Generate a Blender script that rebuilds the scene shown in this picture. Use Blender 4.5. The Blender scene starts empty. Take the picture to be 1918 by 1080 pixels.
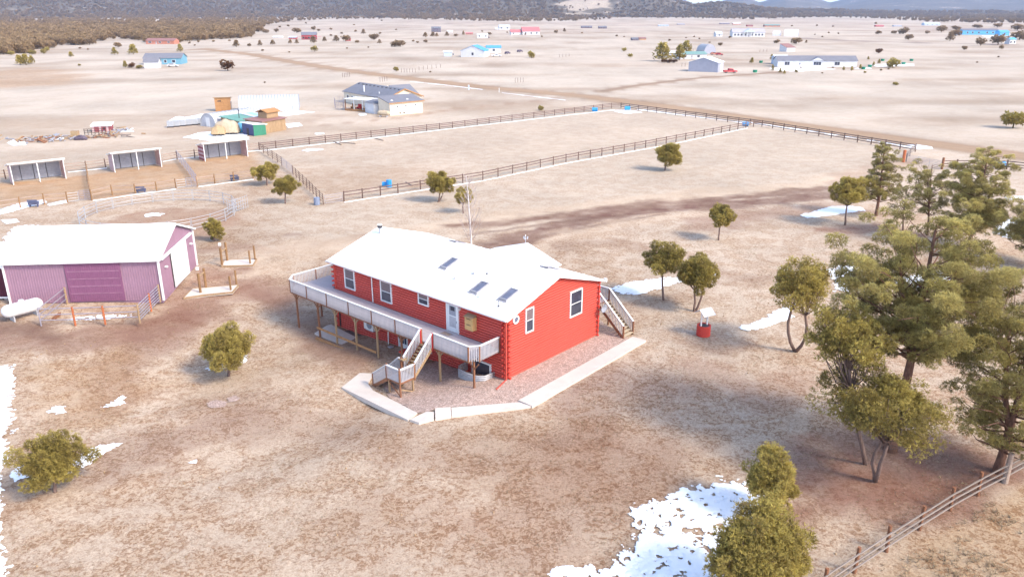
import bpy, math, random
import numpy as np
from mathutils import Vector, Matrix, noise as mnoise
R = math.radians
scene = bpy.context.scene
C = scene.collection

# ------------------------------------------------------------ camera
CAM_H, FPX, HOR = 26.0, 1470.0, 17.0            # metres up; focal length and horizon row of the 1918 px wide view
PITCH = math.atan((540 - HOR) / FPX)
cam = bpy.data.objects.new('camera', bpy.data.cameras.new('camera'))
C.objects.link(cam)
cam.location = (0, 0, CAM_H)
cam.rotation_euler = (math.pi / 2 - PITCH, 0, 0)
cam.data.sensor_width = 36
cam.data.lens = FPX / 1918 * 36
cam.data.clip_start = 0.5
cam.data.clip_end = 40000
scene.camera = cam

# ------------------------------------------------------------ sky, sun, exposure
SUN_EL, SUN_AZ = R(41), math.atan2(0.83, -0.55)   # azimuth measured from +Y towards +X
world = bpy.data.worlds.new('World')
scene.world = world
world.use_nodes = True
wn = world.node_tree
sky = wn.nodes.new('ShaderNodeTexSky')
sky.sky_type = 'NISHITA'
sky.sun_disc = False
sky.sun_elevation = SUN_EL
sky.sun_rotation = SUN_AZ
sky.altitude = 2400
sky.dust_density = 6.0
sky.air_density = 0.7
sky.ozone_density = 0.3
wn.links.new(sky.outputs[0], wn.nodes['Background'].inputs[0])
wn.nodes['Background'].inputs[1].default_value = 0.15
sl = bpy.data.lights.new('sun', 'SUN')
sl.energy = 0.9
sl.angle = R(12)
sl.color = (1.0, 0.94, 0.86)
sun = bpy.data.objects.new('sun', sl)
C.objects.link(sun)
sd = Vector((math.sin(SUN_AZ) * math.cos(SUN_EL), math.cos(SUN_AZ) * math.cos(SUN_EL), math.sin(SUN_EL)))
sun.rotation_euler = sd.to_track_quat('Z', 'Y').to_euler()
sun.location = sd * 100
vs = scene.view_settings
vs.view_transform = 'Standard'
vs.look = 'None'
vs.exposure = 2.25
vs.use_white_balance = True
vs.white_balance_temperature = 7350
vs.white_balance_tint = 7
vs.gamma = 1
vs.use_curve_mapping = False

# ------------------------------------------------------------ terrain height and ground points
HA = 2.413
HO = (-0.42, 52.82)
HU = (math.cos(HA), math.sin(HA))
HV = (math.sin(HA), -math.cos(HA))
def sst(t):
    t = np.clip(t, 0, 1)
    return t * t * (3 - 2 * t)
def gz(x, y):
    """ground height: a low walk-out side left of the red house"""
    dx, dy = x - HO[0], y - HO[1]
    u = dx * HU[0] + dy * HU[1]
    v = dx * HV[0] + dy * HV[1]
    f = sst((31 - np.hypot(u - 12.5, (v + 3) * 1.15)) / 19)
    return (-0.8 * sst((u + .5) / 6.5) - 0.45 * sst((u - 12) / 7.0)) * f
CP, SP = math.cos(PITCH), math.sin(PITCH)
def G(px, py, z=None):
    """the ground point (or point at height z) seen at a pixel of the 1918x1080 photograph"""
    a, b = (px - 959) / FPX, (540 - py) / FPX
    d = (a, CP + b * SP, -SP + b * CP)
    zz = z if z is not None else 0.0
    for _ in range(1 if z is not None else 8):
        t = (zz - CAM_H) / d[2]
        x, y = d[0] * t, d[1] * t
        if z is None: zz = float(gz(x, y))
    return Vector((x, y, zz))
def mpp(py):
    """metres per photograph pixel across, for a thing standing at row py"""
    p = G(959, py)
    return (p.y * CP + (CAM_H - p.z) * SP) / FPX
def hpx(py, n):
    """height in metres of a thing n px tall whose foot is at row py"""
    p = G(959, py)
    lo, hi = 0.0, 80.0
    for _ in range(40):
        m = (lo + hi) / 2
        z = p.z + m - CAM_H
        d = p.y * CP - z * SP
        r = 540 - (p.y * SP + z * CP) / d * FPX
        if r > py - n: lo = m
        else: hi = m
    return lo
# ------------------------------------------------------------ materials
def newmat(name):
    m = bpy.data.materials.new(name)
    m.use_nodes = True
    return m, m.node_tree, m.node_tree.nodes['Principled BSDF']
def lk(nt, a, b): nt.links.new(a, b)
def mat(name, col, rough=0.7, var=0.15, scale=3.0, metal=0.0, bump=0.0, spec=0.3, stretch=None, bscale=None):
    """a colour broken up by two scales of noise, with fine relief"""
    m, nt, b = newmat(name)
    N = nt.nodes
    tc = N.new('ShaderNodeTexCoord')
    src = tc.outputs['Object']
    if stretch:
        mp = N.new('ShaderNodeMapping'); mp.inputs['Scale'].default_value = stretch
        lk(nt, src, mp.inputs[0]); src = mp.outputs[0]
    n1 = N.new('ShaderNodeTexNoise'); n1.inputs['Scale'].default_value = scale; n1.inputs['Detail'].default_value = 6
    n1.inputs['Roughness'].default_value = 0.65
    lk(nt, src, n1.inputs['Vector'])
    oi = N.new('ShaderNodeObjectInfo')
    mr = N.new('ShaderNodeMapRange'); mr.inputs[1].default_value = 0.3; mr.inputs[2].default_value = 0.7
    mr.inputs[3].default_value = 1 - var; mr.inputs[4].default_value = 1 + var
    lk(nt, n1.outputs[0], mr.inputs[0])
    m2 = N.new('ShaderNodeMath'); m2.operation = 'MULTIPLY_ADD'
    m2.inputs[1].default_value = var * 0.5; m2.inputs[2].default_value = 1 - var * 0.25
    lk(nt, oi.outputs['Random'], m2.inputs[0])
    m3 = N.new('ShaderNodeMath'); m3.operation = 'MULTIPLY'
    lk(nt, mr.outputs[0], m3.inputs[0]); lk(nt, m2.outputs[0], m3.inputs[1])
    vm = N.new('ShaderNodeVectorMath'); vm.operation = 'SCALE'
    vm.inputs[0].default_value = col[:3]
    lk(nt, m3.outputs[0], vm.inputs['Scale'])
    lk(nt, vm.outputs[0], b.inputs['Base Color'])
    b.inputs['Roughness'].default_value = rough
    b.inputs['Metallic'].default_value = metal
    b.inputs['Specular IOR Level'].default_value = spec
    if bump:
        n2 = N.new('ShaderNodeTexNoise'); n2.inputs['Scale'].default_value = bscale or scale * 5; n2.inputs['Detail'].default_value = 4
        lk(nt, src, n2.inputs['Vector'])
        bp = N.new('ShaderNodeBump'); bp.inputs['Strength'].default_value = bump; bp.inputs['Distance'].default_value = 0.03
        lk(nt, n2.outputs[0], bp.inputs['Height']); lk(nt, bp.outputs[0], b.inputs['Normal'])
    return m

def ground_material(name, gravel=False):
    """soil colour comes from the mesh attribute; grass thatch, clods and bare flecks from noise"""
    m, nt, b = newmat(name)
    N = nt.nodes
    at = N.new('ShaderNodeAttribute'); at.attribute_name = 'soil'
    geo = N.new('ShaderNodeNewGeometry')
    pos = geo.outputs['Position']
    def noise(scale, detail=8, rough=0.6, dist=0.0, sc=None, lac=2.0):
        n = N.new('ShaderNodeTexNoise')
        n.inputs['Scale'].default_value = scale; n.inputs['Detail'].default_value = detail
        n.inputs['Roughness'].default_value = rough; n.inputs['Distortion'].default_value = dist
        n.inputs['Lacunarity'].default_value = lac
        if sc:
            mp = N.new('ShaderNodeMapping'); mp.inputs['Scale'].default_value = sc
            mp.inputs['Rotation'].default_value = (0, 0, 0.35)
            lk(nt, pos, mp.inputs[0]); lk(nt, mp.outputs[0], n.inputs['Vector'])
        else: lk(nt, pos, n.inputs['Vector'])
        return n.outputs[0]
    def rng(x, a, c, lo, hi, smooth=True):
        r = N.new('ShaderNodeMapRange')
        if smooth: r.interpolation_type = 'SMOOTHSTEP'
        r.inputs[1].default_value = a; r.inputs[2].default_value = c
        r.inputs[3].default_value = lo; r.inputs[4].default_value = hi
        lk(nt, x, r.inputs[0]); return r.outputs[0]
    def mul(x, y):
        r = N.new('ShaderNodeMath'); r.operation = 'MULTIPLY'
        for i, q in enumerate((x, y)):
            if isinstance(q, float): r.inputs[i].default_value = q
            else: lk(nt, q, r.inputs[i])
        return r.outputs[0]
    def mix(f, a, c):
        r = N.new('ShaderNodeMix'); r.data_type = 'RGBA'
        if isinstance(f, float): r.inputs[0].default_value = f
        else: lk(nt, f, r.inputs[0])
        for i, q in ((6, a), (7, c)):
            if isinstance(q, tuple): r.inputs[i].default_value = (*q, 1)
            else: lk(nt, q, r.inputs[i])
        return r.outputs[2]
    def scale(c, f):
        r = N.new('ShaderNodeVectorMath'); r.operation = 'SCALE'
        lk(nt, c, r.inputs[0])
        if isinstance(f, float): r.inputs['Scale'].default_value = f
        else: lk(nt, f, r.inputs['Scale'])
        return r.outputs[0]
    def tint(c, t):
        r = N.new('ShaderNodeVectorMath'); r.operation = 'MULTIPLY'
        lk(nt, c, r.inputs[0]); r.inputs[1].default_value = t
        return r.outputs[0]
    soil = at.outputs['Color']
    gr = at.outputs['Alpha']                        # how grassy
    if gravel:
        vo = N.new('ShaderNodeTexVoronoi'); vo.inputs['Scale'].default_value = 14
        lk(nt, pos, vo.inputs['Vector'])
        col = mix(rng(noise(3, 6), .35, .65, 0, 1), (0.47, 0.335, 0.285), (0.56, 0.42, 0.365))
        hsv = N.new('ShaderNodeSeparateColor'); lk(nt, vo.outputs['Color'], hsv.inputs[0])
        col = scale(col, rng(hsv.outputs[0], 0, 1, .68, 1.22))
        hgt = vo.outputs['Distance']
        col = scale(col, rng(hgt, 0.0, 0.6, 1.1, 0.78))
    else:
        big = noise(0.05, 4, .55)
        mid = noise(0.45, 6, .62, .6)
        fine = noise(3.4, 8, .75, .7)
        grit = noise(13.0, 5, .75)
        streak = noise(0.5, 8, .7, .5, (1, 3.2, 1))
        thatch = noise(6.5, 7, .8, 1.0)
        col = scale(soil, rng(big, .3, .7, .93, 1.06))
        col = mix(mul(rng(mid, .44, .60, 0, .75), gr), col, tint(col, (.90, .83, .76)))
        # broken bare flecks between pale thatch
        fl = mul(rng(fine, .495, .53, 0, 1), rng(mid, .38, .54, .22, 1))
        col = mix(mul(mul(fl, gr), .85), col, tint(col, (.63, .51, .44)))
        fl2 = mul(rng(thatch, .515, .55, 0, 1), rng(streak, .45, .56, .1, 1))
        col = mix(mul(mul(fl2, gr), .7), col, tint(col, (.50, .42, .36)))
        fl3 = mul(rng(noise(9.0, 5, .7, .4), .53, .57, 0, 1), rng(fine, .42, .52, .3, 1))
        col = mix(mul(mul(fl3, gr), .6), col, tint(col, (.66, .56, .50)))
        lt = rng(thatch, .38, .47, 1, 0)
        col = mix(mul(mul(lt, gr), .38), col, tint(col, (1.27, 1.25, 1.2)))
        col = scale(col, rng(grit, .3, .7, .86, 1.14))
        col = scale(col, rng(streak, .35, .65, .95, 1.05))
        hh = N.new('ShaderNodeMath'); hh.operation = 'ADD'
        lk(nt, fine, hh.inputs[0]); lk(nt, mul(thatch, .6), hh.inputs[1])
        hgt = hh.outputs[0]
    lk(nt, col, b.inputs['Base Color'])
    b.inputs['Roughness'].default_value = 0.95
    b.inputs['Specular IOR Level'].default_value = 0.1
    bp = N.new('ShaderNodeBump'); bp.inputs['Strength'].default_value = .5; bp.inputs['Distance'].default_value = .03 if gravel else .10
    lk(nt, hgt, bp.inputs['Height']); lk(nt, bp.outputs[0], b.inputs['Normal'])
    return m
M = {}
M['ground'] = ground_material('ground soil and dry grass')
M['gravel'] = ground_material('pink gravel', True)
M['red'] = mat('red painted logs', (0.55, 0.078, 0.058), .55, .05, .35)
M['redend'] = mat('red painted log ends', (0.56, 0.06, 0.045), .6, .18, 4)
M['chink'] = mat('dark gap between logs', (0.15, 0.011, 0.013), .8, .1, 3)
M['reddark'] = mat('dark red trim', (0.42, 0.03, 0.03), .5, .1, 3)
M['white'] = mat('white paint', (0.68, 0.68, 0.69), .5, .05, 2.5)
M['whitemetal'] = mat('white metal roofing', (0.82, 0.83, 0.84), .4, .03, .8)
M['greyrail'] = mat('weathered white paint', (0.40, 0.39, 0.42), .65, .14, 5)
M['deckfloor'] = mat('grey lavender deck boards', (0.42, 0.38, 0.40), .7, .08, 2)
M['postwood'] = mat('brown stained post', (0.23, 0.10, 0.055), .8, .28, 4, bump=.3, stretch=(4, 4, .6))
M['palewood'] = mat('pale raw wood', (0.33, 0.22, 0.13), .85, .25, 4, bump=.3, stretch=(4, 4, .6))
M['orangewood'] = mat('orange stained board', (0.37, 0.19, 0.085), .8, .22, 3, bump=.2)
M['fencewood'] = mat('grey weathered rail', (0.33, 0.245, 0.20), .9, .28, 3, bump=.3, stretch=(1, 6, 6))
M['railpale'] = mat('silvery pole rail', (0.20, 0.165, 0.15), .85, .22, 3, bump=.3, stretch=(1, 6, 6))
M['darkrail'] = mat('dark weathered rail', (0.15, 0.10, 0.09), .9, .3, 3)
M['brownpost'] = mat('dark brown fence wood', (0.13, 0.08, 0.065), .9, .25, 3)
M['yellowpost'] = mat('treated fence post', (0.24, 0.135, 0.065), .9, .3, 3, stretch=(4, 4, .6))
M['concrete'] = mat('pale concrete', (0.58, 0.51, 0.46), .85, .07, .9, bump=.15, bscale=20)
M['concretedark'] = mat('dark concrete', (0.36, 0.32, 0.30), .9, .08, 2)  # a darker concrete colour, for the blocks under the maroon shed
M['glass'] = mat('window glass', (0.045, 0.05, 0.075), .08, .3, 1.5, spec=.7)
M['curtain'] = mat('curtained glass', (0.16, 0.12, 0.13), .25, .4, 9, spec=.6, stretch=(5, 5, .6))
M['skyglass'] = mat('skylight glass', (0.13, 0.14, 0.20), .12, .25, 2, spec=.8)
M['greymetal'] = mat('grey flashing', (0.30, 0.29, 0.32), .5, .12, 3, metal=.2)
M['darkmetal'] = mat('dark metal', (0.05, 0.045, 0.05), .5, .2, 4, metal=.3)
M['galv'] = mat('galvanised pipe', (0.42, 0.42, 0.45), .5, .12, 5, metal=.3)
M['gatepipe'] = mat('grey purple gate pipe', (0.30, 0.27, 0.31), .5, .18, 4, metal=.2)
M['barn'] = mat('mauve barn steel', (0.295, 0.175, 0.24), .5, .10, .6)
M['barndoor'] = mat('plum sliding door steel', (0.20, 0.078, 0.15), .5, .12, .7)
M['doorstripe'] = mat('faded door stripe', (0.245, 0.112, 0.185), .6, .18, 4)
M['maroon'] = mat('dark maroon steel', (0.075, 0.012, 0.03), .5, .12, 1)
M['rust'] = mat('rusted orange steel', (0.40, 0.12, 0.05), .8, .3, 5)
M['blue'] = mat('blue plastic', (0.02, 0.26, 0.60), .4, .12, 3)
M['tyre'] = mat('black rubber', (0.03, 0.03, 0.035), .8, .15, 5)
M['tan'] = mat('tan canvas cover', (0.38, 0.27, 0.16), .85, .14, 2, bump=.3)
M['tanpale'] = mat('pale tan canvas', (0.44, 0.355, 0.26), .85, .14, 2, bump=.3)
M['shedgrey'] = mat('blue grey sheet metal', (0.27, 0.28, 0.33), .5, .1, 2)
M['pinkwall'] = mat('faded pink sheet metal', (0.50, 0.34, 0.34), .6, .12, 1.5)
M['barked'] = mat('pine bark', (0.20, 0.105, 0.075), .95, .4, 3, bump=.8, stretch=(5, 5, 1.2))
M['barkgrey'] = mat('grey juniper bark', (0.19, 0.125, 0.105), .95, .35, 4, bump=.7, stretch=(5, 5, 1))
M['barkwhite'] = mat('white aspen bark', (0.62, 0.58, 0.57), .8, .15, 4)
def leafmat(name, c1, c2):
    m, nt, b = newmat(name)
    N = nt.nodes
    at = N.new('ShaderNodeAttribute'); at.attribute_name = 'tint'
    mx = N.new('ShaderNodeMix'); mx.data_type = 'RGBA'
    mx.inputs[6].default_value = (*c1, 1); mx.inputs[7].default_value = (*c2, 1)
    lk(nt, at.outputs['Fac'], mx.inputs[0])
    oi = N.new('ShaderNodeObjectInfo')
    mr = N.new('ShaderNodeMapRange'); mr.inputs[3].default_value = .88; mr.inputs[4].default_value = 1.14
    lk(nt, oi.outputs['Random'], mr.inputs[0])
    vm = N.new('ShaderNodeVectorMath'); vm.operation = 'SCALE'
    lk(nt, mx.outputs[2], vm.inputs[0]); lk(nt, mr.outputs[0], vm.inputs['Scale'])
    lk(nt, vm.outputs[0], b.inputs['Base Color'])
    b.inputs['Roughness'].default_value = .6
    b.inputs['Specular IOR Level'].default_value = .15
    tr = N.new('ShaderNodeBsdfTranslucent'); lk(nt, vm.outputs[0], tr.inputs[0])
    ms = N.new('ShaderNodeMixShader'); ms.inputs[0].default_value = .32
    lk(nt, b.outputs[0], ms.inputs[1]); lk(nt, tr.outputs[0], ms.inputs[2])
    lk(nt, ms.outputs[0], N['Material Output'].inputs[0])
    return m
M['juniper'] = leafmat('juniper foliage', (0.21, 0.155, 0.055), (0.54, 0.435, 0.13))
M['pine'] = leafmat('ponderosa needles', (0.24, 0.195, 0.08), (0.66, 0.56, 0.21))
M['rustjuniper'] = leafmat('winter browned juniper', (0.11, 0.05, 0.025), (0.20, 0.10, 0.04))
M['farforest'] = leafmat('distant evergreen foliage', (0.19, 0.13, 0.078), (0.44, 0.30, 0.165))
M['drygrass'] = leafmat('dry grass blades', (0.30, 0.22, 0.15), (0.48, 0.38, 0.26))
M['baretwig'] = mat('bare pale twigs', (0.46, 0.38, 0.36), .9, .2, 3)
def snow_material():
    m, nt, b = newmat('old snow')
    b.inputs['Base Color'].default_value = (.84, .86, .90, 1)
    b.inputs['Roughness'].default_value = .7
    n = nt.nodes.new('ShaderNodeTexNoise'); n.inputs['Scale'].default_value = 3; n.inputs['Detail'].default_value = 6
    geo = nt.nodes.new('ShaderNodeNewGeometry'); lk(nt, geo.outputs['Position'], n.inputs['Vector'])
    bp = nt.nodes.new('ShaderNodeBump'); bp.inputs['Strength'].default_value = .4; bp.inputs['Distance'].default_value = .05
    lk(nt, n.outputs[0], bp.inputs['Height']); lk(nt, bp.outputs[0], b.inputs['Normal'])
    return m
M['snow'] = snow_material()

# ------------------------------------------------------------ object helpers
class MB:
    """collects shapes for one mesh"""
    def __init__(s): s.v, s.f = [], []
    def add(s, vs, fs):
        n = len(s.v); s.v += [tuple(v) for v in vs]; s.f += [tuple(i + n for i in f) for f in fs]; return s
    def box(s, x0, x1, y0, y1, z0, z1):
        return s.add([(x0, y0, z0), (x1, y0, z0), (x1, y1, z0), (x0, y1, z0), (x0, y0, z1), (x1, y0, z1), (x1, y1, z1), (x0, y1, z1)],
                     [(0, 3, 2, 1), (4, 5, 6, 7), (0, 1, 5, 4), (1, 2, 6, 5), (2, 3, 7, 6), (3, 0, 4, 7)])
    def beam(s, a, b, w, h):
        """rectangular bar from a to b; h is measured upwards"""
        a, b = Vector(a), Vector(b); d = (b - a).normalized()
        up = Vector((0, 0, 1)) if abs(d.z) < .95 else Vector((0, 1, 0))
        sx = d.cross(up).normalized() * w / 2; sz = sx.cross(d).normalized() * h / 2
        return s.add([a - sx - sz, a + sx - sz, a + sx + sz, a - sx + sz, b - sx - sz, b + sx - sz, b + sx + sz, b - sx + sz],
                     [(0, 1, 2, 3), (7, 6, 5, 4), (0, 4, 5, 1), (1, 5, 6, 2), (2, 6, 7, 3), (3, 7, 4, 0)])
    def tube(s, pts, rad, n=8, caps=True):
        pts = [Vector(p) for p in pts]
        if not isinstance(rad, (list, tuple)): rad = [rad] * len(pts)
        base = len(s.v)
        for i, p in enumerate(pts):
            d = (pts[min(i + 1, len(pts) - 1)] - pts[max(i - 1, 0)]).normalized()
            up = Vector((0, 0, 1)) if abs(d.z) < .9 else Vector((1, 0, 0))
            a = d.cross(up).normalized(); b = a.cross(d)
            for k in range(n):
                t = 2 * math.pi * k / n
                s.v.append(tuple(p + (a * math.cos(t) + b * math.sin(t)) * rad[i]))
        for i in range(len(pts) - 1):
            for k in range(n):
                q = base + i * n; k2 = (k + 1) % n
                s.f.append((q + k, q + k2, q + n + k2, q + n + k))
        if caps:
            s.f.append(tuple(base + k for k in reversed(range(n))))
            s.f.append(tuple(base + (len(pts) - 1) * n + k for k in range(n)))
        return s
    def prism(s, poly, z0, z1):
        n = len(poly)
        vs = [(p[0], p[1], z0) for p in poly] + [(p[0], p[1], z1) for p in poly]
        return s.add(vs, [tuple(reversed(range(n))), tuple(range(n, 2 * n))] + [(i, (i + 1) % n, n + (i + 1) % n, n + i) for i in range(n)])
    def extrude(s, prof, a0, a1, axis='x'):
        """profile points extruded along an axis; profile is (y,z) for axis x, (x,z) for axis y"""
        n = len(prof)
        if axis == 'x': vs = [(a0, p[0], p[1]) for p in prof] + [(a1, p[0], p[1]) for p in prof]
        else: vs = [(p[0], a0, p[1]) for p in prof] + [(p[0], a1, p[1]) for p in prof]
        return s.add(vs, [tuple(reversed(range(n))), tuple(range(n, 2 * n))] + [(i, (i + 1) % n, n + (i + 1) % n, n + i) for i in range(n)])
    def mesh(s, name, m, smooth=False):
        me = bpy.data.meshes.new(name); me.from_pydata(s.v, [], s.f)
        import bmesh
        bm = bmesh.new(); bm.from_mesh(me); bmesh.ops.recalc_face_normals(bm, faces=bm.faces); bm.to_mesh(me); bm.free()
        me.materials.append(m if not isinstance(m, str) else M[m])
        if smooth: me.shade_smooth()
        return me
    def build(s, name, m, parent=None, smooth=False): return link(name, s.mesh(name, m, smooth), parent)
def link(name, me, parent=None, loc=None, rz=None):
    o = bpy.data.objects.new(name, me); C.objects.link(o)
    if parent is not None: o.parent = parent
    if loc is not None: o.location = loc
    if rz is not None: o.rotation_euler[2] = rz
    return o
def tag(o, label=None, cat=None, group=None, kind=None):
    if label: o['label'] = label
    if cat: o['category'] = cat
    if group: o['group'] = group
    if kind: o['kind'] = kind
    return o
def thing(name, label, cat, loc=(0, 0, 0), rz=0, group=None):
    o = bpy.data.objects.new(name, None); C.objects.link(o)
    o.empty_display_size = .3
    o.location = loc; o.rotation_euler = (0, 0, rz)
    return tag(o, label, cat, group)
def dup(root, label, loc=None, rz=None, sc=None):
    def cp(o, par):
        c = o.copy(); C.objects.link(c)
        if par is not None: c.parent = par
        for ch in o.children: cp(ch, c)
        return c
    r = cp(root, None); r['label'] = label
    if loc is not None: r.location = loc
    if rz is not None: r.rotation_euler[2] = rz
    if sc is not None: r.scale = sc if isinstance(sc, (tuple, list)) else (sc,) * 3
    return r
def npmesh(name, V, F, m, attr=None, smooth=False):
    """fast mesh from numpy arrays; F is an (n,3) or (n,4) index array"""
    me = bpy.data.meshes.new(name)
    me.vertices.add(len(V)); me.vertices.foreach_set('co', np.ascontiguousarray(V, dtype=np.float32).ravel())
    k = F.shape[1]
    me.loops.add(F.size); me.loops.foreach_set('vertex_index', np.ascontiguousarray(F, dtype=np.int32).ravel())
    me.polygons.add(len(F)); me.polygons.foreach_set('loop_start', np.arange(0, F.size, k, dtype=np.int32))
    me.update(calc_edges=True)
    if attr is not None:
        nm, arr = attr
        if arr.ndim == 2:
            a = me.attributes.new(nm, 'FLOAT_COLOR', 'POINT'); a.data.foreach_set('color', np.ascontiguousarray(arr, dtype=np.float32).ravel())
        else:
            a = me.attributes.new(nm, 'FLOAT', 'POINT'); a.data.foreach_set('value', np.ascontiguousarray(arr, dtype=np.float32).ravel())
    me.materials.append(M[m])
    if smooth: me.shade_smooth()
    return me

# ------------------------------------------------------------ noise on arrays
_rs = np.random.RandomState(7)
_perm = _rs.permutation(4096)
_val = _rs.rand(4096)
def vnoise(x, y, seed=0):
    xi, yi = np.floor(x).astype(np.int64), np.floor(y).astype(np.int64)
    fx, fy = x - xi, y - yi
    fx, fy = fx * fx * (3 - 2 * fx), fy * fy * (3 - 2 * fy)
    def h(a, b): return _val[_perm[(_perm[(a + seed * 131) & 4095] + b) & 4095]]
    return (h(xi, yi) * (1 - fx) + h(xi + 1, yi) * fx) * (1 - fy) + (h(xi, yi + 1) * (1 - fx) + h(xi + 1, yi + 1) * fx) * fy
def fbm(x, y, sc, oct=4, seed=0, rough=.55):
    a, t, s = 1.0, 0.0, 0.0
    for i in range(oct):
        t = t + a * (vnoise(x * sc + i * 17.3, y * sc - i * 9.1, seed + i) - .5); s += a
        a *= rough; sc *= 2.03
    return t / s * 2
def sd_poly(x, y, P):
    """signed distance to a polygon, positive inside"""
    d = np.full(x.shape, 1e18); ins = np.zeros(x.shape, bool)
    n = len(P)
    for i in range(n):
        ax, ay = P[i][0], P[i][1]; bx, by = P[(i + 1) % n][0], P[(i + 1) % n][1]
        ex, ey = bx - ax, by - ay
        t = np.clip(((x - ax) * ex + (y - ay) * ey) / (ex * ex + ey * ey + 1e-12), 0, 1)
        d = np.minimum(d, (x - ax - t * ex) ** 2 + (y - ay - t * ey) ** 2)
        c = ((ay > y) != (by > y)) & (x < (bx - ax) * (y - ay) / ((by - ay) if by != ay else 1e-12) + ax)
        ins ^= c
    d = np.sqrt(d)
    return np.where(ins, d, -d)
def sd_line(x, y, P):
    d = np.full(x.shape, 1e18)
    for i in range(len(P) - 1):
        ax, ay = P[i][0], P[i][1]; ex, ey = P[i + 1][0] - ax, P[i + 1][1] - ay
        t = np.clip(((x - ax) * ex + (y - ay) * ey) / (ex * ex + ey * ey + 1e-12), 0, 1)
        d = np.minimum(d, (x - ax - t * ex) ** 2 + (y - ay - t * ey) ** 2)
    return np.sqrt(d)
def Gp(pts): return [tuple(G(a, b)[:2]) for a, b in pts]

# ------------------------------------------------------------ soil colours by region
NEAR, FAR, THATCH = (0.50, 0.392, 0.302), (0.50, 0.425, 0.355), (0.50, 0.41, 0.33)
RED, SAND, PALE, DARK = (0.225, 0.120, 0.088), (0.43, 0.27, 0.155), (0.52, 0.40, 0.30), (0.165, 0.095, 0.072)
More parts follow.
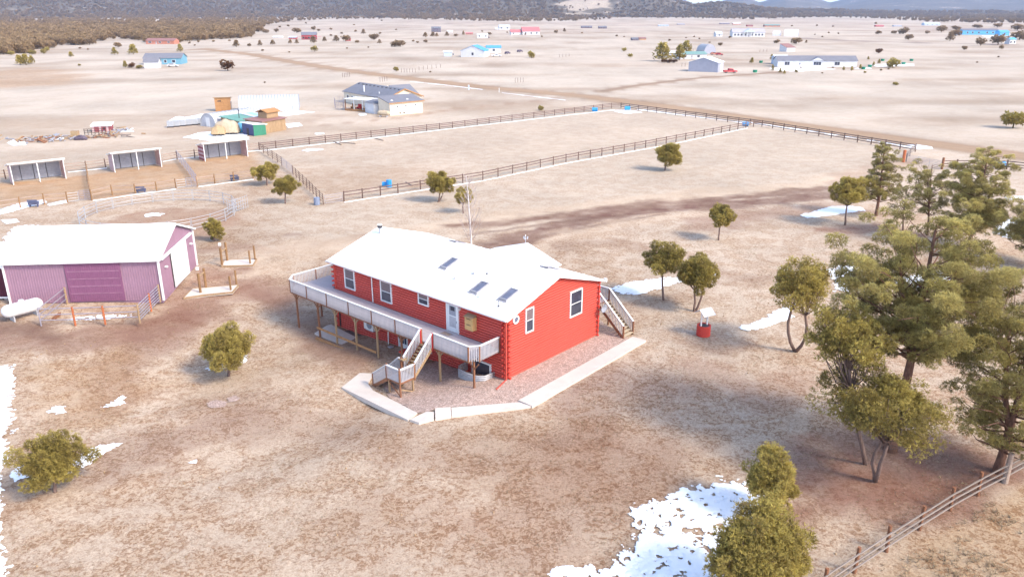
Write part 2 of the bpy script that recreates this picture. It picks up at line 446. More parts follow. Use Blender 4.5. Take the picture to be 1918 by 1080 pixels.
# (kind, photo points, width m or soft edge m, colour, strength, grassiness left)
REGIONS = [
 ('p', [(560, 480), (480, 390), (600, 375), (1400, 230), (1700, 285), (1580, 345), (1100, 400), (900, 440)], 6, (.49, .405, .325), .85, .45),
 ('p', [(1170, 650), (1250, 560), (1130, 440), (1560, 370), (1640, 420), (1590, 540), (1440, 640), (1400, 760)], 6, (.50, .41, .33), .75, .7),
 ('p', [(370, 720), (500, 560), (640, 660), (700, 780), (980, 790), (900, 870), (600, 820)], 4, (.49, .385, .295), .75, .8),
 ('p', [(-200, 395), (-60, 330), (10, 345), (200, 325), (480, 283), (490, 330), (330, 352), (130, 380)], 2, SAND, .9, .45),
 ('p', [(484, 288), (600, 378), (1160, 288), (1400, 235), (1163, 206)], 5, (.49, .40, .32), .85, .45),
 ('l', [(540, 330), (600, 345), (740, 330)], 12, (.42, .30, .21), .5, .8),
 ('p', [(-60, 165), (-60, 140), (30, 128), (120, 130), (175, 147), (110, 158), (30, 165)], 12, (.42, .28, .18), .8, .6),
 ('p', [(170, 418), (225, 402), (300, 388), (390, 388), (440, 404), (430, 425), (380, 445), (180, 450)], 1.5, (.34, .215, .15), .9, .4),
 ('l', [(-60, 640), (120, 632), (260, 618), (330, 590), (390, 545), (470, 535), (560, 545)], 3.2, RED, .85, .35),
 ('l', [(330, 590), (270, 640), (210, 690), (190, 740)], 3.6, RED, .75, .5),
 ('l', [(-40, 600), (20, 620), (90, 625)], 1.6, DARK, .7, .3),
 ('l', [(370, 500), (420, 530), (520, 560), (600, 620), (690, 670)], 2.0, RED, .7, .4),
 ('l', [(600, 640), (700, 690)], 1.6, (.27, .16, .115), .6, .4),
 ('l', [(40, 900), (0, 950)], 2.5, (.27, .17, .12), .5, .7),
 ('l', [(200, 860), (300, 820), (420, 810)], 3.0, (.24, .145, .11), .6, .8),
 ('p', [(60, 690), (230, 640), (260, 720), (190, 790), (40, 800)], 4, (.40, .265, .155), .55, .9),
 ('l', [(420, 760), (620, 790), (800, 830), (1000, 870), (1200, 880)], 3.5, (.31, .205, .15), .55, 1),
 ('l', [(900, 980), (1050, 920), (1180, 850)], 4.0, (.30, .185, .13), .55, 1),
 ('l', [(1090, 830), (1160, 740), (1280, 730)], 2.5, (.28, .175, .13), .5, 1),
 ('l', [(700, 960), (850, 1000), (1020, 1040)], 4.0, (.35, .235, .165), .5, 1),
 ('l', [(1060, 760), (1150, 690)], 1.4, (.30, .2, .17), .45, .7),
 ('l', [(360, 468), (430, 462), (520, 470), (620, 455), (720, 432)], 1.3, (.30, .19, .14), .75, .4),
 ('l', [(300, 560), (370, 520), (450, 505)], 1.8, RED, .75, .4),
 ('l', [(490, 510), (545, 500), (600, 478), (740, 440)], 2.2, PALE, .7, .3),
 # the driveway: pale worn sheet with dark ruts
 ('l', [(480, 480), (640, 455), (800, 432), (950, 405), (1150, 383), (1350, 362), (1500, 345), (1600, 330), (1700, 310)], 3.4, PALE, .9, .2),
 ('l', [(860, 425), (960, 412), (1050, 404), (1150, 392), (1300, 376), (1450, 362), (1560, 352)], 2.1, (.19, .108, .08), .98, .2),
 ('l', [(905, 468), (980, 437), (1080, 412), (1200, 397), (1330, 384), (1500, 372), (1580, 366)], 2.6, (.17, .09, .07), .98, .2),
 ('l', [(930, 470), (1000, 447), (1100, 425), (1250, 402)], .7, DARK, .8, .2),
 ('l', [(880, 440), (960, 425), (1060, 414), (1200, 400)], .6, DARK, .7, .2),
 ('l', [(1000, 470), (1060, 440), (1180, 420), (1350, 402)], 2.0, PALE, .7, .3),
 ('l', [(1060, 465), (1150, 455), (1260, 470), (1360, 520), (1440, 530)], 2.6, (.30, .195, .14), .6, .9),
 ('l', [(1330, 420), (1420, 400), (1560, 390), (1650, 400)], 3.0, (.29, .17, .125), .65, .5),
 ('l', [(1700, 300), (1640, 320), (1580, 345)], 3.0, (.34, .22, .165), .5, .3),
 ('l', [(1560, 430), (1650, 425), (1720, 440)], 1.8, (.26, .125, .09), .8, .5),
 ('l', [(1090, 580), (1180, 575), (1270, 560)], 1.6, (.33, .22, .16), .5, .8),
 ('l', [(1270, 640), (1330, 655), (1400, 640)], 1.2, (.30, .19, .14), .45, .7),
 ('p', [(1480, 850), (1560, 800), (1720, 820), (1850, 830), (1900, 880), (1760, 930), (1650, 960), (1500, 960)], 3.5, (.235, .118, .088), .9, .6),
 ('l', [(1640, 920), (1720, 900), (1860, 870)], 2.0, (.19, .092, .068), .6, .5),
 ('l', [(1480, 700), (1400, 730), (1340, 690)], 2.5, (.36, .22, .165), .5, .9),
 ('l', [(1430, 960), (1400, 1060)], 3.0, (.33, .21, .16), .6, .8),
 ('p', [(1560, 1120), (1880, 930), (2100, 850), (2100, 1200), (1560, 1200)], 1.5, (.43, .31, .20), .8, 1),
 ('l', [(340, 240), (480, 245), (540, 240), (600, 215), (700, 220), (850, 205), (1010, 190)], 3, (.42, .31, .235), .6, .4),
 ('l', [(600, 235), (740, 222), (860, 203), (1000, 190), (1090, 180)], 1.2, (.33, .23, .17), .7, .3),
 ('l', [(800, 182), (780, 195), (830, 210), (900, 205)], 1.5, (.40, .31, .24), .5, .4),
 ('l', [(880, 185), (960, 182), (1050, 178)], 1.5, (.38, .29, .23), .5, .5),
 ('l', [(400, 252), (480, 255)], 4, (.42, .3, .2), .6, .4),
 ('l', [(30, 262), (110, 262), (220, 250)], 3, (.42, .30, .22), .7, .5),
 ('l', [(950, 440), (1010, 445)], 2.0, (.24, .15, .115), .6, .5),
 ('l', [(540, 440), (560, 438)], 1.0, (.25, .15, .11), .6, .5),
]
_regs = [(k, Gp(p), w, c, s, g) for k, p, w, c, s, g in REGIONS]
ROADS = {  # photo points, width m, colour
 'gravel_road': ([(380, 92), (470, 102), (540, 115), (620, 128), (700, 139), (800, 151), (900, 163), (1000, 172), (1100, 181), (1200, 194), (1300, 207), (1400, 222), (1500, 236), (1700, 263), (1918, 293), (2300, 345)], 8.5, (.33, .225, .15)),
 'dirt_track': ([(1125, 172), (1180, 162), (1300, 147), (1400, 140), (1480, 134)], 3.5, (.28, .195, .14)),
 'far_track': ([(1500, 72), (1580, 76), (1700, 80), (1918, 84)], 8, (.27, .21, .18)),
}
def soil(x, y):
    D = np.hypot(x, y)
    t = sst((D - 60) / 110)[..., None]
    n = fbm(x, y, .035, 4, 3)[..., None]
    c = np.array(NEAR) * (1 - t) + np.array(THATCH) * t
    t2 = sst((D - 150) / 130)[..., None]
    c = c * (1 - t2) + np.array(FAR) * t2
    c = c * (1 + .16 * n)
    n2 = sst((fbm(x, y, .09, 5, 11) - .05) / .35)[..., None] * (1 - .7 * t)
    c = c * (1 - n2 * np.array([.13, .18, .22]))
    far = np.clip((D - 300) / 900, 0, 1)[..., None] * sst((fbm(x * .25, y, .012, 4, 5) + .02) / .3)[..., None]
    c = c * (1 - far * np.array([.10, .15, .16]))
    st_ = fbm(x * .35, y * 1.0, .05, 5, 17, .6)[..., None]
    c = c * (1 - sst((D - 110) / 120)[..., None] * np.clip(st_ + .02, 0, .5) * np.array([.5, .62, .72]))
    g = 1 - .72 * sst((D - 75) / 120)
    wob = fbm(x, y, .22, 4, 21)
    wob2 = fbm(x, y, .9, 3, 31)
    wx_, wy_ = fbm(x, y, .16, 4, 23) * 3.2, fbm(x, y, .16, 4, 29) * 3.2
    x0_, y0_ = x, y
    for k, P, w, col, s, gg in _regs:
        q_ = min(1.0, .25 + w / 4)
        x, y = x0_ + wx_ * q_, y0_ + wy_ * q_
        if k == 'p':
            d = sd_poly(x, y, P) + wob * w * .8 + wob2 * min(w, 2) * .35
            f = sst((d + w * .5) / w) * s
        else:
            d = sd_line(x, y, P) * (1 + .35 * wob2) + wob * w * .55
            f = (1 - sst((d - w * .35) / (w * .9))) * s
        f = f * (0.8 + .35 * wob2)
        f = np.clip(f, 0, 1)
        c = c * (1 - f[..., None]) + np.array(col) * (1 + .1 * wob[..., None]) * f[..., None]
        g = g * (1 - f) + gg * f
    x, y = x0_, y0_
    for nm, (pts, w, col) in ROADS.items():
        d = sd_line(x, y, Gp(pts)) + wob2 * .3
        edge = np.exp(-((d - w * .58) / 1.1) ** 2) * .45
        c = c * (1 - edge[..., None] * np.array([.5, .62, .68]))
        f = (1 - sst((d - w * .42) / 1.2))
        c = c * (1 - f[..., None]) + np.array(col) * (1 + .08 * wob[..., None]) * f[..., None]
        rut = (np.exp(-((d - 1.0) / .5) ** 2)) * f * .12
        c = c * (1 + rut[..., None])
        g = g * (1 - f) + .12 * f
    return np.concatenate([np.clip(c, .02, .9), g[..., None]], -1)

def axis(lo, hi, step, end, k=1.055):
    a = list(np.arange(lo, hi + 1e-6, step))
    s = step
    while a[-1] < end[1]: s *= k; a.append(a[-1] + s)
    s = step; b = [a[0]]
    while b[-1] > end[0]: s *= k; b.append(b[-1] - s)
    return np.array(b[::-1][:-1] + a)
def build_ground():
    xs = axis(-62, 62, .42, (-9000, 9000)); ys = axis(18, 125, .42, (-600, 14000))
    X, Y = np.meshgrid(xs, ys)
    Z = gz(X, Y)
    near = sst((240 - np.hypot(X, Y)) / 60)
    Z = Z + .045 * fbm(X, Y, .5, 3, 41) * near - .03 * near
    V = np.stack([X, Y, Z], -1).reshape(-1, 3)
    n, m = X.shape
    i = np.arange((n - 1) * (m - 1)); r, c = i // (m - 1), i % (m - 1)
    a = r * m + c
    F = np.stack([a, a + 1, a + m + 1, a + m], -1)
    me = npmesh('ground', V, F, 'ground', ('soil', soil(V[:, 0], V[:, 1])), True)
    o = link('ground', me); tag(o, kind='structure')
build_ground()
def ribbon(name, pts, w, lift, ext=.5):
    P = [Vector(p) for p in Gp(pts)]
    L = [0]
    for i in range(1, len(P)): L.append(L[-1] + (P[i] - P[i - 1]).length)
    n = int(L[-1] / 2.0) + 2
    def at(t):
        t = min(max(t, 0), L[-1] - 1e-6)
        for i in range(len(P) - 1):
            if t <= L[i + 1]: return P[i].lerp(P[i + 1], (t - L[i]) / (L[i + 1] - L[i]))
    C_ = [at(L[-1] * i / (n - 1)) for i in range(n)]
    C_ = [sum((C_[min(max(i + k, 0), n - 1)] for k in range(-6, 7)), Vector((0, 0))) / 13 for i in range(n)]
    cols = np.linspace(-w / 2 - ext, w / 2 + ext, 9)
    V = []
    for i in range(n):
        d = (C_[min(i + 1, n - 1)] - C_[max(i - 1, 0)]).normalized()
        q = Vector((-d.y, d.x))
        for k, cc in enumerate(cols):
            p = C_[i] + q * cc
            V.append((p.x, p.y, float(gz(p.x, p.y)) + (lift if 0 < k < 8 else -.02)))
    V = np.array(V)
    i = np.arange((n - 1) * 8); r, c = i // 8, i % 8
    a = r * 9 + c
    F = np.stack([a, a + 1, a + 10, a + 9], -1)
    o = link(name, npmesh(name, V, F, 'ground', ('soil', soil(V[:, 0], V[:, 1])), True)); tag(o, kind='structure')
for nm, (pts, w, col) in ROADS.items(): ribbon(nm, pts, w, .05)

# ------------------------------------------------------------ snow
def patch(name, pts, m='snow', step=.16,  amp=1.0, nsc=.6, lift=.02, thick=.05, holes=.0, kind='structure', soilattr=False):
    P = Gp(pts); step = step * .72 if step < .3 and m == 'snow' else step
    xs = [p[0] for p in P]; ys = [p[1] for p in P]
    X, Y = np.meshgrid(np.arange(min(xs) - amp, max(xs) + amp, step), np.arange(min(ys) - amp, max(ys) + amp, step))
    if X.size > 400000 or min(X.shape) < 3: return None
    base = sd_poly(X, Y, P)
    f = base + amp * (fbm(X, Y, nsc, 5, 51, .68) * .75 + fbm(X, Y, nsc * 5, 4, 57, .75) * .8)
    if holes: f = np.minimum(f, (fbm(X, Y, 2.6, 5, 61, .72) + holes * .8 + .16) * 1.6)
    keep = (f[:-1, :-1] + f[1:, :-1] + f[:-1, 1:] + f[1:, 1:]) > 0
    if not keep.any(): return None
    # pull border vertices onto the contour so the edge is not stepped
    gy, gx = np.gradient(f, step)
    gl = gx * gx + gy * gy + .05
    sft = np.clip(-f / gl, -step * .7 / np.sqrt(gl), step * .7 / np.sqrt(gl))
    b = np.abs(f) < step * 1.2 * np.sqrt(gl)
    X2 = X + np.where(b, gx * sft, 0); Y2 = Y + np.where(b, gy * sft, 0)
    Z = gz(X2, Y2) + lift + thick * np.clip(f / .5, -.5, 1) + .01 * fbm(X, Y, 2, 2, 71)
    idx = -np.ones(X.shape, int)
    n, k = X.shape
    used = np.zeros(X.shape, bool)
    for a in (slice(0, -1), slice(1, None)):
        for c in (slice(0, -1), slice(1, None)): used[a, c] |= keep
    idx[used] = np.arange(used.sum())
    r, c = np.nonzero(keep)
    F = np.stack([idx[r, c], idx[r, c + 1], idx[r + 1, c + 1], idx[r + 1, c]], -1)
    V = np.stack([X2[used], Y2[used], Z[used]], -1)
    at = ('soil', soil(V[:, 0], V[:, 1])) if soilattr else None
    return tag(link(name, npmesh(name, V, F, m, at, True)), kind=kind)
SNOW = [
 ([(1085, 1125), (1100, 1062), (1155, 1050), (1195, 1000), (1190, 960), (1215, 940), (1290, 915), (1395, 902), (1425, 930), (1400, 965), (1360, 1000), (1345, 1120)], .10, 1.4, .08),
 ([(1040, 1062), (1085, 1060), (1120, 1075), (1090, 1090), (1030, 1075)], .10, .7, 0),
 ([(-60, 685), (15, 686), (30, 690), (22, 740), (20, 790), (14, 840), (8, 900), (-60, 900)], .12, .8, .3),
 ([(-80, 900), (2, 900), (4, 980), (12, 1040), (22, 1090), (-80, 1100)], .10, .6, .3),
 ([(105, 885), (140, 853), (180, 835), (228, 828), (190, 856), (140, 886), (110, 893)], .10, .5, .5),
 ([(12, 893), (25, 875), (50, 868), (60, 890), (30, 900)], .10, .5, .5),
 ([(385, 692), (400, 682), (450, 666), (470, 662), (455, 680), (425, 690), (392, 695)], .10, .4, .4),
 ([(190, 762), (230, 742), (240, 755), (205, 768)], .10, .5, -.05),
 ([(90, 770), (110, 758), (118, 772), (98, 778)], .10, .5, .1),
 ([(352, 866), (370, 859), (368, 868)], .08, .15, .6),
 ([(1148, 540), (1190, 527), (1260, 519), (1335, 505), (1345, 515), (1270, 530), (1200, 550), (1163, 550)], .14, .7, .35),
 ([(1545, 505), (1600, 493), (1665, 510), (1690, 530), (1620, 548), (1570, 545)], .14, .8, .5),
 ([(1690, 520), (1760, 508), (1790, 525), (1720, 545)], .14, .8, .4),
 ([(1385, 613), (1430, 597), (1470, 572), (1490, 570), (1480, 598), (1440, 613), (1400, 618)], .12, .6, .35),
 ([(1498, 403), (1560, 386), (1615, 387), (1622, 394), (1560, 403), (1510, 409)], .18, .6, .7),
 ([(1860, 420), (1890, 410), (2000, 408), (2020, 460), (1920, 452), (1870, 440)], .2, 1.2, .4),
 ([(1880, 368), (1990, 368), (1990, 375), (1885, 375)], .2, .4, .6),
 ([(-30, 480), (10, 445), (25, 425), (60, 421), (78, 424), (50, 440), (30, 462), (0, 500)], .14, .9, .1),
 ([(0, 412), (30, 410), (38, 416), (10, 420)], .12, .4, .3),
 ([(1700, 272), (1715, 270), (1745, 275), (1749, 279), (1720, 280)], .2, .4, .9),
 ([(343, 258), (370, 249), (400, 246), (462, 250), (465, 262), (390, 264)], .25, .9, .9),
 ([(338, 222), (375, 214), (402, 212), (400, 222), (385, 230), (345, 227)], .3, .8, .9),
 ([(535, 232), (560, 230), (566, 236), (540, 240)], .3, .5, .9),
 ([(500, 213), (560, 208), (590, 210), (540, 217), (500, 217)], .3, .8, .4),
 ([(590, 250), (605, 248), (607, 251), (592, 253)], .3, .4, .7),
 ([(565, 282), (575, 279), (605, 278), (605, 281), (575, 284)], .2, .4, .9),
 ([(12, 268), (25, 262), (48, 266), (50, 272), (25, 273)], .25, .6, .9),
 ([(95, 258), (115, 254), (120, 260), (100, 263)], .25, .5, .9),
 ([(222, 244), (250, 240), (252, 247), (225, 248)], .25, .5, .9),
 ([(-20, 398), (0, 392), (40, 380), (82, 372), (86, 380), (40, 392), (0, 402), (-30, 404)], .15, .5, .6),
 ([(88, 382), (126, 374), (127, 380), (90, 386)], .15, .3, .3),
 ([(130, 598), (160, 593), (200, 590), (248, 588), (250, 592), (200, 597), (140, 601)], .1, .5, -.02),
 ([(270, 402), (285, 399), (308, 400), (300, 405), (275, 406)], .1, .5, .1),
 ([(1142, 207), (1180, 206), (1205, 211), (1170, 213)], .3, .8, .5),
 ([(1440, 128), (1520, 124), (1565, 130), (1500, 134), (1455, 133)], 1.0, 2.0, .9),
 ([(1630, 121), (1712, 120), (1712, 124), (1640, 125)], 1.0, 1.5, .9),
 ([(1600, 128), (1630, 126), (1630, 129), (1605, 130)], 1.0, 1.5, .9),
 ([(1780, 61), (1815, 59), (1830, 64), (1790, 66)], 2.0, 3.0, .9),
 ([(1840, 67), (1870, 66), (1880, 70), (1850, 71)], 2.0, 3.0, .9),
 ([(765, 208), (770, 207), (772, 209)], .3, .3, .9),
 ([(672, 213), (685, 212), (687, 216), (674, 217)], .3, .4, .6),
]
for pts, st, amp, ho in SNOW:
    patch('snow_patch', pts, 'snow', st, amp, .7 if st < .3 else .25, .02, .05, ho)
def strip(pts, w, prob=.75, seed=1):
    """a thin drift of snow left along a fence line"""
    P = [Vector(p) for p in Gp(pts)]
    V, F = [], []
    for i in range(len(P) - 1):
        L = (P[i + 1] - P[i]).length; n = max(2, int(L / .5)); d = (P[i + 1] - P[i]) / L; q = Vector((-d.y, d.x))
        for k in range(n + 1):
            p = P[i] + d * L * k / n
            ww = w * (.55 + .8 * float(fbm(np.array([p.x]), np.array([p.y]), .35, 3, seed)[0]) + .2)
            ww = ww * (1 if float(fbm(np.array([p.x]), np.array([p.y]), .22, 2, seed + 9)[0]) > -.28 else .15)
            ww = max(ww, .02)
            z = float(gz(p.x, p.y)) + .05
            a, b = p + q * ww / 2, p - q * ww / 2
            V += [(a.x, a.y, z - .06), (p.x, p.y, z + .03), (b.x, b.y, z - .06)]
            if k:
                m = len(V) - 6
                F += [(m, m + 1, m + 4, m + 3), (m + 1, m + 2, m + 5, m + 4)]
    tag(link('snow_drift', npmesh('snow_drift', np.array(V), np.array(F), 'snow', None, True)), kind='structure')
strip([(486, 283), (620, 268), (847, 241), (1150, 206)], .5, seed=2)
strip([(1195, 205), (1427, 233), (1600, 257), (1712, 276)], 2.3, seed=3)
strip([(645, 379), (780, 358), (904, 339), (1060, 306), (1250, 272), (1400, 240)], .26, seed=4)
strip([(174, 376), (254, 365), (330, 354)], .2, seed=5)
strip([(372, 350), (438, 341), (475, 336)], .2, seed=6)
strip([(127, 323), (200, 315)], .22, seed=7)
strip([(305, 303), (333, 298), (374, 294)], .2, seed=8)
strip([(464, 284), (486, 282)], .4, seed=9)
strip([(768, 153), (830, 159), (905, 168)], 1.6, seed=10)
strip([(940, 174), (1000, 181), (1060, 188)], 1.0, seed=12)

# ------------------------------------------------------------ hills and forest
def skyrow(px):
    """row of the far skyline (photo px) at a photo column; negative is above the frame"""
    T = [(-900, -60), (-200, -38), (300, -46), (800, -34), (1120, -20), (1225, -12), (1279, 0), (1302, 10.5), (1322, 7.5), (1345, 4.5), (1364, 0), (1385, -7), (1407, 0), (1420, 6), (1438, 0), (1470, -14), (1520, -6), (1536, 0), (1552, 5.5), (1573, 0), (1620, -12), (1700, -24), (1850, -20), (2100, -40), (2800, -50)]
    return np.interp(px, [t[0] for t in T], [t[1] for t in T])
def footrow(px):
    T = [(-900, 60), (0, 36), (300, 34), (600, 33), (900, 36), (1170, 33), (1283, 33), (1410, 35), (1536, 32), (1652, 33), (1744, 38), (1918, 38), (2800, 44)]
    return np.interp(px, [t[0] for t in T], [t[1] for t in T])
def hill_h(X, Y):
    D = np.hypot(X, Y)
    px = 959 + X / np.maximum(Y * CP + CAM_H * SP, 1) * FPX
    ca = np.clip(Y / np.maximum(D, 1), .2, 1)
    def elev(row): return np.tan(np.arctan((540 - row) / FPX) - PITCH) * ca  # slope of the sight line
    foot = CAM_H / -elev(footrow(px))
    ridge_D = 4200 + 900 * np.sin(px / 260.) + 0 * D
    farridge = 9500.
    wr = np.where(px < 1260, 1.0, 0.0)
    bump = fbm(X, Y, .0022, 5, 81, .5)
    # first range: forested hills
    near_row = np.where(px < 1225, skyrow(px) + 3, np.interp(px, [1225, 1300, 1340, 1420, 1480, 1560, 1700, 2000, 2800], [-8, 12, 8, 17, 20, 22, 24, 22, 10]))
    h1 = ridge_D * elev(near_row) + CAM_H
    t = sst((D - foot * 1.02) / (ridge_D - foot))
    z1 = h1 * t * np.where(D < ridge_D, 1, np.clip(1 - (D - ridge_D) / 2500, .35, 1))
    z1 = z1 + bump * 26 * t * np.clip(1.5 - t, 0, 1)
    h2 = farridge * elev(skyrow(px)) + CAM_H
    t2 = sst((D - 5200) / (farridge - 5200))
    z2 = h2 * t2 * np.where(D < farridge, 1, np.clip(1 - (D - farridge) / 4000, 0, 1))
    z2 = z2 + fbm(X, Y, .0014, 5, 91, .55) * 70 * t2 * np.clip((farridge - D) / 1800, 0, 1)
    z = np.maximum(z1, z2)
    return np.where(D > foot, z, -1.0) - .6
def build_hills():
    az = np.linspace(R(-58), R(58), 760)
    rr = np.concatenate([np.linspace(900, 3600, 110), np.linspace(3640, 9600, 130), np.linspace(9700, 13500, 14)])
    A, Q = np.meshgrid(az, rr)
    X, Y = Q * np.sin(A), Q * np.cos(A)
    Z = hill_h(X, Y)
    V = np.stack([X, Y, Z], -1).reshape(-1, 3)
    n, m = X.shape
    i = np.arange((n - 1) * (m - 1)); r, c = i // (m - 1), i % (m - 1)
    a = r * m + c
    F = np.stack([a, a + 1, a + m + 1, a + m], -1)
    op = sst((fbm(V[:, 0], V[:, 1], .004, 5, 66) - .33) / .08) * (np.hypot(V[:, 0], V[:, 1]) < 4600)
    tag(link('hills', npmesh('hills', V, F, 'hills', ('open', op), True)), kind='structure')
def hills_material():
    m, nt, b = newmat('forested hillside')
    N = nt.nodes
    geo = N.new('ShaderNodeNewGeometry')
    def noise(s, d=6, r=.6, sc=None):
        n = N.new('ShaderNodeTexNoise'); n.inputs['Scale'].default_value = s; n.inputs['Detail'].default_value = d; n.inputs['Roughness'].default_value = r
        lk(nt, geo.outputs['Position'], n.inputs['Vector']); return n.outputs[0]
    cr = N.new('ShaderNodeValToRGB')
    e = cr.color_ramp.elements
    e[0].position = .36; e[0].color = (.10, .08, .06, 1)
    e[1].position = .53; e[1].color = (.17, .135, .10, 1)
    x = e.new(.585); x.color = (.16, .13, .10, 1)
    x = e.new(.62); x.color = (.50, .40, .32, 1)
    mx = N.new('ShaderNodeMix'); mx.data_type = 'FLOAT'; mx.inputs[0].default_value = .55
    lk(nt, noise(.05, 4, .7), mx.inputs[2]); lk(nt, noise(.0035, 7, .6), mx.inputs[3])
    lk(nt, mx.outputs[0], cr.inputs[0])
    at = N.new('ShaderNodeAttribute'); at.attribute_name = 'open'
    mo = N.new('ShaderNodeMix'); mo.data_type = 'RGBA'; mo.inputs[7].default_value = (.46, .37, .29, 1)
    lk(nt, at.outputs['Fac'], mo.inputs[0]); lk(nt, cr.outputs[0], mo.inputs[6])
    lk(nt, mo.outputs[2], b.inputs['Base Color']); b.inputs['Roughness'].default_value = 1; b.inputs['Specular IOR Level'].default_value = 0
    bp = N.new('ShaderNodeBump'); bp.inputs['Strength'].default_value = 1; bp.inputs['Distance'].default_value = 9
    lk(nt, noise(.04, 5, .7), bp.inputs['Height']); lk(nt, bp.outputs[0], b.inputs['Normal'])
    return m
M['hills'] = hills_material()
build_hills()

# ------------------------------------------------------------ foliage builders
def rotmats(rs, n, dirs=None, spread=.6):
    """n frames whose z axis is near the given directions"""
    if dirs is None: dirs = rs.normal(size=(n, 3))
    z = dirs + rs.normal(size=(n, 3)) * spread
    z /= np.linalg.norm(z, axis=1, keepdims=True) + 1e-9
    a = rs.normal(size=(n, 3)); x = np.cross(a, z); x /= np.linalg.norm(x, axis=1, keepdims=True) + 1e-9
    return np.stack([x, np.cross(z, x), z], -1)      # columns
def sprays(rs, P, dirs, size, tint, blades=4, width=.22, fan=.7, spread=.5):
    """little fans of narrow triangles: leafy sprays or needle tufts"""
    n = len(P)
    Rm = rotmats(rs, n, dirs, spread)
    T = []
    for b in range(blades):
        t = 2 * math.pi * (b + .5 * (b % 2)) / blades
        d = np.array([math.cos(t) * fan, math.sin(t) * fan, 1.0]); d /= np.linalg.norm(d)
        s = np.cross(d, [math.cos(t + 1.3), math.sin(t + 1.3), .2]); s /= np.linalg.norm(s)
        T.append([s * -width * .5, s * width * .5, d])
    T = np.array(T).reshape(-1, 3)                   # blades*3 verts
    sz = size * (.7 + .6 * rs.rand(n))
    V = np.einsum('nij,kj->nki', Rm, T) * sz[:, None, None] + P[:, None, :]
    V = V.reshape(-1, 3)
    F = np.arange(len(V)).reshape(-1, 3)
    tt = np.repeat(np.clip(tint + rs.normal(size=n) * .12, 0, 1), blades * 3)
    return V, F, tt
def join(parts):
    V, F, T = [], [], []; n = 0
    for v, f, t in parts:
        V.append(v); F.append(f + n); T.append(t); n += len(v)
    return np.concatenate(V), np.concatenate(F), np.concatenate(T)
def limb(mb, rs, a, b, r0, r1, bend=.12, n=5, k=6):
    a, b = np.array(a, float), np.array(b, float)
    L = np.linalg.norm(b - a)
    o1 = rs.normal(size=3) * bend * L
    pts, rad = [], []
    for i in range(n + 1):
        t = i / n
        pts.append(a * (1 - t) + b * t + o1 * math.sin(t * math.pi) + rs.normal(size=3) * bend * .12 * L * (0 < i < n))
        rad.append(r0 * (1 - t) + r1 * t)
    mb.tube(pts, rad, k)
    return pts
def juniper_mesh(seed, zc, cz, ax, dens=1.0, trunks=1, lobes=26, off=0., leafsize=.17, r0=.11, mcrown='juniper', airy=.15, rough=.28):
    """crown: an uneven ellipsoid of lobes, centre height zc, half thickness cz, half width ax, centre shifted by off"""
    rs = np.random.RandomState(seed)
    mb = MB(); forks = []
    z0 = max(zc - cz, .25)
    for t in range(trunks):
        ang = rs.rand() * 6.28 + t * 2.6
        sp = .30 * ax if trunks > 1 else .06 * ax
        top = (off + math.cos(ang) * sp, math.sin(ang) * sp * .6, z0 + cz * .7)
        pts = limb(mb, rs, (math.cos(ang) * .06 * (trunks > 1), math.sin(ang) * .06 * (trunks > 1), -.15), top, r0, r0 * .5, .035 + .03 * (trunks > 1), 6, 7)
        forks += pts[-3:]
    C_ = []
    ph0 = rs.rand() * 6.28
    for i in range(lobes):
        u = (i + .5) / lobes
        ph = math.acos(1 - 1.9 * u); th = i * 2.399 + rs.rand() * .8
        q = .52 + .46 * rs.rand() if rs.rand() > .2 else .3
        q *= 1 + rough * math.sin(th * 2 + ph0) * math.sin(ph)
        c = np.array([math.sin(ph) * math.cos(th) * ax * q + off, math.sin(ph) * math.sin(th) * ax * q, zc + math.cos(ph) * cz * q])
        rr = (.13 + .19 * rs.rand()) * min(ax, cz * 1.3)
        C_.append((c, rr))
        f = forks[rs.randint(len(forks))]
        limb(mb, rs, f, c, r0 * .32, r0 * .08, .10, 3, 5)
    parts = []
    for c, rr in C_:
        n = int(250 * dens * (rr / .5) ** 1.7) + 30
        d = rs.normal(size=(n, 3)); d /= np.linalg.norm(d, axis=1, keepdims=True)
        e = rs.rand(n) ** .7
        kn = 1 + .3 * np.sin(d[:, 0] * 5 + seed) * np.sin(d[:, 1] * 5.3) * np.sin(d[:, 2] * 4.7 + 1)
        P = c + d * (rr * (.5 + .65 * e) * kn)[:, None] * np.array([1, 1, .85])
        if airy:
            kp = rs.rand(n) > airy * 1.4 * (fbm(P[:, 0] + P[:, 2], P[:, 1] - P[:, 2], 1.7, 2, seed % 50) > -.05)
            P, d, e = P[kp], d[kp], e[kp]
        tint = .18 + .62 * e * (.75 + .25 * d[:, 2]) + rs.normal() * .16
        parts.append(sprays(rs, P, d + np.array([0, 0, .45]), leafsize, tint, 5, .24, .75, .5))
    V, F, T = join(parts)
    return mb.mesh('trunk', 'barkgrey', True), npmesh('crown', V, F, mcrown, ('tint', T)), len(F)
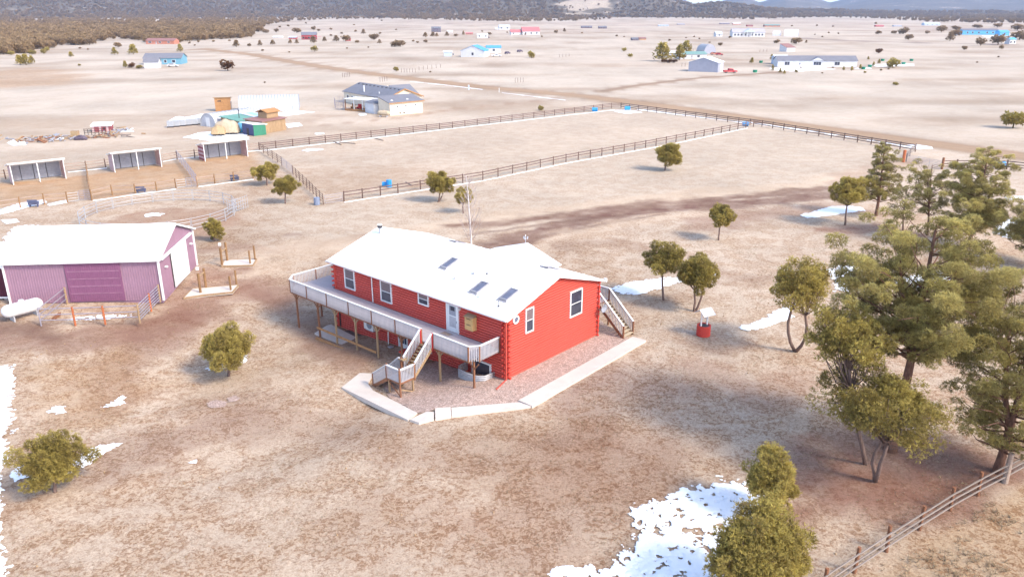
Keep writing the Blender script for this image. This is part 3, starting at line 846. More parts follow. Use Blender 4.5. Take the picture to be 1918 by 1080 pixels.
def pine_mesh(seed, zc, cz, ax, dens=1.0, off=0., tiers=12, r0=.28, cone=0., tuft=.28, fork=False, thin=.0, clump=1.0):
    """a ponderosa: red-brown trunk, spreading limbs, tufts of long needles in flat clumps"""
    rs = np.random.RandomState(seed)
    mb = MB(); H = zc + cz
    tp, rad = [], []
    for i in range(13):
        t = i / 12
        tp.append(np.array([off * t ** 1.2 + .10 * math.sin(t * 5 + seed), .10 * math.cos(t * 4 + seed), -.2 + t * H * .97]))
        rad.append(r0 * (1.25 if i == 0 else 1) * (1 - .88 * t ** .9) + .02)
    mb.tube(tp, rad, 10)
    def trunk_at(z):
        t = min(max((z + .2) / (H * .97), 0), 1) * 12; i = min(int(t), 11)
        return tp[i] * (1 - t + i) + tp[i + 1] * (t - i)
    bot = zc - cz
    t2 = None
    if fork:
        a = trunk_at(max(bot, .2 * H)); b = a + np.array([-off * .3 - ax * .35, .2, cz * 1.3])
        t2 = limb(mb, rs, a, b, r0 * .65, .05, .05, 7, 8)
    parts = []
    for k in range(tiers):
        zf = (k + .5) / tiers
        z = bot + 2 * cz * zf
        w = ax * ((1 - cone) * math.sqrt(max(1 - (2 * zf - 1) ** 2 * .93, .02)) + cone * (1.03 - zf) ** .8)
        nb = rs.randint(6, 9) if zf < .85 else 5
        for j in range(nb):
            th = j * 6.283 / nb + k * 1.7 + rs.rand() * .9
            L = max(w * (.60 + .55 * rs.rand()), .3)
            a = trunk_at(z - L * .25 - rs.rand() * .3)
            if t2 is not None and math.cos(th) < -.2 and zf > .3: a = t2[min(7, int(zf * 7))]
            ctr = trunk_at(z)
            b = ctr + np.array([math.cos(th) * L, math.sin(th) * L, rs.normal() * .2 + L * .05])
            limb(mb, rs, a, b, r0 * .24 * (1.1 - zf) + .018, .012, .08, 4, 5)
            if rs.rand() < thin: continue
            nc = max(1, int(L / 1.05 + .3))
            for c in range(nc + 1):
                t = .42 + .62 * (c + rs.rand() * .7) / (nc + .5)
                cc = a + (b - a) * t + rs.normal(size=3) * .2 * L * np.array([1, 1, .4]) + np.array([0, 0, .1])
                rr = (.27 + .22 * rs.rand()) * min(1.3, .55 + L * .2) * clump
                n = int(84 * dens * (rr / .42) ** 2)
                d = rs.normal(size=(n, 3)); d /= np.linalg.norm(d, axis=1, keepdims=True)
                e = rs.rand(n) ** .6
                P = cc + d * (rr * (.3 + .7 * e))[:, None] * np.array([1.1, 1.1, .72])
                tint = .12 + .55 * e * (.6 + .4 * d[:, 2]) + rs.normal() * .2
                parts.append(sprays(rs, P, d + np.array([0, 0, .7]), tuft * .72, tint, 8, .15, 1.0, .3))
    V, F, T = join(parts)
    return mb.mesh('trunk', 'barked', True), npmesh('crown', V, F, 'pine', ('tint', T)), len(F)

# ------------------------------------------------------------ the red log house
# local frame: x runs from the right gable towards the left end, y points out of the long front wall
HL, HW, HE, HR_, DZ = 20.9, 11.4, 4.92, 6.69, 2.35
house = thing('log_house', 'long two-storey red log-sided house with white metal roof in the middle of the yard', 'house', (HO[0], HO[1], 0), HA)
def Hx(u, v, z=0):
    return Vector((HO[0] + u * HU[0] + v * HV[0], HO[1] + u * HU[1] + v * HV[1], z))
mb = MB().box(.06, HL - .06, -HW + .06, -.06, -1.35, HE)
mb.extrude([(-HW + .06, HE), (-.06, HE), (-HW / 2, HR_ - .05)], .06, HL - .06)
mb.box(5.2, 12.2, -12.1, -HW, -.3, HE)
mb.extrude([(5.2, HE), (12.2, HE), (8.7, 6.1)], -12.1, -HW, 'y')
mb.build('wall', 'chink', house)
LOG = .215
def logmesh(name, L, m='red'):
    """one half-round log, lying along x from 0 to L, round side towards +y"""
    n = 6
    h2 = LOG / 2 - .016
    prof = [(-.04, -h2)] + [(.10 * math.sin(math.pi * k / n) - .01, -h2 * math.cos(math.pi * k / n)) for k in range(n + 1)] + [(-.04, h2)]
    return MB().extrude(prof, 0, L).mesh(name, m)
_lm = {}
def getlog(L):
    L = round(L, 2)
    if L not in _lm: _lm[L] = logmesh('log', L)
    return _lm[L]
z = -1.25
while z < HE - .02:
    o = link('log', getlog(HL - .3), house, (.15, 0, z))
    o = link('log', getlog(HL - .3), house, (HL - .15, -HW, z), math.pi)
    z += LOG
for xx, rz_, y0 in ((0, math.pi / 2, None), (HL, -math.pi / 2, None)):
    z = .1 if xx == 0 else -1.25
    while z < HR_ - .2:
        L = HW - .3 if z < HE - .05 else (HR_ - z - .06) / (HR_ - HE) * HW - .1
        L = min(L, HW - .3)
        ya = -HW / 2 - L / 2 if xx == 0 else -HW / 2 + L / 2
        link('log', getlog(L), house, (xx, ya, z), rz_)
        z += LOG
# butt ends of the logs stacked at the corners
endm = MB().tube([(0, -.02, 0), (0, .30, 0)], .082, 8).mesh('log_end', 'redend')
for (cx, cy) in ((0, 0), (HL, 0), (0, -HW)):
    k = 0; z = -1.2 if cx else -.1
    while z < HE - .05:
        sx = -1 if cx == 0 else 1; sy = 1 if cy == 0 else -1
        if k % 2 == 0: link('log_end', endm, house, (cx - sx * .17, cy, z), 0 if sy > 0 else math.pi)
        else: link('log_end', endm, house, (cx, cy - sy * .17, z), math.pi / 2 if sx < 0 else -math.pi / 2)
        z += LOG / 1.0; k += 1
MB().box(-.10, .02, .02, .13, -.1, HE - .05).build('corner_trim', 'red', house)
MB().box(.30, .37, .0, .16, 2.3, HE - .1).build('corner_trim', 'reddark', house)
MB().box(HL - .42, HL - .30, .0, .16, -1.2, HE - .1).build('corner_trim', 'red', house)
MB().box(-.08, .02, -HW - .13, -HW + .0, .0, HE - .05).build('corner_trim', 'red', house)
# roof: two slabs, ridge cap, drip edge, gable wing behind
OV = .38
def slope(m, x0, x1, y_out, z_out, y_in, z_in, th=.09):
    return m.extrude([(y_out, z_out), (y_out, z_out - th), (y_in, z_in - th), (y_in, z_in)], x0, x1)
sl_ = (HR_ - HE) / (HW / 2)
EZ = HE + .12
r = MB(); slope(r, -OV, HL + OV, OV, EZ - OV * sl_, -HW / 2, HR_ + .12); r.build('roof', 'whitemetal', house)
r = MB(); slope(r, -OV, HL + OV, -HW - OV, EZ - OV * sl_, -HW / 2, HR_ + .12); r.build('roof', 'whitemetal', house)
rib = MB()
for side in (1, -1):
    x = -OV + .3
    while x < HL + OV:
        a = (x, OV if side > 0 else -HW - OV, EZ - OV * sl_ + .01); b = (x, -HW / 2, HR_ + .13)
        rib.beam(a, b, .035, .028); x += .92
tag(rib.build('roof_seam', 'whitemetal', house), kind='stuff')
MB().extrude([(-HW / 2 - .2, HR_ + .08), (-HW / 2, HR_ + .16), (-HW / 2 + .2, HR_ + .08)], -OV, HL + OV).build('ridge_cap', 'whitemetal', house)
# wing roof
wz, wx = 6.2, 8.7
r = MB()
for s_ in (1, -1):
    hw = 3.9
    r.add([(wx, -12.5, wz), (wx + s_ * hw, -12.5, wz - hw * .31), (wx + s_ * hw, -9.2, wz - hw * .31), (wx, -7.0, wz),
           (wx, -12.5, wz - .09), (wx + s_ * hw, -12.5, wz - hw * .31 - .09), (wx + s_ * hw, -9.2, wz - hw * .31 - .09), (wx, -7.0, wz - .09)],
          [(0, 1, 2, 3), (7, 6, 5, 4), (0, 4, 5, 1), (1, 5, 6, 2)])
r.build('wing_roof', 'whitemetal', house)
MB().box(-OV, HL + OV, OV - .02, OV + .02, EZ - OV * sl_ - .17, EZ - OV * sl_ - .02).build('fascia', 'reddark', house)
g = MB().extrude([(OV + .02, EZ - OV * sl_ + .0), (OV + .12, EZ - OV * sl_ + .02), (OV + .12, EZ - OV * sl_ - .08), (OV + .02, EZ - OV * sl_ - .09)], -OV, HL + OV); g.build('gutter', 'white', house)
g = MB()
for s_ in (1, -1):
    yo = OV if s_ > 0 else -HW - OV
    g.beam((-OV - .02, yo, EZ - OV * sl_ - .06), (-OV - .02, -HW / 2, HR_ + .05), .04, .17)
g.build('rake_trim', 'white', house)
MB().box(-OV - .1, -OV + .15, -HW - OV - .15, -HW - OV - .0, EZ - .3, EZ - .0).build('gutter_end', 'white', house)
# downspouts
MB().tube([(15.25, .14, 2.4), (15.25, .14, 4.62)], .05, 8).build('downspout', 'white', house)
MB().tube([(13.3, .3, -1.15), (13.3, .14, 2.2)], .05, 8).build('downspout', 'white', house)
MB().tube([(-.15, .17, 4.7), (-.15, .17, .12), (-.35, .9, .10), (-.6, 1.75, .05)], .055, 8).build('downspout', 'red', house)

def window(parent, loc, rz_, w, h, sashes=2, curtain=True, white='white', depth=.12, name='window'):
    """white framed sash window facing local +y; loc is the centre of its foot"""
    t = .11
    f = MB()
    f.box(-w / 2, w / 2, 0, depth + .02, 0, t).box(-w / 2, w / 2, 0, depth + .02, h - t, h)
    f.box(-w / 2, -w / 2 + t, 0, depth + .02, t, h - t).box(w / 2 - t, w / 2, 0, depth + .02, t, h - t)
    o = f.build(name, white, parent); o.location = loc; o.rotation_euler[2] = rz_
    step = (h - 2 * t) / sashes
    for i in range(sashes):
        z0 = t + i * step
        p = MB().box(-w / 2 + t, w / 2 - t, .03, depth - .03, z0 + .02, z0 + step - .02)
        link('pane', p.mesh('pane', 'curtain' if (curtain and i == sashes - 1) else 'glass'), o)
        if i: MB().box(-w / 2 + t, w / 2 - t, 0, depth, z0 - .025, z0 + .025).build('sash_bar', white, o)
    return o
def FW(u, z, w, h, **k): return window(house, (u, 0.0, z), 0, w, h, **k)
FW(18.4, 2.80, 1.45, 1.88, sashes=2); FW(13.46, 2.80, 1.45, 1.88, sashes=2); FW(8.82, 3.72, 1.25, 1.03, sashes=2)
window(house, (0, -2.5, 3.07), math.pi / 2, .95, 1.98); window(house, (0, -8.24, 2.72), math.pi / 2, 1.6, 2.2, curtain=False)
for (u, z_) in ((3.5, 3.0), (15, 3.0), (18.5, 3.0)): window(house, (u, -HW, z_), math.pi, 1.2, 1.3)
for v in (3.0, 8.0): window(house, (HL, -v, 3.0), -math.pi / 2, 1.2, 1.3)
# round window in the gable
n = 16; rw = MB()
ring = [(.34 * math.cos(2 * math.pi * k / n), .34 * math.sin(2 * math.pi * k / n)) for k in range(n)]
ring2 = [(.21 * math.cos(2 * math.pi * k / n), .21 * math.sin(2 * math.pi * k / n)) for k in range(n)]
vs_ = [(-.13, -.97 + a, 4.55 + b) for a, b in ring] + [(-.13, -.97 + a, 4.55 + b) for a, b in ring2] + [(.0, -.97 + a, 4.55 + b) for a, b in ring] + [(-.05, -.97 + a, 4.55 + b) for a, b in ring2]
fs_ = []
for k in range(n):
    q = (k + 1) % n
    fs_ += [(k, q, n + q, n + k), (k, 2 * n + k, 2 * n + q, q), (n + k, n + q, 3 * n + q, 3 * n + k)]
rw.add(vs_, fs_); rwo = rw.build('round_window', 'white', house)
MB().add([(-.10, -.97 + a, 4.55 + b) for a, b in ring2], [tuple(range(n))]).build('pane', 'skyglass', rwo)
# upper front door
dr = MB(); dr.box(4.82, 4.94, 0, .15, DZ, 4.72).box(6.06, 6.18, 0, .15, DZ, 4.72).box(4.94, 6.06, 0, .15, 4.60, 4.72).box(4.94, 6.06, 0, .10, DZ, 4.60)
dro = dr.build('door', 'white', house)
for z0, z1 in ((2.75, 3.62), (3.72, 4.5)): MB().box(5.14, 5.86, .10, .115, z0, z1).build('pane', 'greyrail' if z0 < 3 else 'shedgrey', dro)
MB().box(5.26, 5.70, .115, .125, 4.12, 4.46).build('pane', 'glass', dro)
MB().tube([(5.03, .10, 3.35), (5.03, .17, 3.35), (5.03, .17, 3.2)], .018, 6).build('handle', 'darkmetal', dro)
MB().box(4.60, 4.70, .06, .22, 4.40, 4.58).tube([(4.65, .2, 4.55), (4.65, .36, 4.47)], .05, 8).build('porch_light', 'white', house)
M['cratewood'] = mat('honey coloured wood', (.55, .33, .14), .7, .15, 3)
# box cupboard hanging by the door
wb = thing('wooden_wall_box', 'small pale wooden cupboard box hung on the red wall right of the white door', 'wall box', Hx(3.35, -.09, 3.2), HA)
MB().box(-.42, .42, 0, .42, 0, 1.05).build('case', 'cratewood', wb)
MB().add([(-.47, 0, 1.16), (.47, 0, 1.16), (.47, .5, 1.03), (-.47, .5, 1.03), (-.47, 0, 1.20), (.47, 0, 1.20), (.47, .5, 1.07), (-.47, .5, 1.07)],
         [(0, 3, 2, 1), (4, 5, 6, 7), (0, 1, 5, 4), (1, 2, 6, 5), (2, 3, 7, 6), (3, 0, 4, 7)]).build('lid', 'palewood', wb)
for zz in (.12, .60): MB().box(-.36, .36, .42, .44, zz, zz + .38).build('front_panel', 'cratewood', wb)
for zz in (.42, .90): MB().box(-.22, .22, .44, .455, zz, zz + .05).build('slot', 'darkmetal', wb)
mt_ = thing('door_mat', 'small dark grey door mat on the deck before the white upper door', 'door mat', Hx(5.6, -.72, DZ), HA)
MB().box(-.5, .5, -.3, .3, 0.0, .02).build('mat', 'greymetal', mt_); MB().box(-.42, .42, -.22, .22, .02, .028).build('inlay', 'fencewood', mt_)
# lower storey under the deck
f = MB().box(11.0, 11.08, .0, .13, -1.2, .85).box(12.1, 12.18, .0, .13, -1.2, .85).box(11.08, 12.1, 0, .13, .77, .85).box(11.08, 12.1, 0, .09, -1.2, .77)
ld = f.build('door', 'white', house)
for k in range(3): MB().box(11.16 + k * .31, 11.40 + k * .31, .09, .105, -.4, .6).build('pane', 'glass', ld)
window(house, (8.8, 0, -.3), 0, 1.4, 1.1, curtain=False)
window(house, (2.5, 0, -.55), 0, 2.0, 1.35, sashes=1, curtain=False)
MB().box(1.45, 1.53, .02, .15, -.7, .85).build('window_jamb', 'white', house)
MB().box(20.2, 20.32, 0, .14, -1.2, 1.9).build('post_trim', 'darkmetal', house)
# ridge flue, pipes, skylights
def onroof(u, v): return HE + .12 + v / (HW / 2) * (HR_ - HE) if v < HW / 2 else HE + .12 + (HW - v) / (HW / 2) * (HR_ - HE)
z = onroof(20.1, 4.9)
fl = MB().tube([(20.1, -4.9, z - .1), (20.1, -4.9, z + .55)], .11, 10).build('flue', 'galv', house)
MB().tube([(20.1, -4.9, z + .52), (20.1, -4.9, z + .78)], .22, 12).build('cap', 'darkmetal', fl)
MB().tube([(20.1, -4.9, z + .78), (20.1, -4.9, z + .84)], [.24, .16], 12).build('snow_cap', 'snow', fl)
for u, v in ((5.4, 3.7), (1.43, .75)):
    z = onroof(u, v); MB().tube([(u, -v, z - .05), (u, -v, z + .42)], .025, 6).tube([(u, -v, z - .03), (u, -v, z + .06)], [.12, .05], 8).build('vent_pipe', 'darkmetal', house)
z = onroof(6.48, 3.32); MB().tube([(6.48, -3.32, z - .05), (6.48, -3.32, z + .3)], .05, 8).box(6.33, 6.63, -3.5, -3.15, z - .03, z + .03).build('vent_pipe', 'galv', house)
z = onroof(7.41, 2.05); MB().tube([(7.41, -2.05, z - .05), (7.41, -2.05, z + .26), (7.33, -1.95, z + .33), (7.26, -1.85, z + .24)], .07, 8).build('vent_pipe', 'galv', house)
z = onroof(3.7, 1.04); MB().tube([(3.7, -1.04, z - .05), (3.7, -1.04, z + .18)], .09, 8).build('vent_pipe', 'white', house)
def skylight(u0, u1, v0, v1, face='skyglass'):
    z0, z1 = onroof(0, v0), onroof(0, v1)
    def slab(a, b, c, d, h0, h1):
        f0 = lambda v: z0 + (z1 - z0) * (v - v0) / (v1 - v0)
        vs = [(a, -c, f0(c) + h0), (b, -c, f0(c) + h0), (b, -d, f0(d) + h0), (a, -d, f0(d) + h0), (a, -c, f0(c) + h1), (b, -c, f0(c) + h1), (b, -d, f0(d) + h1), (a, -d, f0(d) + h1)]
        return vs, [(0, 3, 2, 1), (4, 5, 6, 7), (0, 1, 5, 4), (1, 2, 6, 5), (2, 3, 7, 6), (3, 0, 4, 7)]
    f = MB(); t = .07
    f.add(*slab(u0, u0 + t, v0, v1, -.05, .12)); f.add(*slab(u1 - t, u1, v0, v1, -.05, .12))
    f.add(*slab(u0 + t, u1 - t, v0, v0 + t * 2, -.05, .12)); f.add(*slab(u0 + t, u1 - t, v1 - t, v1, -.05, .12))
    o = f.build('skylight', 'greymetal', house)
    MB().add(*slab(u0 + t, u1 - t, v0 + t * 2, v1 - t, .02, .07)).build('pane', face, o)
    MB().add(*slab(u0 - .1, u1 + .1, v0 - .16, v0 - .01, -.03, .03)).build('flashing', 'greymetal', o)
skylight(9.25, 10.0, 2.85, 4.3); skylight(4.2, 5.0, 1.25, 2.65); skylight(1.3, 2.1, 1.42, 2.85)
skylight(15.0, 16.0, 9.6, 10.9); skylight(2.9, 3.8, 8.3, 9.8)

# ------------------------------------------------------------ deck round the front and left end
deck = thing('raised_deck', 'long raised deck with white baluster railing along the front of the red house', 'deck', (HO[0], HO[1], 0), HA)
outl = [(.55, .12), (.55, 2.25), (1.05, 2.85), (23.3, 2.95), (24.1, 2.1), (24.1, -2.6), (HL + .12, -2.6), (HL + .12, .12)]
MB().prism(outl[::-1], DZ - .16, DZ - .12).build('deck_frame', 'postwood', deck)
# boards run along the house
k = 0; y = .13
def clipx(y):
    x0 = .55 if y < 2.25 else .55 + (y - 2.25) / .6 * .5
    x1 = 24.1 if y < 2.1 else 24.1 - (y - 2.1) / .85 * .8
    return x0, x1
while y < 2.80:
    x0, x1 = clipx(y + .13)
    MB().box(x0, x1, y, y + .135, DZ - .115, DZ - .01 + .004 * (k % 3)).build('deck_board', 'deckfloor', deck)
    y += .142; k += 1
y = .11
while y > -2.5:
    MB().box(HL + .13, 24.1, y - .135, y, DZ - .115, DZ - .01 + .004 * (k % 3)).build('deck_board', 'deckfloor', deck)
    y -= .142; k += 1
MB().beam((.9, 2.75, DZ - .26), (23.4, 2.86, DZ - .26), .09, .24).build('rim_beam', 'postwood', deck)
for x in np.arange(1.2, 24, 1.2): MB().beam((x, .1, DZ - .22), (x, 2.8, DZ - .22), .05, .16).build('joist', 'postwood', deck)
balm = MB().box(-.033, .033, -.018, .018, 0, 1.12).mesh('baluster', 'greyrail')
postm = MB().box(-.05, .05, -.05, .05, -.28, .98).mesh('rail_post', 'postwood')
def railing(parent, pts, zs, step=.135, posts=True, skip_end=False, bal=balm, pm=postm, topmat='white', hh=1.0, drop=.2):
    """balusters, posts and handrail along a local polyline at deck height zs (one per point)"""
    for i in range(len(pts) - 1):
        a, b = Vector((*pts[i], zs[i])), Vector((*pts[i + 1], zs[i + 1]))
        L = (b.xy - a.xy).length; n = max(1, int(L / step)); ang = math.atan2(b.y - a.y, b.x - a.x)
        for k in range(n):
            p = a.lerp(b, (k + .5) / n)
            link('baluster', bal, parent, (p.x, p.y, p.z - drop), ang)
        MB().beam(a + Vector((0, 0, hh)), b + Vector((0, 0, hh)), .15, .045).build('handrail', topmat, parent)
        MB().beam(a + Vector((0, 0, hh - .08)), b + Vector((0, 0, hh - .08)), .04, .09).build('top_rail', 'greyrail', parent)
        if posts: link('rail_post', pm, parent, a, ang)
        if posts and i == len(pts) - 2 and not skip_end: link('rail_post', pm, parent, b, ang)
e = .04
railing(deck, [(.55, .2), (.55 - e, 2.28), (1.03, 2.90), (4.72, 2.90)], [DZ] * 4)
railing(deck, [(6.0, 2.92), (9.0, 2.94), (11.9, 2.95), (14.9, 2.96), (17.9, 2.97), (20.8, 2.98), (23.33, 3.0), (24.14, 2.12), (24.14, -.3), (24.14, -2.6), (HL + .3, -2.6)], [DZ] * 11, step=.15)
supm = MB().box(-.07, .07, -.07, .07, -3.75, -.30).mesh('support_post', 'postwood')
suppale = MB().box(-.075, .075, -.075, .075, -3.75, -.30).mesh('support_post', 'palewood')
for i, (u, v) in enumerate([(.9, 2.5), (4.4, 2.6), (8.7, 2.65), (11.6, 2.75), (14.4, 2.75), (17.1, 2.8), (19.6, 2.8), (22.9, 2.75), (23.7, -.3), (23.7, -2.3)]):
    p = Hx(u, -v); zg = float(gz(p.x, p.y))
    hgt = DZ - .3 - zg
    pale = i in (1, 3, 4, 5)
    o = link('support_post', MB().box(-.065, .065, -.065, .065, zg - .2, DZ - .28).mesh('support_post', 'palewood' if pale else 'postwood'), deck, (u, v, 0))
    for s_ in (1, -1): MB().beam((s_ * .06, 0, DZ - .85), (s_ * .5, 0, DZ - .36), .05, .09).build('knee_brace', 'palewood' if pale else 'postwood', o)
MB().beam((11.8, 2.8, -.38), (19.9, 2.86, -.38), .05, .2).build('side_board', 'orangewood', deck)
# stairs in front: upper flight, landing, lower flight
stairs = thing('front_staircase', 'two-flight wooden staircase with white balusters from the long deck down to the path', 'staircase', (HO[0], HO[1], 0), HA)
LZ, GZ_ = .50, -.80
def flight(parent, a, b, z0, z1, width, axis, n, mt='palewood'):
    """treads between two local points; axis is the direction of the treads' width"""
    a, b = Vector(a), Vector(b); d = (b - a) / n; q = Vector(axis).normalized() * width / 2
    for k in range(n):
        z = z0 + (z1 - z0) * (k + .5) / n
        c = a + d * (k + .5)
        MB().beam((c.x - q.x, c.y - q.y, z), (c.x + q.x, c.y + q.y, z), d.length * 1.12, .05).build('tread', mt, parent)
    for s_ in (1, -1):
        MB().beam((a.x + s_ * q.x, a.y + s_ * q.y, z0 - .1), (b.x + s_ * q.x, b.y + s_ * q.y, z1 - .1), .05, .26).build('stringer', 'palewood' if s_ < 0 else 'postwood', parent)
flight(stairs, (5.36, 3.0), (5.36, 4.85), DZ - .1, LZ, 1.22, (1, 0), 9)
for k in range(10): MB().box(4.75 + k * .145, 4.89 + k * .145, 4.85, 6.25, LZ - .04, LZ).build('landing_board', 'deckfloor', stairs)
MB().box(4.75, 6.2, 4.85, 6.25, LZ - .2, LZ - .05).build('landing_frame', 'postwood', stairs)
flight(stairs, (6.2, 5.55), (7.85, 5.55), LZ - .08, GZ_ + .12, 1.3, (0, 1), 6)
tallp = lambda z0, z1, m='postwood', w=.055: MB().box(-w, w, -w, w, z0, z1).mesh('newel_post', m)
for (x, y_, z0, z1, m_) in ((4.75, 6.25, GZ_ - .2, LZ + 1.12, 'postwood'), (6.2, 6.25, LZ - .25, LZ + 1.1, 'postwood'), (4.75, 4.85, LZ - .3, LZ + 1.1, 'postwood'), (6.2, 4.85, LZ - .3, LZ + 1.1, 'postwood'),
                            (4.72, 3.02, DZ - .4, DZ + 1.02, 'reddark'), (6.0, 3.02, DZ - .4, DZ + 1.02, 'reddark'), (7.95, 6.2, GZ_ - .1, GZ_ + 1.05, 'postwood'), (7.95, 4.9, GZ_ - .1, GZ_ + 1.05, 'postwood')):
    link('newel_post', tallp(z0, z1, m_), stairs, (x, y_, 0))
for (x, y_) in ((6.1, 6.15), (4.85, 4.95), (6.1, 4.95)): link('newel_post', tallp(GZ_ - .2, LZ - .2, 'palewood', .06), stairs, (x, y_, 0))
MB().beam((4.75, 6.2, -.1), (4.85, 5.0, -.7), .04, .09).build('cross_brace', 'palewood', stairs)
MB().beam((4.8, 6.2, -.7), (6.1, 6.2, .2), .04, .09).build('cross_brace', 'postwood', stairs)
sb = MB().box(-.03, .03, -.018, .018, 0, 1.0).mesh('baluster', 'greyrail')
railing(stairs, [(4.72, 3.06), (4.75, 4.85)], [DZ, LZ], bal=sb, posts=False, drop=.05)
railing(stairs, [(6.0, 3.06), (6.05, 4.75)], [DZ, LZ + .15], bal=sb, posts=False, drop=.05)
railing(stairs, [(4.75, 4.88), (4.75, 6.25), (6.2, 6.28)], [LZ] * 3, bal=sb, posts=False, drop=.05)
railing(stairs, [(6.2, 6.25), (7.95, 6.2)], [LZ, GZ_ + .05], bal=sb, posts=False, drop=.0)
railing(stairs, [(6.2, 4.85), (6.5, 4.85), (7.95, 4.9)], [LZ, LZ, GZ_ + .05], bal=sb, posts=False, drop=.0)
MB().box(5.9, 6.4, 4.55, 4.95, LZ + .9, LZ + 1.0).build('rail_cap', 'palewood', stairs)
# back stairs beyond the right gable
bs = thing('back_staircase', 'single flight of wooden stairs with white railings behind the right end of the red house', 'staircase', (HO[0], HO[1], 0), HA)
MB().box(.7, 2.6, -14.0, -12.5, 2.2, 2.35).build('landing_frame', 'postwood', bs)
for k in range(10): MB().box(.7, 2.6, -14.0 + .15 * k, -14.0 + .15 * k + .14, 2.35, 2.38).build('landing_board', 'deckfloor', bs)
MB().box(2.0, 4.6, -13.2, -11.4, 2.05, 2.3).build('porch_floor', 'deckfloor', bs)
flight(bs, (.7, -13.2), (-2.2, -12.9), 2.28, .08, 1.4, (0, 1), 11, 'tanpale')
railing(bs, [(.65, -12.5), (-2.15, -12.2)], [2.35, .15], bal=sb, step=.16, posts=False, drop=.0)
railing(bs, [(.65, -14.0), (-2.15, -13.65)], [2.35, .15], bal=sb, step=.16, posts=False, drop=.0)
railing(bs, [(2.6, -14.0), (.65, -14.0)], [2.35, 2.35], bal=sb, step=.16, posts=False, drop=.0)
for (x, y_, z0, z1) in ((-2.15, -12.2, -.1, 1.15), (-2.15, -13.65, -.1, 1.15), (.65, -12.5, -.1, 3.35), (.65, -14.0, -.1, 3.35), (2.6, -14.0, -.1, 3.35)):
    link('newel_post', tallp(z0, z1), bs, (x, y_, 0))
MB().box(.8, 1.9, -12.9, -11.9, .75, .85).build('bench_top', 'white', bs)
dish = thing('satellite_dish', 'grey satellite dish on a short arm at the far corner of the right gable', 'satellite dish', Hx(-.3, 11.35, 2.6), HA)
nn = 14; v_ = [(0, 0, 0)]
for rr_, dd in ((.22, .03), (.42, .12)):
    v_ += [(-dd - .28, rr_ * math.cos(2 * math.pi * k / nn), rr_ * .85 * math.sin(2 * math.pi * k / nn)) for k in range(nn)]
v_[0] = (-.26, 0, 0)
fz = [(0, 1 + k, 1 + (k + 1) % nn) for k in range(nn)] + [(1 + k, 1 + nn + k, 1 + nn + (k + 1) % nn, 1 + (k + 1) % nn) for k in range(nn)]
MB().add(v_, fz).build('reflector', 'shedgrey', dish, True)
MB().tube([(.3, 0, -.35), (-.25, 0, 0)], .03, 6).build('arm', 'galv', dish)
MB().tube([(-.3, 0, -.3), (-.75, 0, -.05)], .018, 6).build('feed_arm', 'galv', dish)
# things under and by the deck
ac = thing('outdoor_ac_unit', 'white outdoor air conditioner with round fan grille on the lower red wall', 'air conditioner', Hx(15.6, -.12, -.15), HA)
MB().box(-.62, .62, 0, .42, 0, .95).build('case', 'white', ac)
MB().add([(-.12 + .36 * math.cos(k * math.pi / 8), .43, .48 + .36 * math.sin(k * math.pi / 8)) for k in range(16)], [tuple(range(16))]).build('fan_grille', 'shedgrey', ac)
for k in range(3): MB().tube([(-.12 + (.1 + .1 * k) * math.cos(t * math.pi / 8), .44, .48 + (.1 + .1 * k) * math.sin(t * math.pi / 8)) if False else (-.12 + (.1 + .1 * k) * math.cos(t * math.pi / 8), .44, .48 + (.1 + .1 * k) * math.sin(t * math.pi / 8)) for t in range(17)], .012, 4).build('grille_ring', 'greymetal', ac)
MB().box(-.5, .5, .05, .35, -.12, 0).build('bracket', 'greymetal', ac)
well = thing('window_well', 'galvanised corrugated steel window well in front of the basement window', 'window well', (HO[0], HO[1], 0), HA)
for k in range(5):
    z0 = -.35 + k * .15
    pl = [(4.0, .1), (3.95, 1.0), (3.55, 1.45), (2.5, 1.55), (1.65, 1.45), (1.2, 1.05), (1.15, .1)]
    w_ = MB(); w_.tube([(a, b, z0) for a, b in pl], [.075] * 7, 8); w_.build('corrugation', 'galv', well, True)
slide = thing('toy_box', 'yellow play box with a red lid standing under the deck beside the stairs', 'play box', Hx(8.9, -1.45, -.83), HA)
MB().box(-.5, .5, -.45, .45, 0, .75).build('box', mat('yellow plastic', (.62, .30, .03), .5, .1, 3), slide)
MB().box(-.58, .95, -.6, .6, .78, .9).build('lid', 'redend', slide)
cool = thing('ground_pipe_box', 'small white utility box at the foot of the downspout under the deck', 'utility box', Hx(12.5, -.7, -1.15), HA)
MB().box(-.2, .2, -.15, .15, 0, .35).build('case', 'white', cool); MB().box(-.22, .22, -.17, .17, .35, .4).build('lid', 'greyrail', cool)

# ------------------------------------------------------------ concrete paths and gravel bed
def slab(name, pts, h=.1, m='concrete'):
    P = [G(a, b) for a, b in pts]
    n = len(P)
    vs = [(p.x, p.y, p.z - .25) for p in P] + [(p.x, p.y, p.z + h) for p in P]
    o = MB().add(vs, [tuple(reversed(range(n))), tuple(range(n, 2 * n))] + [(i, (i + 1) % n, n + (i + 1) % n, n + i) for i in range(n)]).build(name, m)
    return tag(o, kind='structure')
patch('gravel_bed', [(700, 700), (735, 750), (785, 773), (800, 772), (815, 765), (975, 756), (1010, 735), (1178, 634), (1135, 610), (1125, 600), (1050, 600), (880, 640), (790, 690), (740, 690)], 'gravel', .2, .35, 1.2, .025, .02)
patch('stone_patch', [(385, 755), (405, 748), (425, 752), (420, 762), (395, 764)], 'gravel', .1, .2, 1.5, .02, .01)
patch('stone_patch', [(425, 745), (440, 740), (450, 745), (440, 752), (428, 752)], 'gravel', .1, .2, 1.5, .02, .01)
slab('path', [(640, 727), (674, 700), (700, 701), (689, 720), (699, 733), (732, 749), (782, 775), (764, 788)])
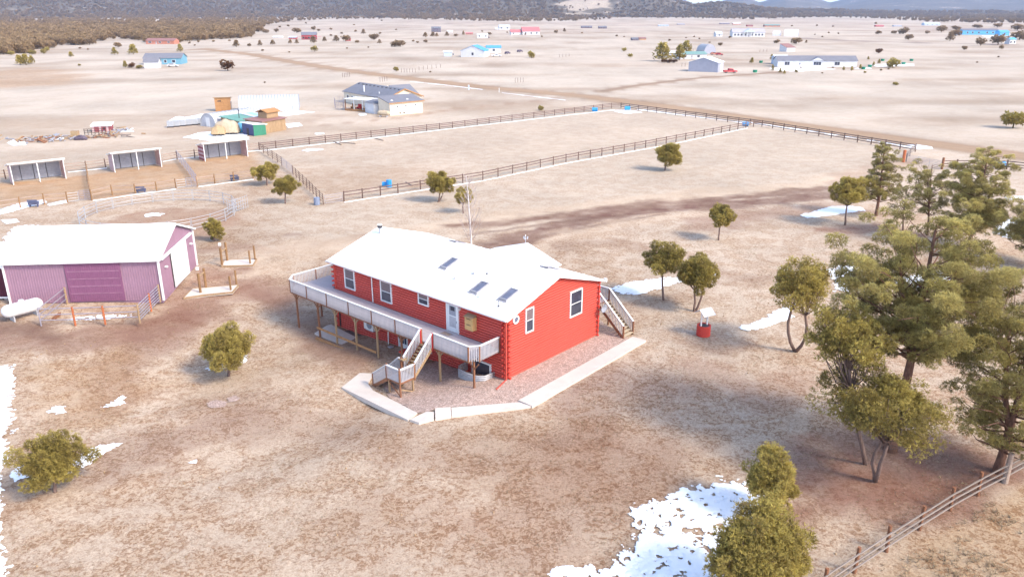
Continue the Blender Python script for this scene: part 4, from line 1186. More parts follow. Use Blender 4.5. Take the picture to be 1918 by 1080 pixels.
slab('path', [(768, 788), (799, 773), (813, 774), (812.5, 787), (785, 794)], .13)
slab('path', [(815, 768), (844.4, 765.8), (845.6, 782), (815.6, 787)], .18)
slab('path', [(845.4, 765.6), (972, 755.6), (994, 763), (846.6, 782)], .13)
slab('path', [(971.3, 752.4), (997, 763.5), (1209.8, 639.8), (1185, 632.8)], .15)
def lslab(name, pts, z0, z1, m='concrete'):
    P = [Hx(u, -v) for u, v in pts]
    o = MB().prism([(p.x, p.y) for p in P], z0, z1).build(name, m); return tag(o, kind='structure')
lslab('patio_slab', [(10.2, 1.3), (10.2, 2.55), (20.6, 2.7), (21.3, .9), (21.2, .5)], -1.6, -1.17, 'concrete')
lslab('patio_slab', [(7.2, .4), (7.2, 1.9), (10.1, 2.6), (10.1, .4)], -1.6, -1.12, 'concrete')
lslab('kerb', [(10.2, 2.95), (10.2, 3.1), (19.6, 3.3), (19.6, 3.12)], -1.6, -1.10, 'orangewood')
lslab('rock_bed', [(10.3, .15), (10.3, 1.2), (19.0, .9), (19.0, .15)], -1.6, -1.19, mat('dark river rock', (.13, .09, .08), .9, .5, 6, bump=1.0, bscale=9))

# ------------------------------------------------------------ mauve steel barn
BO, BA, BL, BW, BE, BR = (-33.1, 69.85), 3.2257, 13.7, 10.64, 4.05, 5.95
barn = thing('steel_barn', 'mauve ribbed steel barn with white roof and a white sliding end door', 'barn', (BO[0], BO[1], 0), BA)
mb = MB().box(.05, BL - .05, -BW + .05, -.05, -.3, BE - .02)
mb.extrude([(-BW + .05, BE - .02), (-.05, BE - .02), (-BW / 2, BR - .05)], .05, BL - .05); mb.build('wall', 'barn', barn)
def panelmesh(w, h, m, rib=.045):
    """ribbed steel sheet, w wide along x, h(x) high, facing +y"""
    b = MB(); n = 4; s_ = w / n
    hh = h if callable(h) else (lambda x: h)
    for k in range(n):
        x0 = k * s_
        xs = [x0, x0 + s_ * .72, x0 + s_ * .78, x0 + s_ * .94, x0 + s_]
        ys = [.02, .02, .02 + rib, .02 + rib, .02]
        for j in range(4):
            b.add([(xs[j], ys[j], 0), (xs[j + 1], ys[j + 1], 0), (xs[j + 1], ys[j + 1], hh(xs[j + 1])), (xs[j], ys[j], hh(xs[j]))], [(0, 1, 2, 3)])
    me = bpy.data.meshes.new('siding_panel'); me.from_pydata(b.v, [], b.f); me.materials.append(M[m]); return me
PW = .915
pm_ = panelmesh(PW - .006, BE - .1, 'barn')
for k in range(15): link('siding_panel', pm_, barn, (k * PW - .0 + .01 if k * PW + PW <= BL + .1 else BL - PW, 0, 0.02))
for k in range(15): link('siding_panel', pm_, barn, (BL - k * PW if BL - k * PW > PW else PW, -BW, 0.02), math.pi)
nw = 12; w_ = BW / nw
for side in (0, 1):
    for k in range(nw):
        y0 = k * w_
        hf = lambda x, y0=y0: BE - .1 + (BR - BE) * (1 - abs((y0 + x) - BW / 2) / (BW / 2)) - .02
        me = panelmesh(w_ - .006, hf, 'barn', .03)
        if side == 0: link('siding_panel', me, barn, (0, -BW + y0, 0.02), math.pi / 2)
        else: link('siding_panel', me, barn, (BL, -y0, 0.02), -math.pi / 2)
for s_ in (1, -1):
    r = MB(); yo = .35 if s_ > 0 else -BW - .35
    r.extrude([(yo, BE + .02), (yo, BE - .1), (-BW / 2, BR + .0), (-BW / 2, BR + .12)], -.3, BL + .3); r.build('roof', 'whitemetal', barn)
rb = MB()
for s_ in (1, -1):
    x = -.2
    while x < BL + .3: rb.beam((x, .35 if s_ > 0 else -BW - .35, BE + .03), (x, -BW / 2, BR + .13), .04, .03); x += .3048 * 3
tag(rb.build('roof_seam', 'whitemetal', barn), kind='stuff')
MB().extrude([(-BW / 2 - .25, BR + .06), (-BW / 2, BR + .17), (-BW / 2 + .25, BR + .06)], -.3, BL + .3).build('ridge_cap', 'whitemetal', barn)
MB().box(-.3, BL + .3, .36, .42, BE - .12, BE + .03).build('eave_trim', 'white', barn)
for (x, y) in ((-.07, .07), (BL + .07, .07), (-.07, -BW - .07)):
    MB().box(x - .09, x + .09, y - .09, y + .09, 0, BE).build('corner_trim', 'white', barn)
for s_ in (1, -1): MB().beam((-.32, .35 if s_ > 0 else -BW - .35, BE - .07), (-.32, -BW / 2, BR + .05), .05, .18).build('rake_trim', 'white', barn)
# front sliding door
fd = thing_part = MB().box(3.4, 8.35, .07, .13, .12, BE - .22).build('sliding_door', 'barndoor', barn)
pd = panelmesh(4.95 / 6 - .004, BE - .36, 'barndoor', .03)
for k in range(6): link('siding_panel', pd, fd, (3.4 + k * 4.95 / 6, .13, .13))
for k in range(4): MB().box(3.55, 8.2, .182, .186, .85 + k * .72, .98 + k * .72).build('faded_stripe', 'doorstripe', fd)
MB().box(3.2, 8.6, .14, .26, BE - .26, BE - .12).build('door_track', 'barndoor', barn)
# white gable door on its track
gd = MB().box(-.16, -.09, -7.95, -3.35, .1, 3.72).build('gable_door', 'white', barn)
for k in range(5): MB().box(-.185, -.16, -7.95 + k * .92 + .02, -7.95 + (k + 1) * .92 - .02, .12, 3.7).build('door_panel', 'white', gd)
MB().box(-.10, -.08, -3.35, -3.15, .1, 3.7).build('door_gap', 'darkmetal', barn)
MB().box(-.32, -.08, -9.6, -.4, 3.78, 3.98).build('door_track', 'white', barn)
for y in (-1.5, -9.3): MB().box(-.2, -.06, y - .1, y + .1, 2.75, 2.9).tube([(-.2, y, 2.85), (-.34, y, 2.78)], [.13, .09], 8).build('wall_light', 'white', barn)
lt = thing('dark_shed', 'dark maroon steel shed end showing past the left end of the mauve barn', 'shed', (BO[0], BO[1], 0), BA)
MB().box(BL + .4, BL + 6, -4.5, -1.2, .35, 3.2).build('wall', 'maroon', lt)
for k in range(6): MB().box(BL + .42 + k * .9, BL + 1.28 + k * .9, -1.2, -1.15, .4, 3.15).build('wall_panel', 'maroon', lt)
MB().box(BL + .35, BL + 6.1, -4.6, -1.0, 3.2, 3.35).build('roof', 'snow', lt)
MB().box(BL + .4, BL + 6, -1.3, -1.1, .2, .35).build('sill', 'white', lt)
for x in (1, 3, 5): MB().box(BL + x, BL + x + .3, -1.5, -1.2, -.1, .2).build('block', 'concretedark', lt)

# ------------------------------------------------------------ fences and pens
def unit(name, m, r=.06, n=6, rect=None):
    b = MB()
    if rect: b.box(0, 1, -rect[0] / 2, rect[0] / 2, -rect[1] / 2, rect[1] / 2)
    else: b.tube([(0, 0, 0), (1, 0, 0)], r, n)
    return b.mesh(name, m)
RAILS = {}
def rail(parent, a, b, m, r=.05, rect=None, name='rail'):
    key = (name, m, r, rect)
    if key not in RAILS: RAILS[key] = unit(name, m, r, 6, rect)
    a, b = Vector(a), Vector(b); d = b - a
    o = bpy.data.objects.new(name, RAILS[key]); C.objects.link(o); o.parent = parent
    o.location = a; o.scale = (d.length, 1, 1)
    o.rotation_euler = (0, -math.atan2(d.z, math.hypot(d.x, d.y)), math.atan2(d.y, d.x))
    return o
POSTS = {}
def post(parent, p, h, m, r=.075, square=False, name='post', lean=0):
    key = (name, round(h, 1), m, r, square)
    if key not in POSTS:
        POSTS[key] = (MB().box(-r, r, -r, r, -.15, h) if square else MB().tube([(0, 0, -.15), (0, 0, h)], [r, r * .93], 7)).mesh(name, m)
    o = link(name, POSTS[key], parent, p)
    o.rotation_euler = (lean * random.uniform(-1, 1), lean * random.uniform(-1, 1), 0)
    return o
random.seed(5)
def along(P, spacing):
    out = []
    for i in range(len(P) - 1):
        L = (P[i + 1] - P[i]).length; n = max(1, round(L / spacing))
        for k in range(n): out.append(P[i].lerp(P[i + 1], k / n))
    out.append(P[-1]); return out
def fence(name, label, cat, pts, h, rails, postm='brownpost', railm='fencewood', spacing=None, pr=.07, rr=.04, rect=None, square=False, pole=False, group=None, off=0.0, gaps=(), extra=.12, lean=.02):
    P = [G(a, b) for a, b in pts]
    if spacing: P = along(P, spacing)
    base = P[0].copy()
    t = thing(name, label, cat, base, 0, group)
    Q = [p - base for p in P]
    for q in Q: post(t, q, h + extra, postm, pr, square, lean=lean)
    for i in range(len(Q) - 1):
        if i in gaps: continue
        d = (Q[i + 1] - Q[i]).normalized(); nrm = Vector((-d.y, d.x, 0)) * off
        for z in rails:
            rail(t, Q[i] + nrm + Vector((0, 0, z + random.uniform(-.02, .02))), Q[i + 1] + nrm + Vector((0, 0, z + random.uniform(-.02, .02))), railm, rr, rect)
    return t
# bottom right: three peeled poles on stout posts
fg = fence('rail_fence', 'three-pole silvery rail fence crossing the bottom right corner', 'fence',
      [(1480, 1152), (1540, 1112), (1600, 1071), (1660, 1031), (1722, 991), (1779, 955), (1831, 926), (1880, 900), (1960, 856), (2050, 806)], 1.25, [.42, .80, 1.18], 'postwood', 'railpale', pr=.10, rr=.05, off=-.12, extra=.25, lean=.03)
MB().tube([(0, 0, -.1), (0, 0, 1.95)], [.17, .15], 9).build('corner_post', 'fencewood', fg).location = G(1882, 903) - G(1480, 1152)
# pastures
fence('pasture_fence', 'long brown rail fence along the far side of the big pasture to the road', 'fence', [(486, 281), (517, 277.6), (847.5, 240), (1145, 203), (1163, 202.5)], 1.35, [.55, .95, 1.3], railm='darkrail', spacing=3.65, rr=.045, rect=(.06, .16), square=True, pr=.08)
fence('roadside_fence', 'brown rail fence between the gravel road and the big pasture', 'fence', [(1163, 202.5), (1427, 237), (1714, 284)], 1.35, [.45, .9, 1.3], railm='darkrail', spacing=3.4, rect=(.06, .16), square=True, pr=.08)
fence('dividing_fence', 'brown rail fence crossing the pasture behind the red house, two rails', 'fence', [(644.4, 376.7), (745.6, 361.5), (904.4, 337), (1060, 303.5), (1189, 280.5), (1411, 237.5), (1427, 237)], 1.35, [.85, 1.3], 'brownpost', 'darkrail', spacing=3.5, rect=(.06, .15), square=True, pr=.08)
fence('pipe_fence', 'diagonal brown pipe fence from the shed corner down to the grey blue barrel', 'fence', [(486, 281), (520, 304), (528, 310)], 1.45, [.35, .7, 1.05, 1.4], 'brownpost', 'brownpost', spacing=3.4, pr=.06, rr=.035)
fence('pipe_fence', 'lower run of the diagonal pipe fence, below the gate beside two round trees', 'fence', [(549, 327), (575, 352), (606, 383)], 1.45, [.35, .7, 1.05, 1.4], 'brownpost', 'brownpost', spacing=2.6, pr=.06, rr=.035)
fence('panel_fence', 'sloping run of steel rails between the middle and right loafing sheds', 'fence', [(332, 298), (350, 320), (369, 346)], 1.6, [.25, .5, .8, 1.1, 1.4, 1.6], 'gatepipe', 'gatepipe', spacing=3.0, pr=.05, rr=.035)
fence('post_row', 'narrow run of posts and boards between the left and middle loafing sheds', 'fence', [(163, 319), (166, 345), (171, 374)], 1.5, [.4, .9, 1.4], 'yellowpost', 'fencewood', spacing=2.6, rect=(.05, .14), pr=.08)
fence('back_paddock_fence', 'brown rail fence behind the left loafing shed at the frame edge', 'fence', [(-60, 342), (-20, 338), (10.8, 335), (26, 333)], 1.4, [.4, .85, 1.3], rect=(.05, .14), square=True)
fence('back_paddock_fence', 'brown rail fence joining the left and middle loafing sheds', 'fence', [(122, 322), (162.7, 318.3), (198, 313.5), (210, 312)], 1.4, [.4, .85, 1.3], rect=(.05, .14), square=True)
fence('back_paddock_fence', 'brown rail fence joining the middle and right loafing sheds', 'fence', [(302, 304), (332, 298.5), (365, 295.4), (376, 294.4)], 1.4, [.4, .85, 1.3], rect=(.05, .14), square=True)
fence('back_paddock_fence', 'short fence from the right loafing shed to the pasture corner', 'fence', [(462, 284.5), (486, 281)], 1.4, [.4, .85, 1.3], rect=(.05, .14), square=True)
ylw = dict(rect=(.05, .12), pr=.10)
fence('paddock_fence', 'treated post and rail fence in front of the left paddock', 'fence', [(-70, 408), (-20, 398), (38.6, 389.5), (83.4, 382.7), (126.7, 379.3)], 1.45, [.75, 1.35], 'yellowpost', 'fencewood', **ylw)
fence('paddock_fence', 'treated post and rail fence in front of the middle paddock', 'fence', [(172, 374.5), (210.8, 365.5), (253.8, 363.5), (293.9, 358.7), (330, 353.2)], 1.45, [.75, 1.35], 'yellowpost', 'fencewood', **ylw)
fence('paddock_fence', 'treated post and rail fence in front of the right paddock', 'fence', [(369.5, 349.3), (402.6, 343.8), (438.5, 340), (474.5, 335), (510, 331)], 1.45, [.75, 1.35], 'yellowpost', 'fencewood', **ylw)
fence('road_edge_fence', 'dark three-rail fence right of the entrance gate, running out of the frame', 'fence', [(1764, 317), (1791, 316), (1838, 316.5), (1885, 317), (1960, 325), (2060, 336)], 1.5, [.5, .95, 1.4], 'brownpost', 'brownpost', rect=(.06, .14), square=True, pr=.09)
fence('wing_fence', 'short white three-rail wing fence beside the orange gate post', 'fence', [(1714, 284), (1704, 292), (1697, 303)], 1.45, [.5, .9, 1.35], 'railpale', 'railpale', rect=(.06, .15), square=True)
def gate(name, label, a, b, h, n, m='gatepipe', r=.03, bars=2, z0=.15):
    A, B = G(*a), G(*b); t = thing(name, label, 'gate', A); d = B - A
    for k in range(n):
        z = z0 + (h - z0) * k / (n - 1); rail(t, Vector((0, 0, z)), d + Vector((0, 0, z)), m, r, name='gate_bar')
    for k in range(bars + 1):
        q = d * (k / bars); o = link('gate_upright', MB().tube([(0, 0, z0), (0, 0, h)], r, 6).mesh('gate_upright', m), t, q)
    return t
gate('pipe_gate', 'wide grey pipe gate across the driveway entrance', (1697, 303), (1762, 316), 1.3, 6, 'galv', bars=3)
gate('paddock_gate', 'small barred steel gate at the corner of the left paddock', (149.8, 375.8), (170, 374.5), 1.45, 6)
gate('paddock_gate', 'small barred steel gate at the corner of the middle paddock', (350, 351), (368.5, 349.6), 1.45, 6)
gate('wire_gate', 'thin grey gate between the corner post and the dividing fence', (609, 382.5), (642, 377), 1.25, 4, bars=1)
gate('pasture_gate', 'wire panel gate in the diagonal pipe fence behind the round trees', (528, 310), (548, 326), 1.5, 7)
gate('paddock_gate', 'pale wire gate in front of the left paddock beside its last post', (128, 379), (148, 376.5), 1.3, 4, 'galv', bars=1)
gate('paddock_gate', 'pale wire gate in front of the middle paddock beside its last post', (331.5, 353), (349, 351), 1.3, 4, 'galv', bars=1)
gp = thing('gate_post', 'thick rusty orange gate post at the driveway entrance', 'post', G(1691.7, 303.5)); MB().tube([(0, 0, -.1), (0, 0, 2.1)], .26, 10).build('shaft', 'rust', gp); MB().tube([(0, 0, 2.1), (0, 0, 2.16)], [.28, .2], 10).build('cap', 'rust', gp)
gp = thing('gate_post', 'stout brown gate post where the right hand roadside fence begins', 'post', G(1764, 317)); MB().tube([(0, 0, -.1), (0, 0, 2.0)], .2, 10).build('shaft', 'postwood', gp); MB().tube([(0, 0, 2.0), (0, 0, 2.05)], [.2, .12], 10).build('cap', 'palewood', gp)
# round pen of pipe panels
RC = G(302, 403.5); cx, cy, rr_ = RC.x + .2, RC.y - .7, 9.6
pen = thing('round_pen', 'large round training pen of pale pipe panels behind the mauve barn', 'round pen', (cx, cy, 0))
NP = 22
for k in range(NP):
    a0, a1 = 2 * math.pi * k / NP + .08, 2 * math.pi * (k + 1) / NP - .015 + .08
    A = Vector((rr_ * math.cos(a0), rr_ * math.sin(a0), 0)); B = Vector((rr_ * math.cos(a1), rr_ * math.sin(a1), 0))
    pnl = bpy.data.objects.new('pen_panel', None)
    for z in (.2, .65, 1.1, 1.5): rail(pen, A + Vector((0, 0, z)), B + Vector((0, 0, z)), 'galv', .03)
    for q in (A, B): post(pen, q, 1.6, 'galv', .035)
    bpy.data.objects.remove(pnl)
pl = thing('pipe_gate_stack', 'tangle of loose white pipe panels leaning at the right side of the round pen', 'gate panels', G(437, 398))
for k in range(5):
    a = Vector((-.5 + k * .2, -.6 + .3 * k, 0)); b = Vector((.5 + .15 * k, .9 + .5 * k, 0))
    for z in (.1, .6, 1.1, 1.6): rail(pl, a + Vector((0, 0, z)), b + Vector((0, 0, z + .1)), 'galv', .018)
    for q in (a, b): post(pl, q, 1.8, 'galv', .03)
# corral in front of the barn
cor = thing('barn_corral', 'small pipe corral with rusty orange posts against the front of the mauve barn', 'corral', (BO[0], BO[1], 0), BA)
c_ = [(8.6, .35), (8.47, 5.75), (5.62, 5.75), (3.1, 5.72), (.2, 5.6), (.2, 2.75), (.17, .35)]
for i, (x, y) in enumerate(c_):
    m_ = ['palewood', 'gatepipe', 'rust', 'rust', 'palewood', 'rust', 'palewood'][i]
    MB().tube([(x, y, -.1), (x, y, 1.65)], .09 if m_ != 'gatepipe' else .06, 8).build('post', m_, cor)
for i in range(6):
    a, b = c_[i], c_[i + 1]
    for z in ([.5, 1.0, 1.55] if i in (0, 1, 2, 3) else [.2, .45, .72, 1.0, 1.28, 1.55]):
        rail(cor, (*a, z), (*b, z), 'gatepipe', .045)
for (x, y, l) in ((8.0, 3.2, 1.4), ): MB().box(x - .1, x + .1, y, y + l, 0, .25).build('log_piece', 'postwood', cor)
# hitching stations
def hitch(label, corners, posts, bar):
    P = [G(*c) for c in corners]; o = P[0].copy()
    t = thing('hitching_station', label, 'hitching posts', o)
    Q = [p - o for p in P]
    MB().prism([(q.x, q.y) for q in Q], -.1, .13).build('slab', 'concrete', t)
    for i in range(len(Q)):
        a, b = Q[i], Q[(i + 1) % len(Q)]
        MB().beam((a.x, a.y, .08), (b.x, b.y, .08), .1, .16).build('edging', 'palewood', t)
    for (a, b, top, r) in posts:
        p = G(a, b) - o; h = hpx(b, b - top)
        MB().tube([(p.x, p.y, -.1), (p.x, p.y, h)], r, 8).build('post', 'yellowpost', t)
    if bar:
        p, q = G(*bar[0]) - o, G(*bar[1]) - o
        MB().tube([(p.x, p.y, bar[2]), (q.x, q.y, bar[2])], .08, 8).build('crossbar', 'palewood', t)
        MB().box(p.x - .12, p.x + .12, p.y - .12, p.y + .12, bar[3], bar[3] + .28).build('light_box', 'white', t)
    return t
hitch('farther horse hitching slab with four upright posts right of the mauve barn', [(415, 500), (421, 488), (481, 486), (474, 500)], [(416.5, 498, 464, .13), (426, 489, 453, .13), (469, 496, 470, .1), (478, 488, 460, .1)], ((416.5, 498), (426, 489), 1.55, 2.3))
hitch('nearer horse hitching slab with four upright posts, closest to the red house deck', [(344, 560), (360, 540), (447, 537), (436, 553), (380, 556)], [(376, 550, 512, .13), (386, 539, 501, .13), (433, 548, 520, .1), (443.5, 536, 507, .1)], ((376, 550), (386, 539), 1.75, 2.45))
# propane tanks
def propane(label, c, L, r, rz_, m='white'):
    t = thing('propane_tank', label, 'propane tank', c, rz_)
    b = MB(); pts, rad = [], []
    for k in range(15):
        a = k / 14; x = -L / 2 + L * a
        e_ = min(a, 1 - a) * L / r
        rad.append(r * (1 - (1 - min(e_, 1)) ** 2) ** .5 + .01); pts.append((x, 0, r + .35))
    xs = [0, .03, .08, .16, .3, .5, .75, 1.0]
    prof = [(-L / 2 + r * x, r * math.sqrt(max(1 - (1 - x) ** 2, 0)) + .005) for x in xs]; prof = prof + [(-x, q) for x, q in prof[::-1]]
    b.tube([(x, 0, r + .35) for x, q in prof], [q for x, q in prof], 18); b.build('tank', m, t, True)
    MB().tube([(0, 0, 2 * r + .3), (0, 0, 2 * r + .5)], [.24, .22], 10).build('valve_dome', m, t)
    for s_ in (1, -1): MB().box(s_ * L * .28 - .06, s_ * L * .28 + .06, -r * .8, r * .8, -.05, .45).build('leg', 'galv', t)
    return t
p = G(46, 594); propane('big white propane tank lying at an angle before the left part of the mauve barn', p, 3.4, .58, R(52))
p = G(719, 219); propane('cream propane tank beside the garage of the grey-roofed house', p, 3.4, .62, R(-18), 'tanpale')
# wishing well
wl = thing('wishing_well', 'small red brick wishing well with a white peaked roof right of the house', 'wishing well', G(1317, 627), .5)
nb_ = 14
brm = MB().box(-.115, .115, -.045, .045, 0, .105).mesh('brick', 'redend')
MB().tube([(0, 0, -.1), (0, 0, .88)], .50, 16).build('core', 'reddark', wl)
for c in range(8):
    for k in range(nb_):
        a = 2 * math.pi * (k + .5 * (c % 2)) / nb_
        link('brick', brm, wl, (.53 * math.cos(a), .53 * math.sin(a), .01 + c * .115), a + math.pi / 2)
MB().tube([(0, 0, .86), (0, 0, .89)], .40, 16).build('well_mouth', 'darkmetal', wl)
for s_ in (1, -1): MB().box(s_ * .33 - .05, s_ * .33 + .05, -.05, .05, .5, 2.1).build('roof_post', 'white', wl)
MB().tube([(-.4, 0, 1.5), (.4, 0, 1.5)], .04, 8).build('winch_bar', 'galv', wl)
for s_ in (1, -1):
    MB().extrude([(0, 2.42), (0, 2.37), (s_ * .62, 1.92), (s_ * .62, 1.97)], -.62, .62).build('roof_panel', 'white', wl)
# windmill ornament on the wing ridge
wmo = thing('weather_vane', 'little silver weather vane on the peak of the white rear roof', 'weather vane', Hx(8.7, 12.2, 6.2), HA)
MB().tube([(0, 0, 0), (0, 0, .75)], .025, 6).build('mast', 'galv', wmo)
for k in range(3): MB().tube([(.16 * math.cos(k * 2.1), .16 * math.sin(k * 2.1), .4), (.2 * math.cos(k * 2.1), .2 * math.sin(k * 2.1), .62)], .07, 6).build('cup', 'galv', wmo)
MB().tube([(0, 0, .7), (0, 0, .8)], [.05, .02], 6).build('finial', 'white', wmo)

M['dullred'] = mat('dull faded red board', (.27, .07, .08), .8, .15, 3)
# ------------------------------------------------------------ loafing sheds
def loafing(label, fl, fr, D=3.0, hf=3.25, hb=2.55, left='pinkwall'):
    A, B = G(*fl), G(*fr); L = (B - A).length; rz_ = math.atan2(B.y - A.y, B.x - A.x)
    t = thing('loafing_shed', label, 'animal shelter', A, rz_)
    zt = lambda y: hf + (hb - hf) * y / D
    # back wall of horizontal sheet courses
    n = 9
    for k in range(n): MB().box(.06, L - .06, D - .06, D, .1 + k * (hb - .15) / n, .1 + (k + 1) * (hb - .15) / n - .015).build('wall_board', 'shedgrey', t)
    for x, m_ in ((0, left), (L, 'pinkwall')):
        for k in range(9):
            z0, z1 = .05 + k * .35, .05 + (k + 1) * .35 - .012
            y1 = D if z1 < hb else max(0.05, (hf - z1) / (hf - hb) * D)
            if z1 < hf: MB().box(x - .03, x + .03, .0, y1, z0, z1).build('side_board', m_ if m_ != 'reddark' else ('pinkwall' if k % 2 else 'dullred'), t)
        MB().box(x - .06, x + .06, -.08, .02, -.1, hf - .02).build('front_post', 'white', t)
    MB().box(L / 2 - .06, L / 2 + .06, -.06, .06, -.1, hf - .05).build('middle_post', 'white', t)
    MB().beam((L / 2, 0, .1), (L / 2 - .1, .7, .0), .08, .08).build('brace', 'white', t)
    for x in (L * .22, L * .47, L * .72): MB().box(x - .04, x + .04, D - .14, D - .06, 0, hb - .1).build('stud', 'darkmetal', t)
    r = MB(); r.add([(-.3, -.25, hf + .02), (L + .3, -.25, hf + .02), (L + .3, D + .2, hb - .03), (-.3, D + .2, hb - .03), (-.3, -.25, hf + .14), (L + .3, -.25, hf + .14), (L + .3, D + .2, hb + .09), (-.3, D + .2, hb + .09)],
          [(0, 3, 2, 1), (4, 5, 6, 7), (0, 1, 5, 4), (1, 2, 6, 5), (2, 3, 7, 6), (3, 0, 4, 7)]); r.build('roof', 'whitemetal', t)
    MB().box(-.3, L + .3, -.28, -.22, hf - .1, hf + .12).build('fascia', 'white', t)
    return t
loafing('open-fronted loafing shed with white roof, leftmost of the three', (25.8, 346), (124, 334.5))
loafing('open-fronted loafing shed with white roof, middle one of the three', (215.6, 322.7), (303, 312.6))
loafing('open-fronted loafing shed with red and white striped left side, rightmost of the three', (384.6, 302.4), (464.3, 293), left='reddark')
# feed troughs at the paddock fence
for lab, c in (('dark blue feed trough on the front fence of the left paddock', (64, 387)), ('dark blue feed trough on the front fence of the middle paddock', (265, 361.5)), ('dark blue feed trough on the front fence of the right paddock', (440, 339))):
    t = thing('feed_trough', lab, 'trough', G(*c), R(8))
    tm = mat('dark slate plastic', (.09, .10, .17), .6, .15, 4) if 'tm' not in globals() else tm
    MB().extrude([(-.3, .75), (-.2, .3), (.2, .3), (.3, .75)], -.65, .65).build('bin', tm, t)
    MB().box(-.65, .65, -.33, -.29, .85, 1.05).build('hay_rack', tm, t)
    for s_ in (1, -1): MB().box(s_ * .5 - .04, s_ * .5 + .04, -.2, .2, -.05, .3).build('foot', tm, t)
# barrels
def barrel(label, c, lying=True, m='blue', rz_=0., L=.95, r=.36, sc=1.0):
    t = thing('barrel', label, 'barrel', c, rz_)
    if lying: b = MB().tube([(-L / 2, 0, r), (L / 2, 0, r)], r, 14)
    else: b = MB().tube([(0, 0, 0), (0, 0, L)], r, 14)
    b.build('drum', m, t, False)
    for q in (-.28, 0, .28):
        (MB().tube([(q * L - .02, 0, r), (q * L + .02, 0, r)], r * 1.04, 14) if lying else MB().tube([(0, 0, L / 2 + q * L - .02), (0, 0, L / 2 + q * L + .02)], r * 1.04, 14)).build('hoop', m, t)
    t.scale = (sc,) * 3
    return t
barrel('blue barrel lying by the far pasture fence, left of the corner', G(1114, 209), sc=1.5)
barrel('blue barrel lying inside the far corner of the pasture by the road', G(1175, 206.5), sc=1.5)
barrel('blue barrel lying at the road end of the dividing fence', G(1396, 236), sc=1.4)
barrel('bright blue barrel standing behind the dividing fence, left of the round trees', G(729, 350), False, L=1.1, r=.42)
barrel('bright blue barrel lying against the standing blue barrel behind the dividing fence', G(722, 349), True)
M['barrelgrey'] = mat('grey blue drum', (.20, .24, .34), .5, .12, 4)
barrel('grey blue barrel standing at the foot of the diagonal pipe fence', G(594, 383), False, 'barrelgrey', L=1.0, r=.42)
barrel('dark blue barrel hung on the dark fence near the right edge', G(1872, 313), True, L=1.6, r=.5)
# stray poles on the pasture
for lab, a, b in (('pale pole lying on the pasture, nearest the far fence', (625, 266), (640, 272)), ('long pale pole lying crosswise near the far pasture fence', (636, 267), (666, 270)), ('short pale pole lying right of the other two on the pasture', (703, 260), (718, 264)), ('white pole leaning flat behind the dividing fence, left of the blue barrels', (760, 342), (773, 349))):
    A, B = G(*a), G(*b); t = thing('loose_pole', lab, 'pole', A); d = B - A
    MB().tube([(0, 0, .1), (d.x, d.y, .1)], .08, 6).build('shaft', 'railpale', t)
    MB().tube([(d.x, d.y, .1), (d.x * 1.01, d.y * 1.01, .1)], .09, 6).build('butt_end', 'palewood', t)

# ------------------------------------------------------------ trees close by
def put_tree(name, label, cat, base, meshes, rz=0, sc=1.0, group=None, dz=0):
    p = base if isinstance(base, Vector) else G(*base)
    t = thing(name, label, cat, p + Vector((0, 0, dz)), rz, group)
    link('trunk', meshes[0], t); link('crown', meshes[1], t)
    t.scale = (sc,) * 3 if not isinstance(sc, tuple) else sc
    return t
def crown_dims(base, top, bot, w):
    """turn the crown's outline in the photograph into centre height, half thickness, half width in metres"""
    p = G(*base); th = math.atan2(CAM_H - p.z, p.y) * .97; s = mpp(base[1])
    a, hh = w / 2, (bot - top) / 2
    for _ in range(3):
        zc_ = (base[1] - (top + bot) / 2) / math.cos(th)
        k = 1 + zc_ * s * math.sin(th) / (p.y / math.cos(th))      # the crown is nearer the lens than its foot
        zc = zc_ / k * 1.0
    c = math.sqrt(max(hh ** 2 - (a * math.sin(th)) ** 2, (.42 * a) ** 2)) / math.cos(th)
    return zc * s, c * s / k, a * s / k
def jun(label, base, box, seed, trunks=1, sq=1.0, **k):
    """base pixel; box = left, right, top, bottom of the crown in the photograph"""
    zc, c, a = crown_dims(base, box[2], box[3], box[1] - box[0])
    off = ((box[0] + box[1]) / 2 - base[0] - (base[0] - 959) / (4671 - base[1]) * (base[1] - (box[2] + box[3]) / 2)) * mpp(base[1]) * .9
    m = juniper_mesh(seed, max(zc, c * .9 + .1), c * sq * .97, a * .95, trunks=trunks, off=off, **k)
    return put_tree('juniper_tree', label, 'tree', base, m)
jun('bushy round juniper alone on the lawn between the mauve barn and the path', (426, 703), (366, 476, 606, 690), 11, 2, dens=1.4, lobes=66, leafsize=.15, airy=.25)
jun('low lopsided juniper with snow behind it, near the bottom left corner', (102, 920), (38, 157, 812, 918), 12, 1, dens=1.4, lobes=60, leafsize=.15, airy=.3, rough=.4)
jun('wide round juniper at the right end of the paddock fence, left one of the pair', (500, 347), (472, 524, 303, 338), 13, 1, dens=1.1, lobes=40, leafsize=.2, r0=.13)
jun('ball-shaped juniper on a straight thin trunk below the diagonal pipe fence', (534, 381), (512, 557, 330, 365), 14, 1, dens=1.1, lobes=40, leafsize=.2, r0=.12)
jun('small egg-shaped juniper hugging the right corner of the mauve barn', (402, 451), (384, 418, 408, 449), 15, 1, dens=1.2, lobes=36, leafsize=.17)
jun('round juniper in front of the dividing fence, left of the bare white tree', (820, 378), (799, 850, 322, 361), 16, 2, dens=1.1, lobes=40, leafsize=.2)
jun('small juniper half hidden behind the bare white tree', (868, 399), (850, 888, 350, 386), 17, 1, dens=1.0, lobes=32, leafsize=.18)
jun('lone round juniper standing inside the big pasture', (1245.5, 319), (1224, 1275, 270, 310), 18, 2, dens=1.1, lobes=40, leafsize=.22)
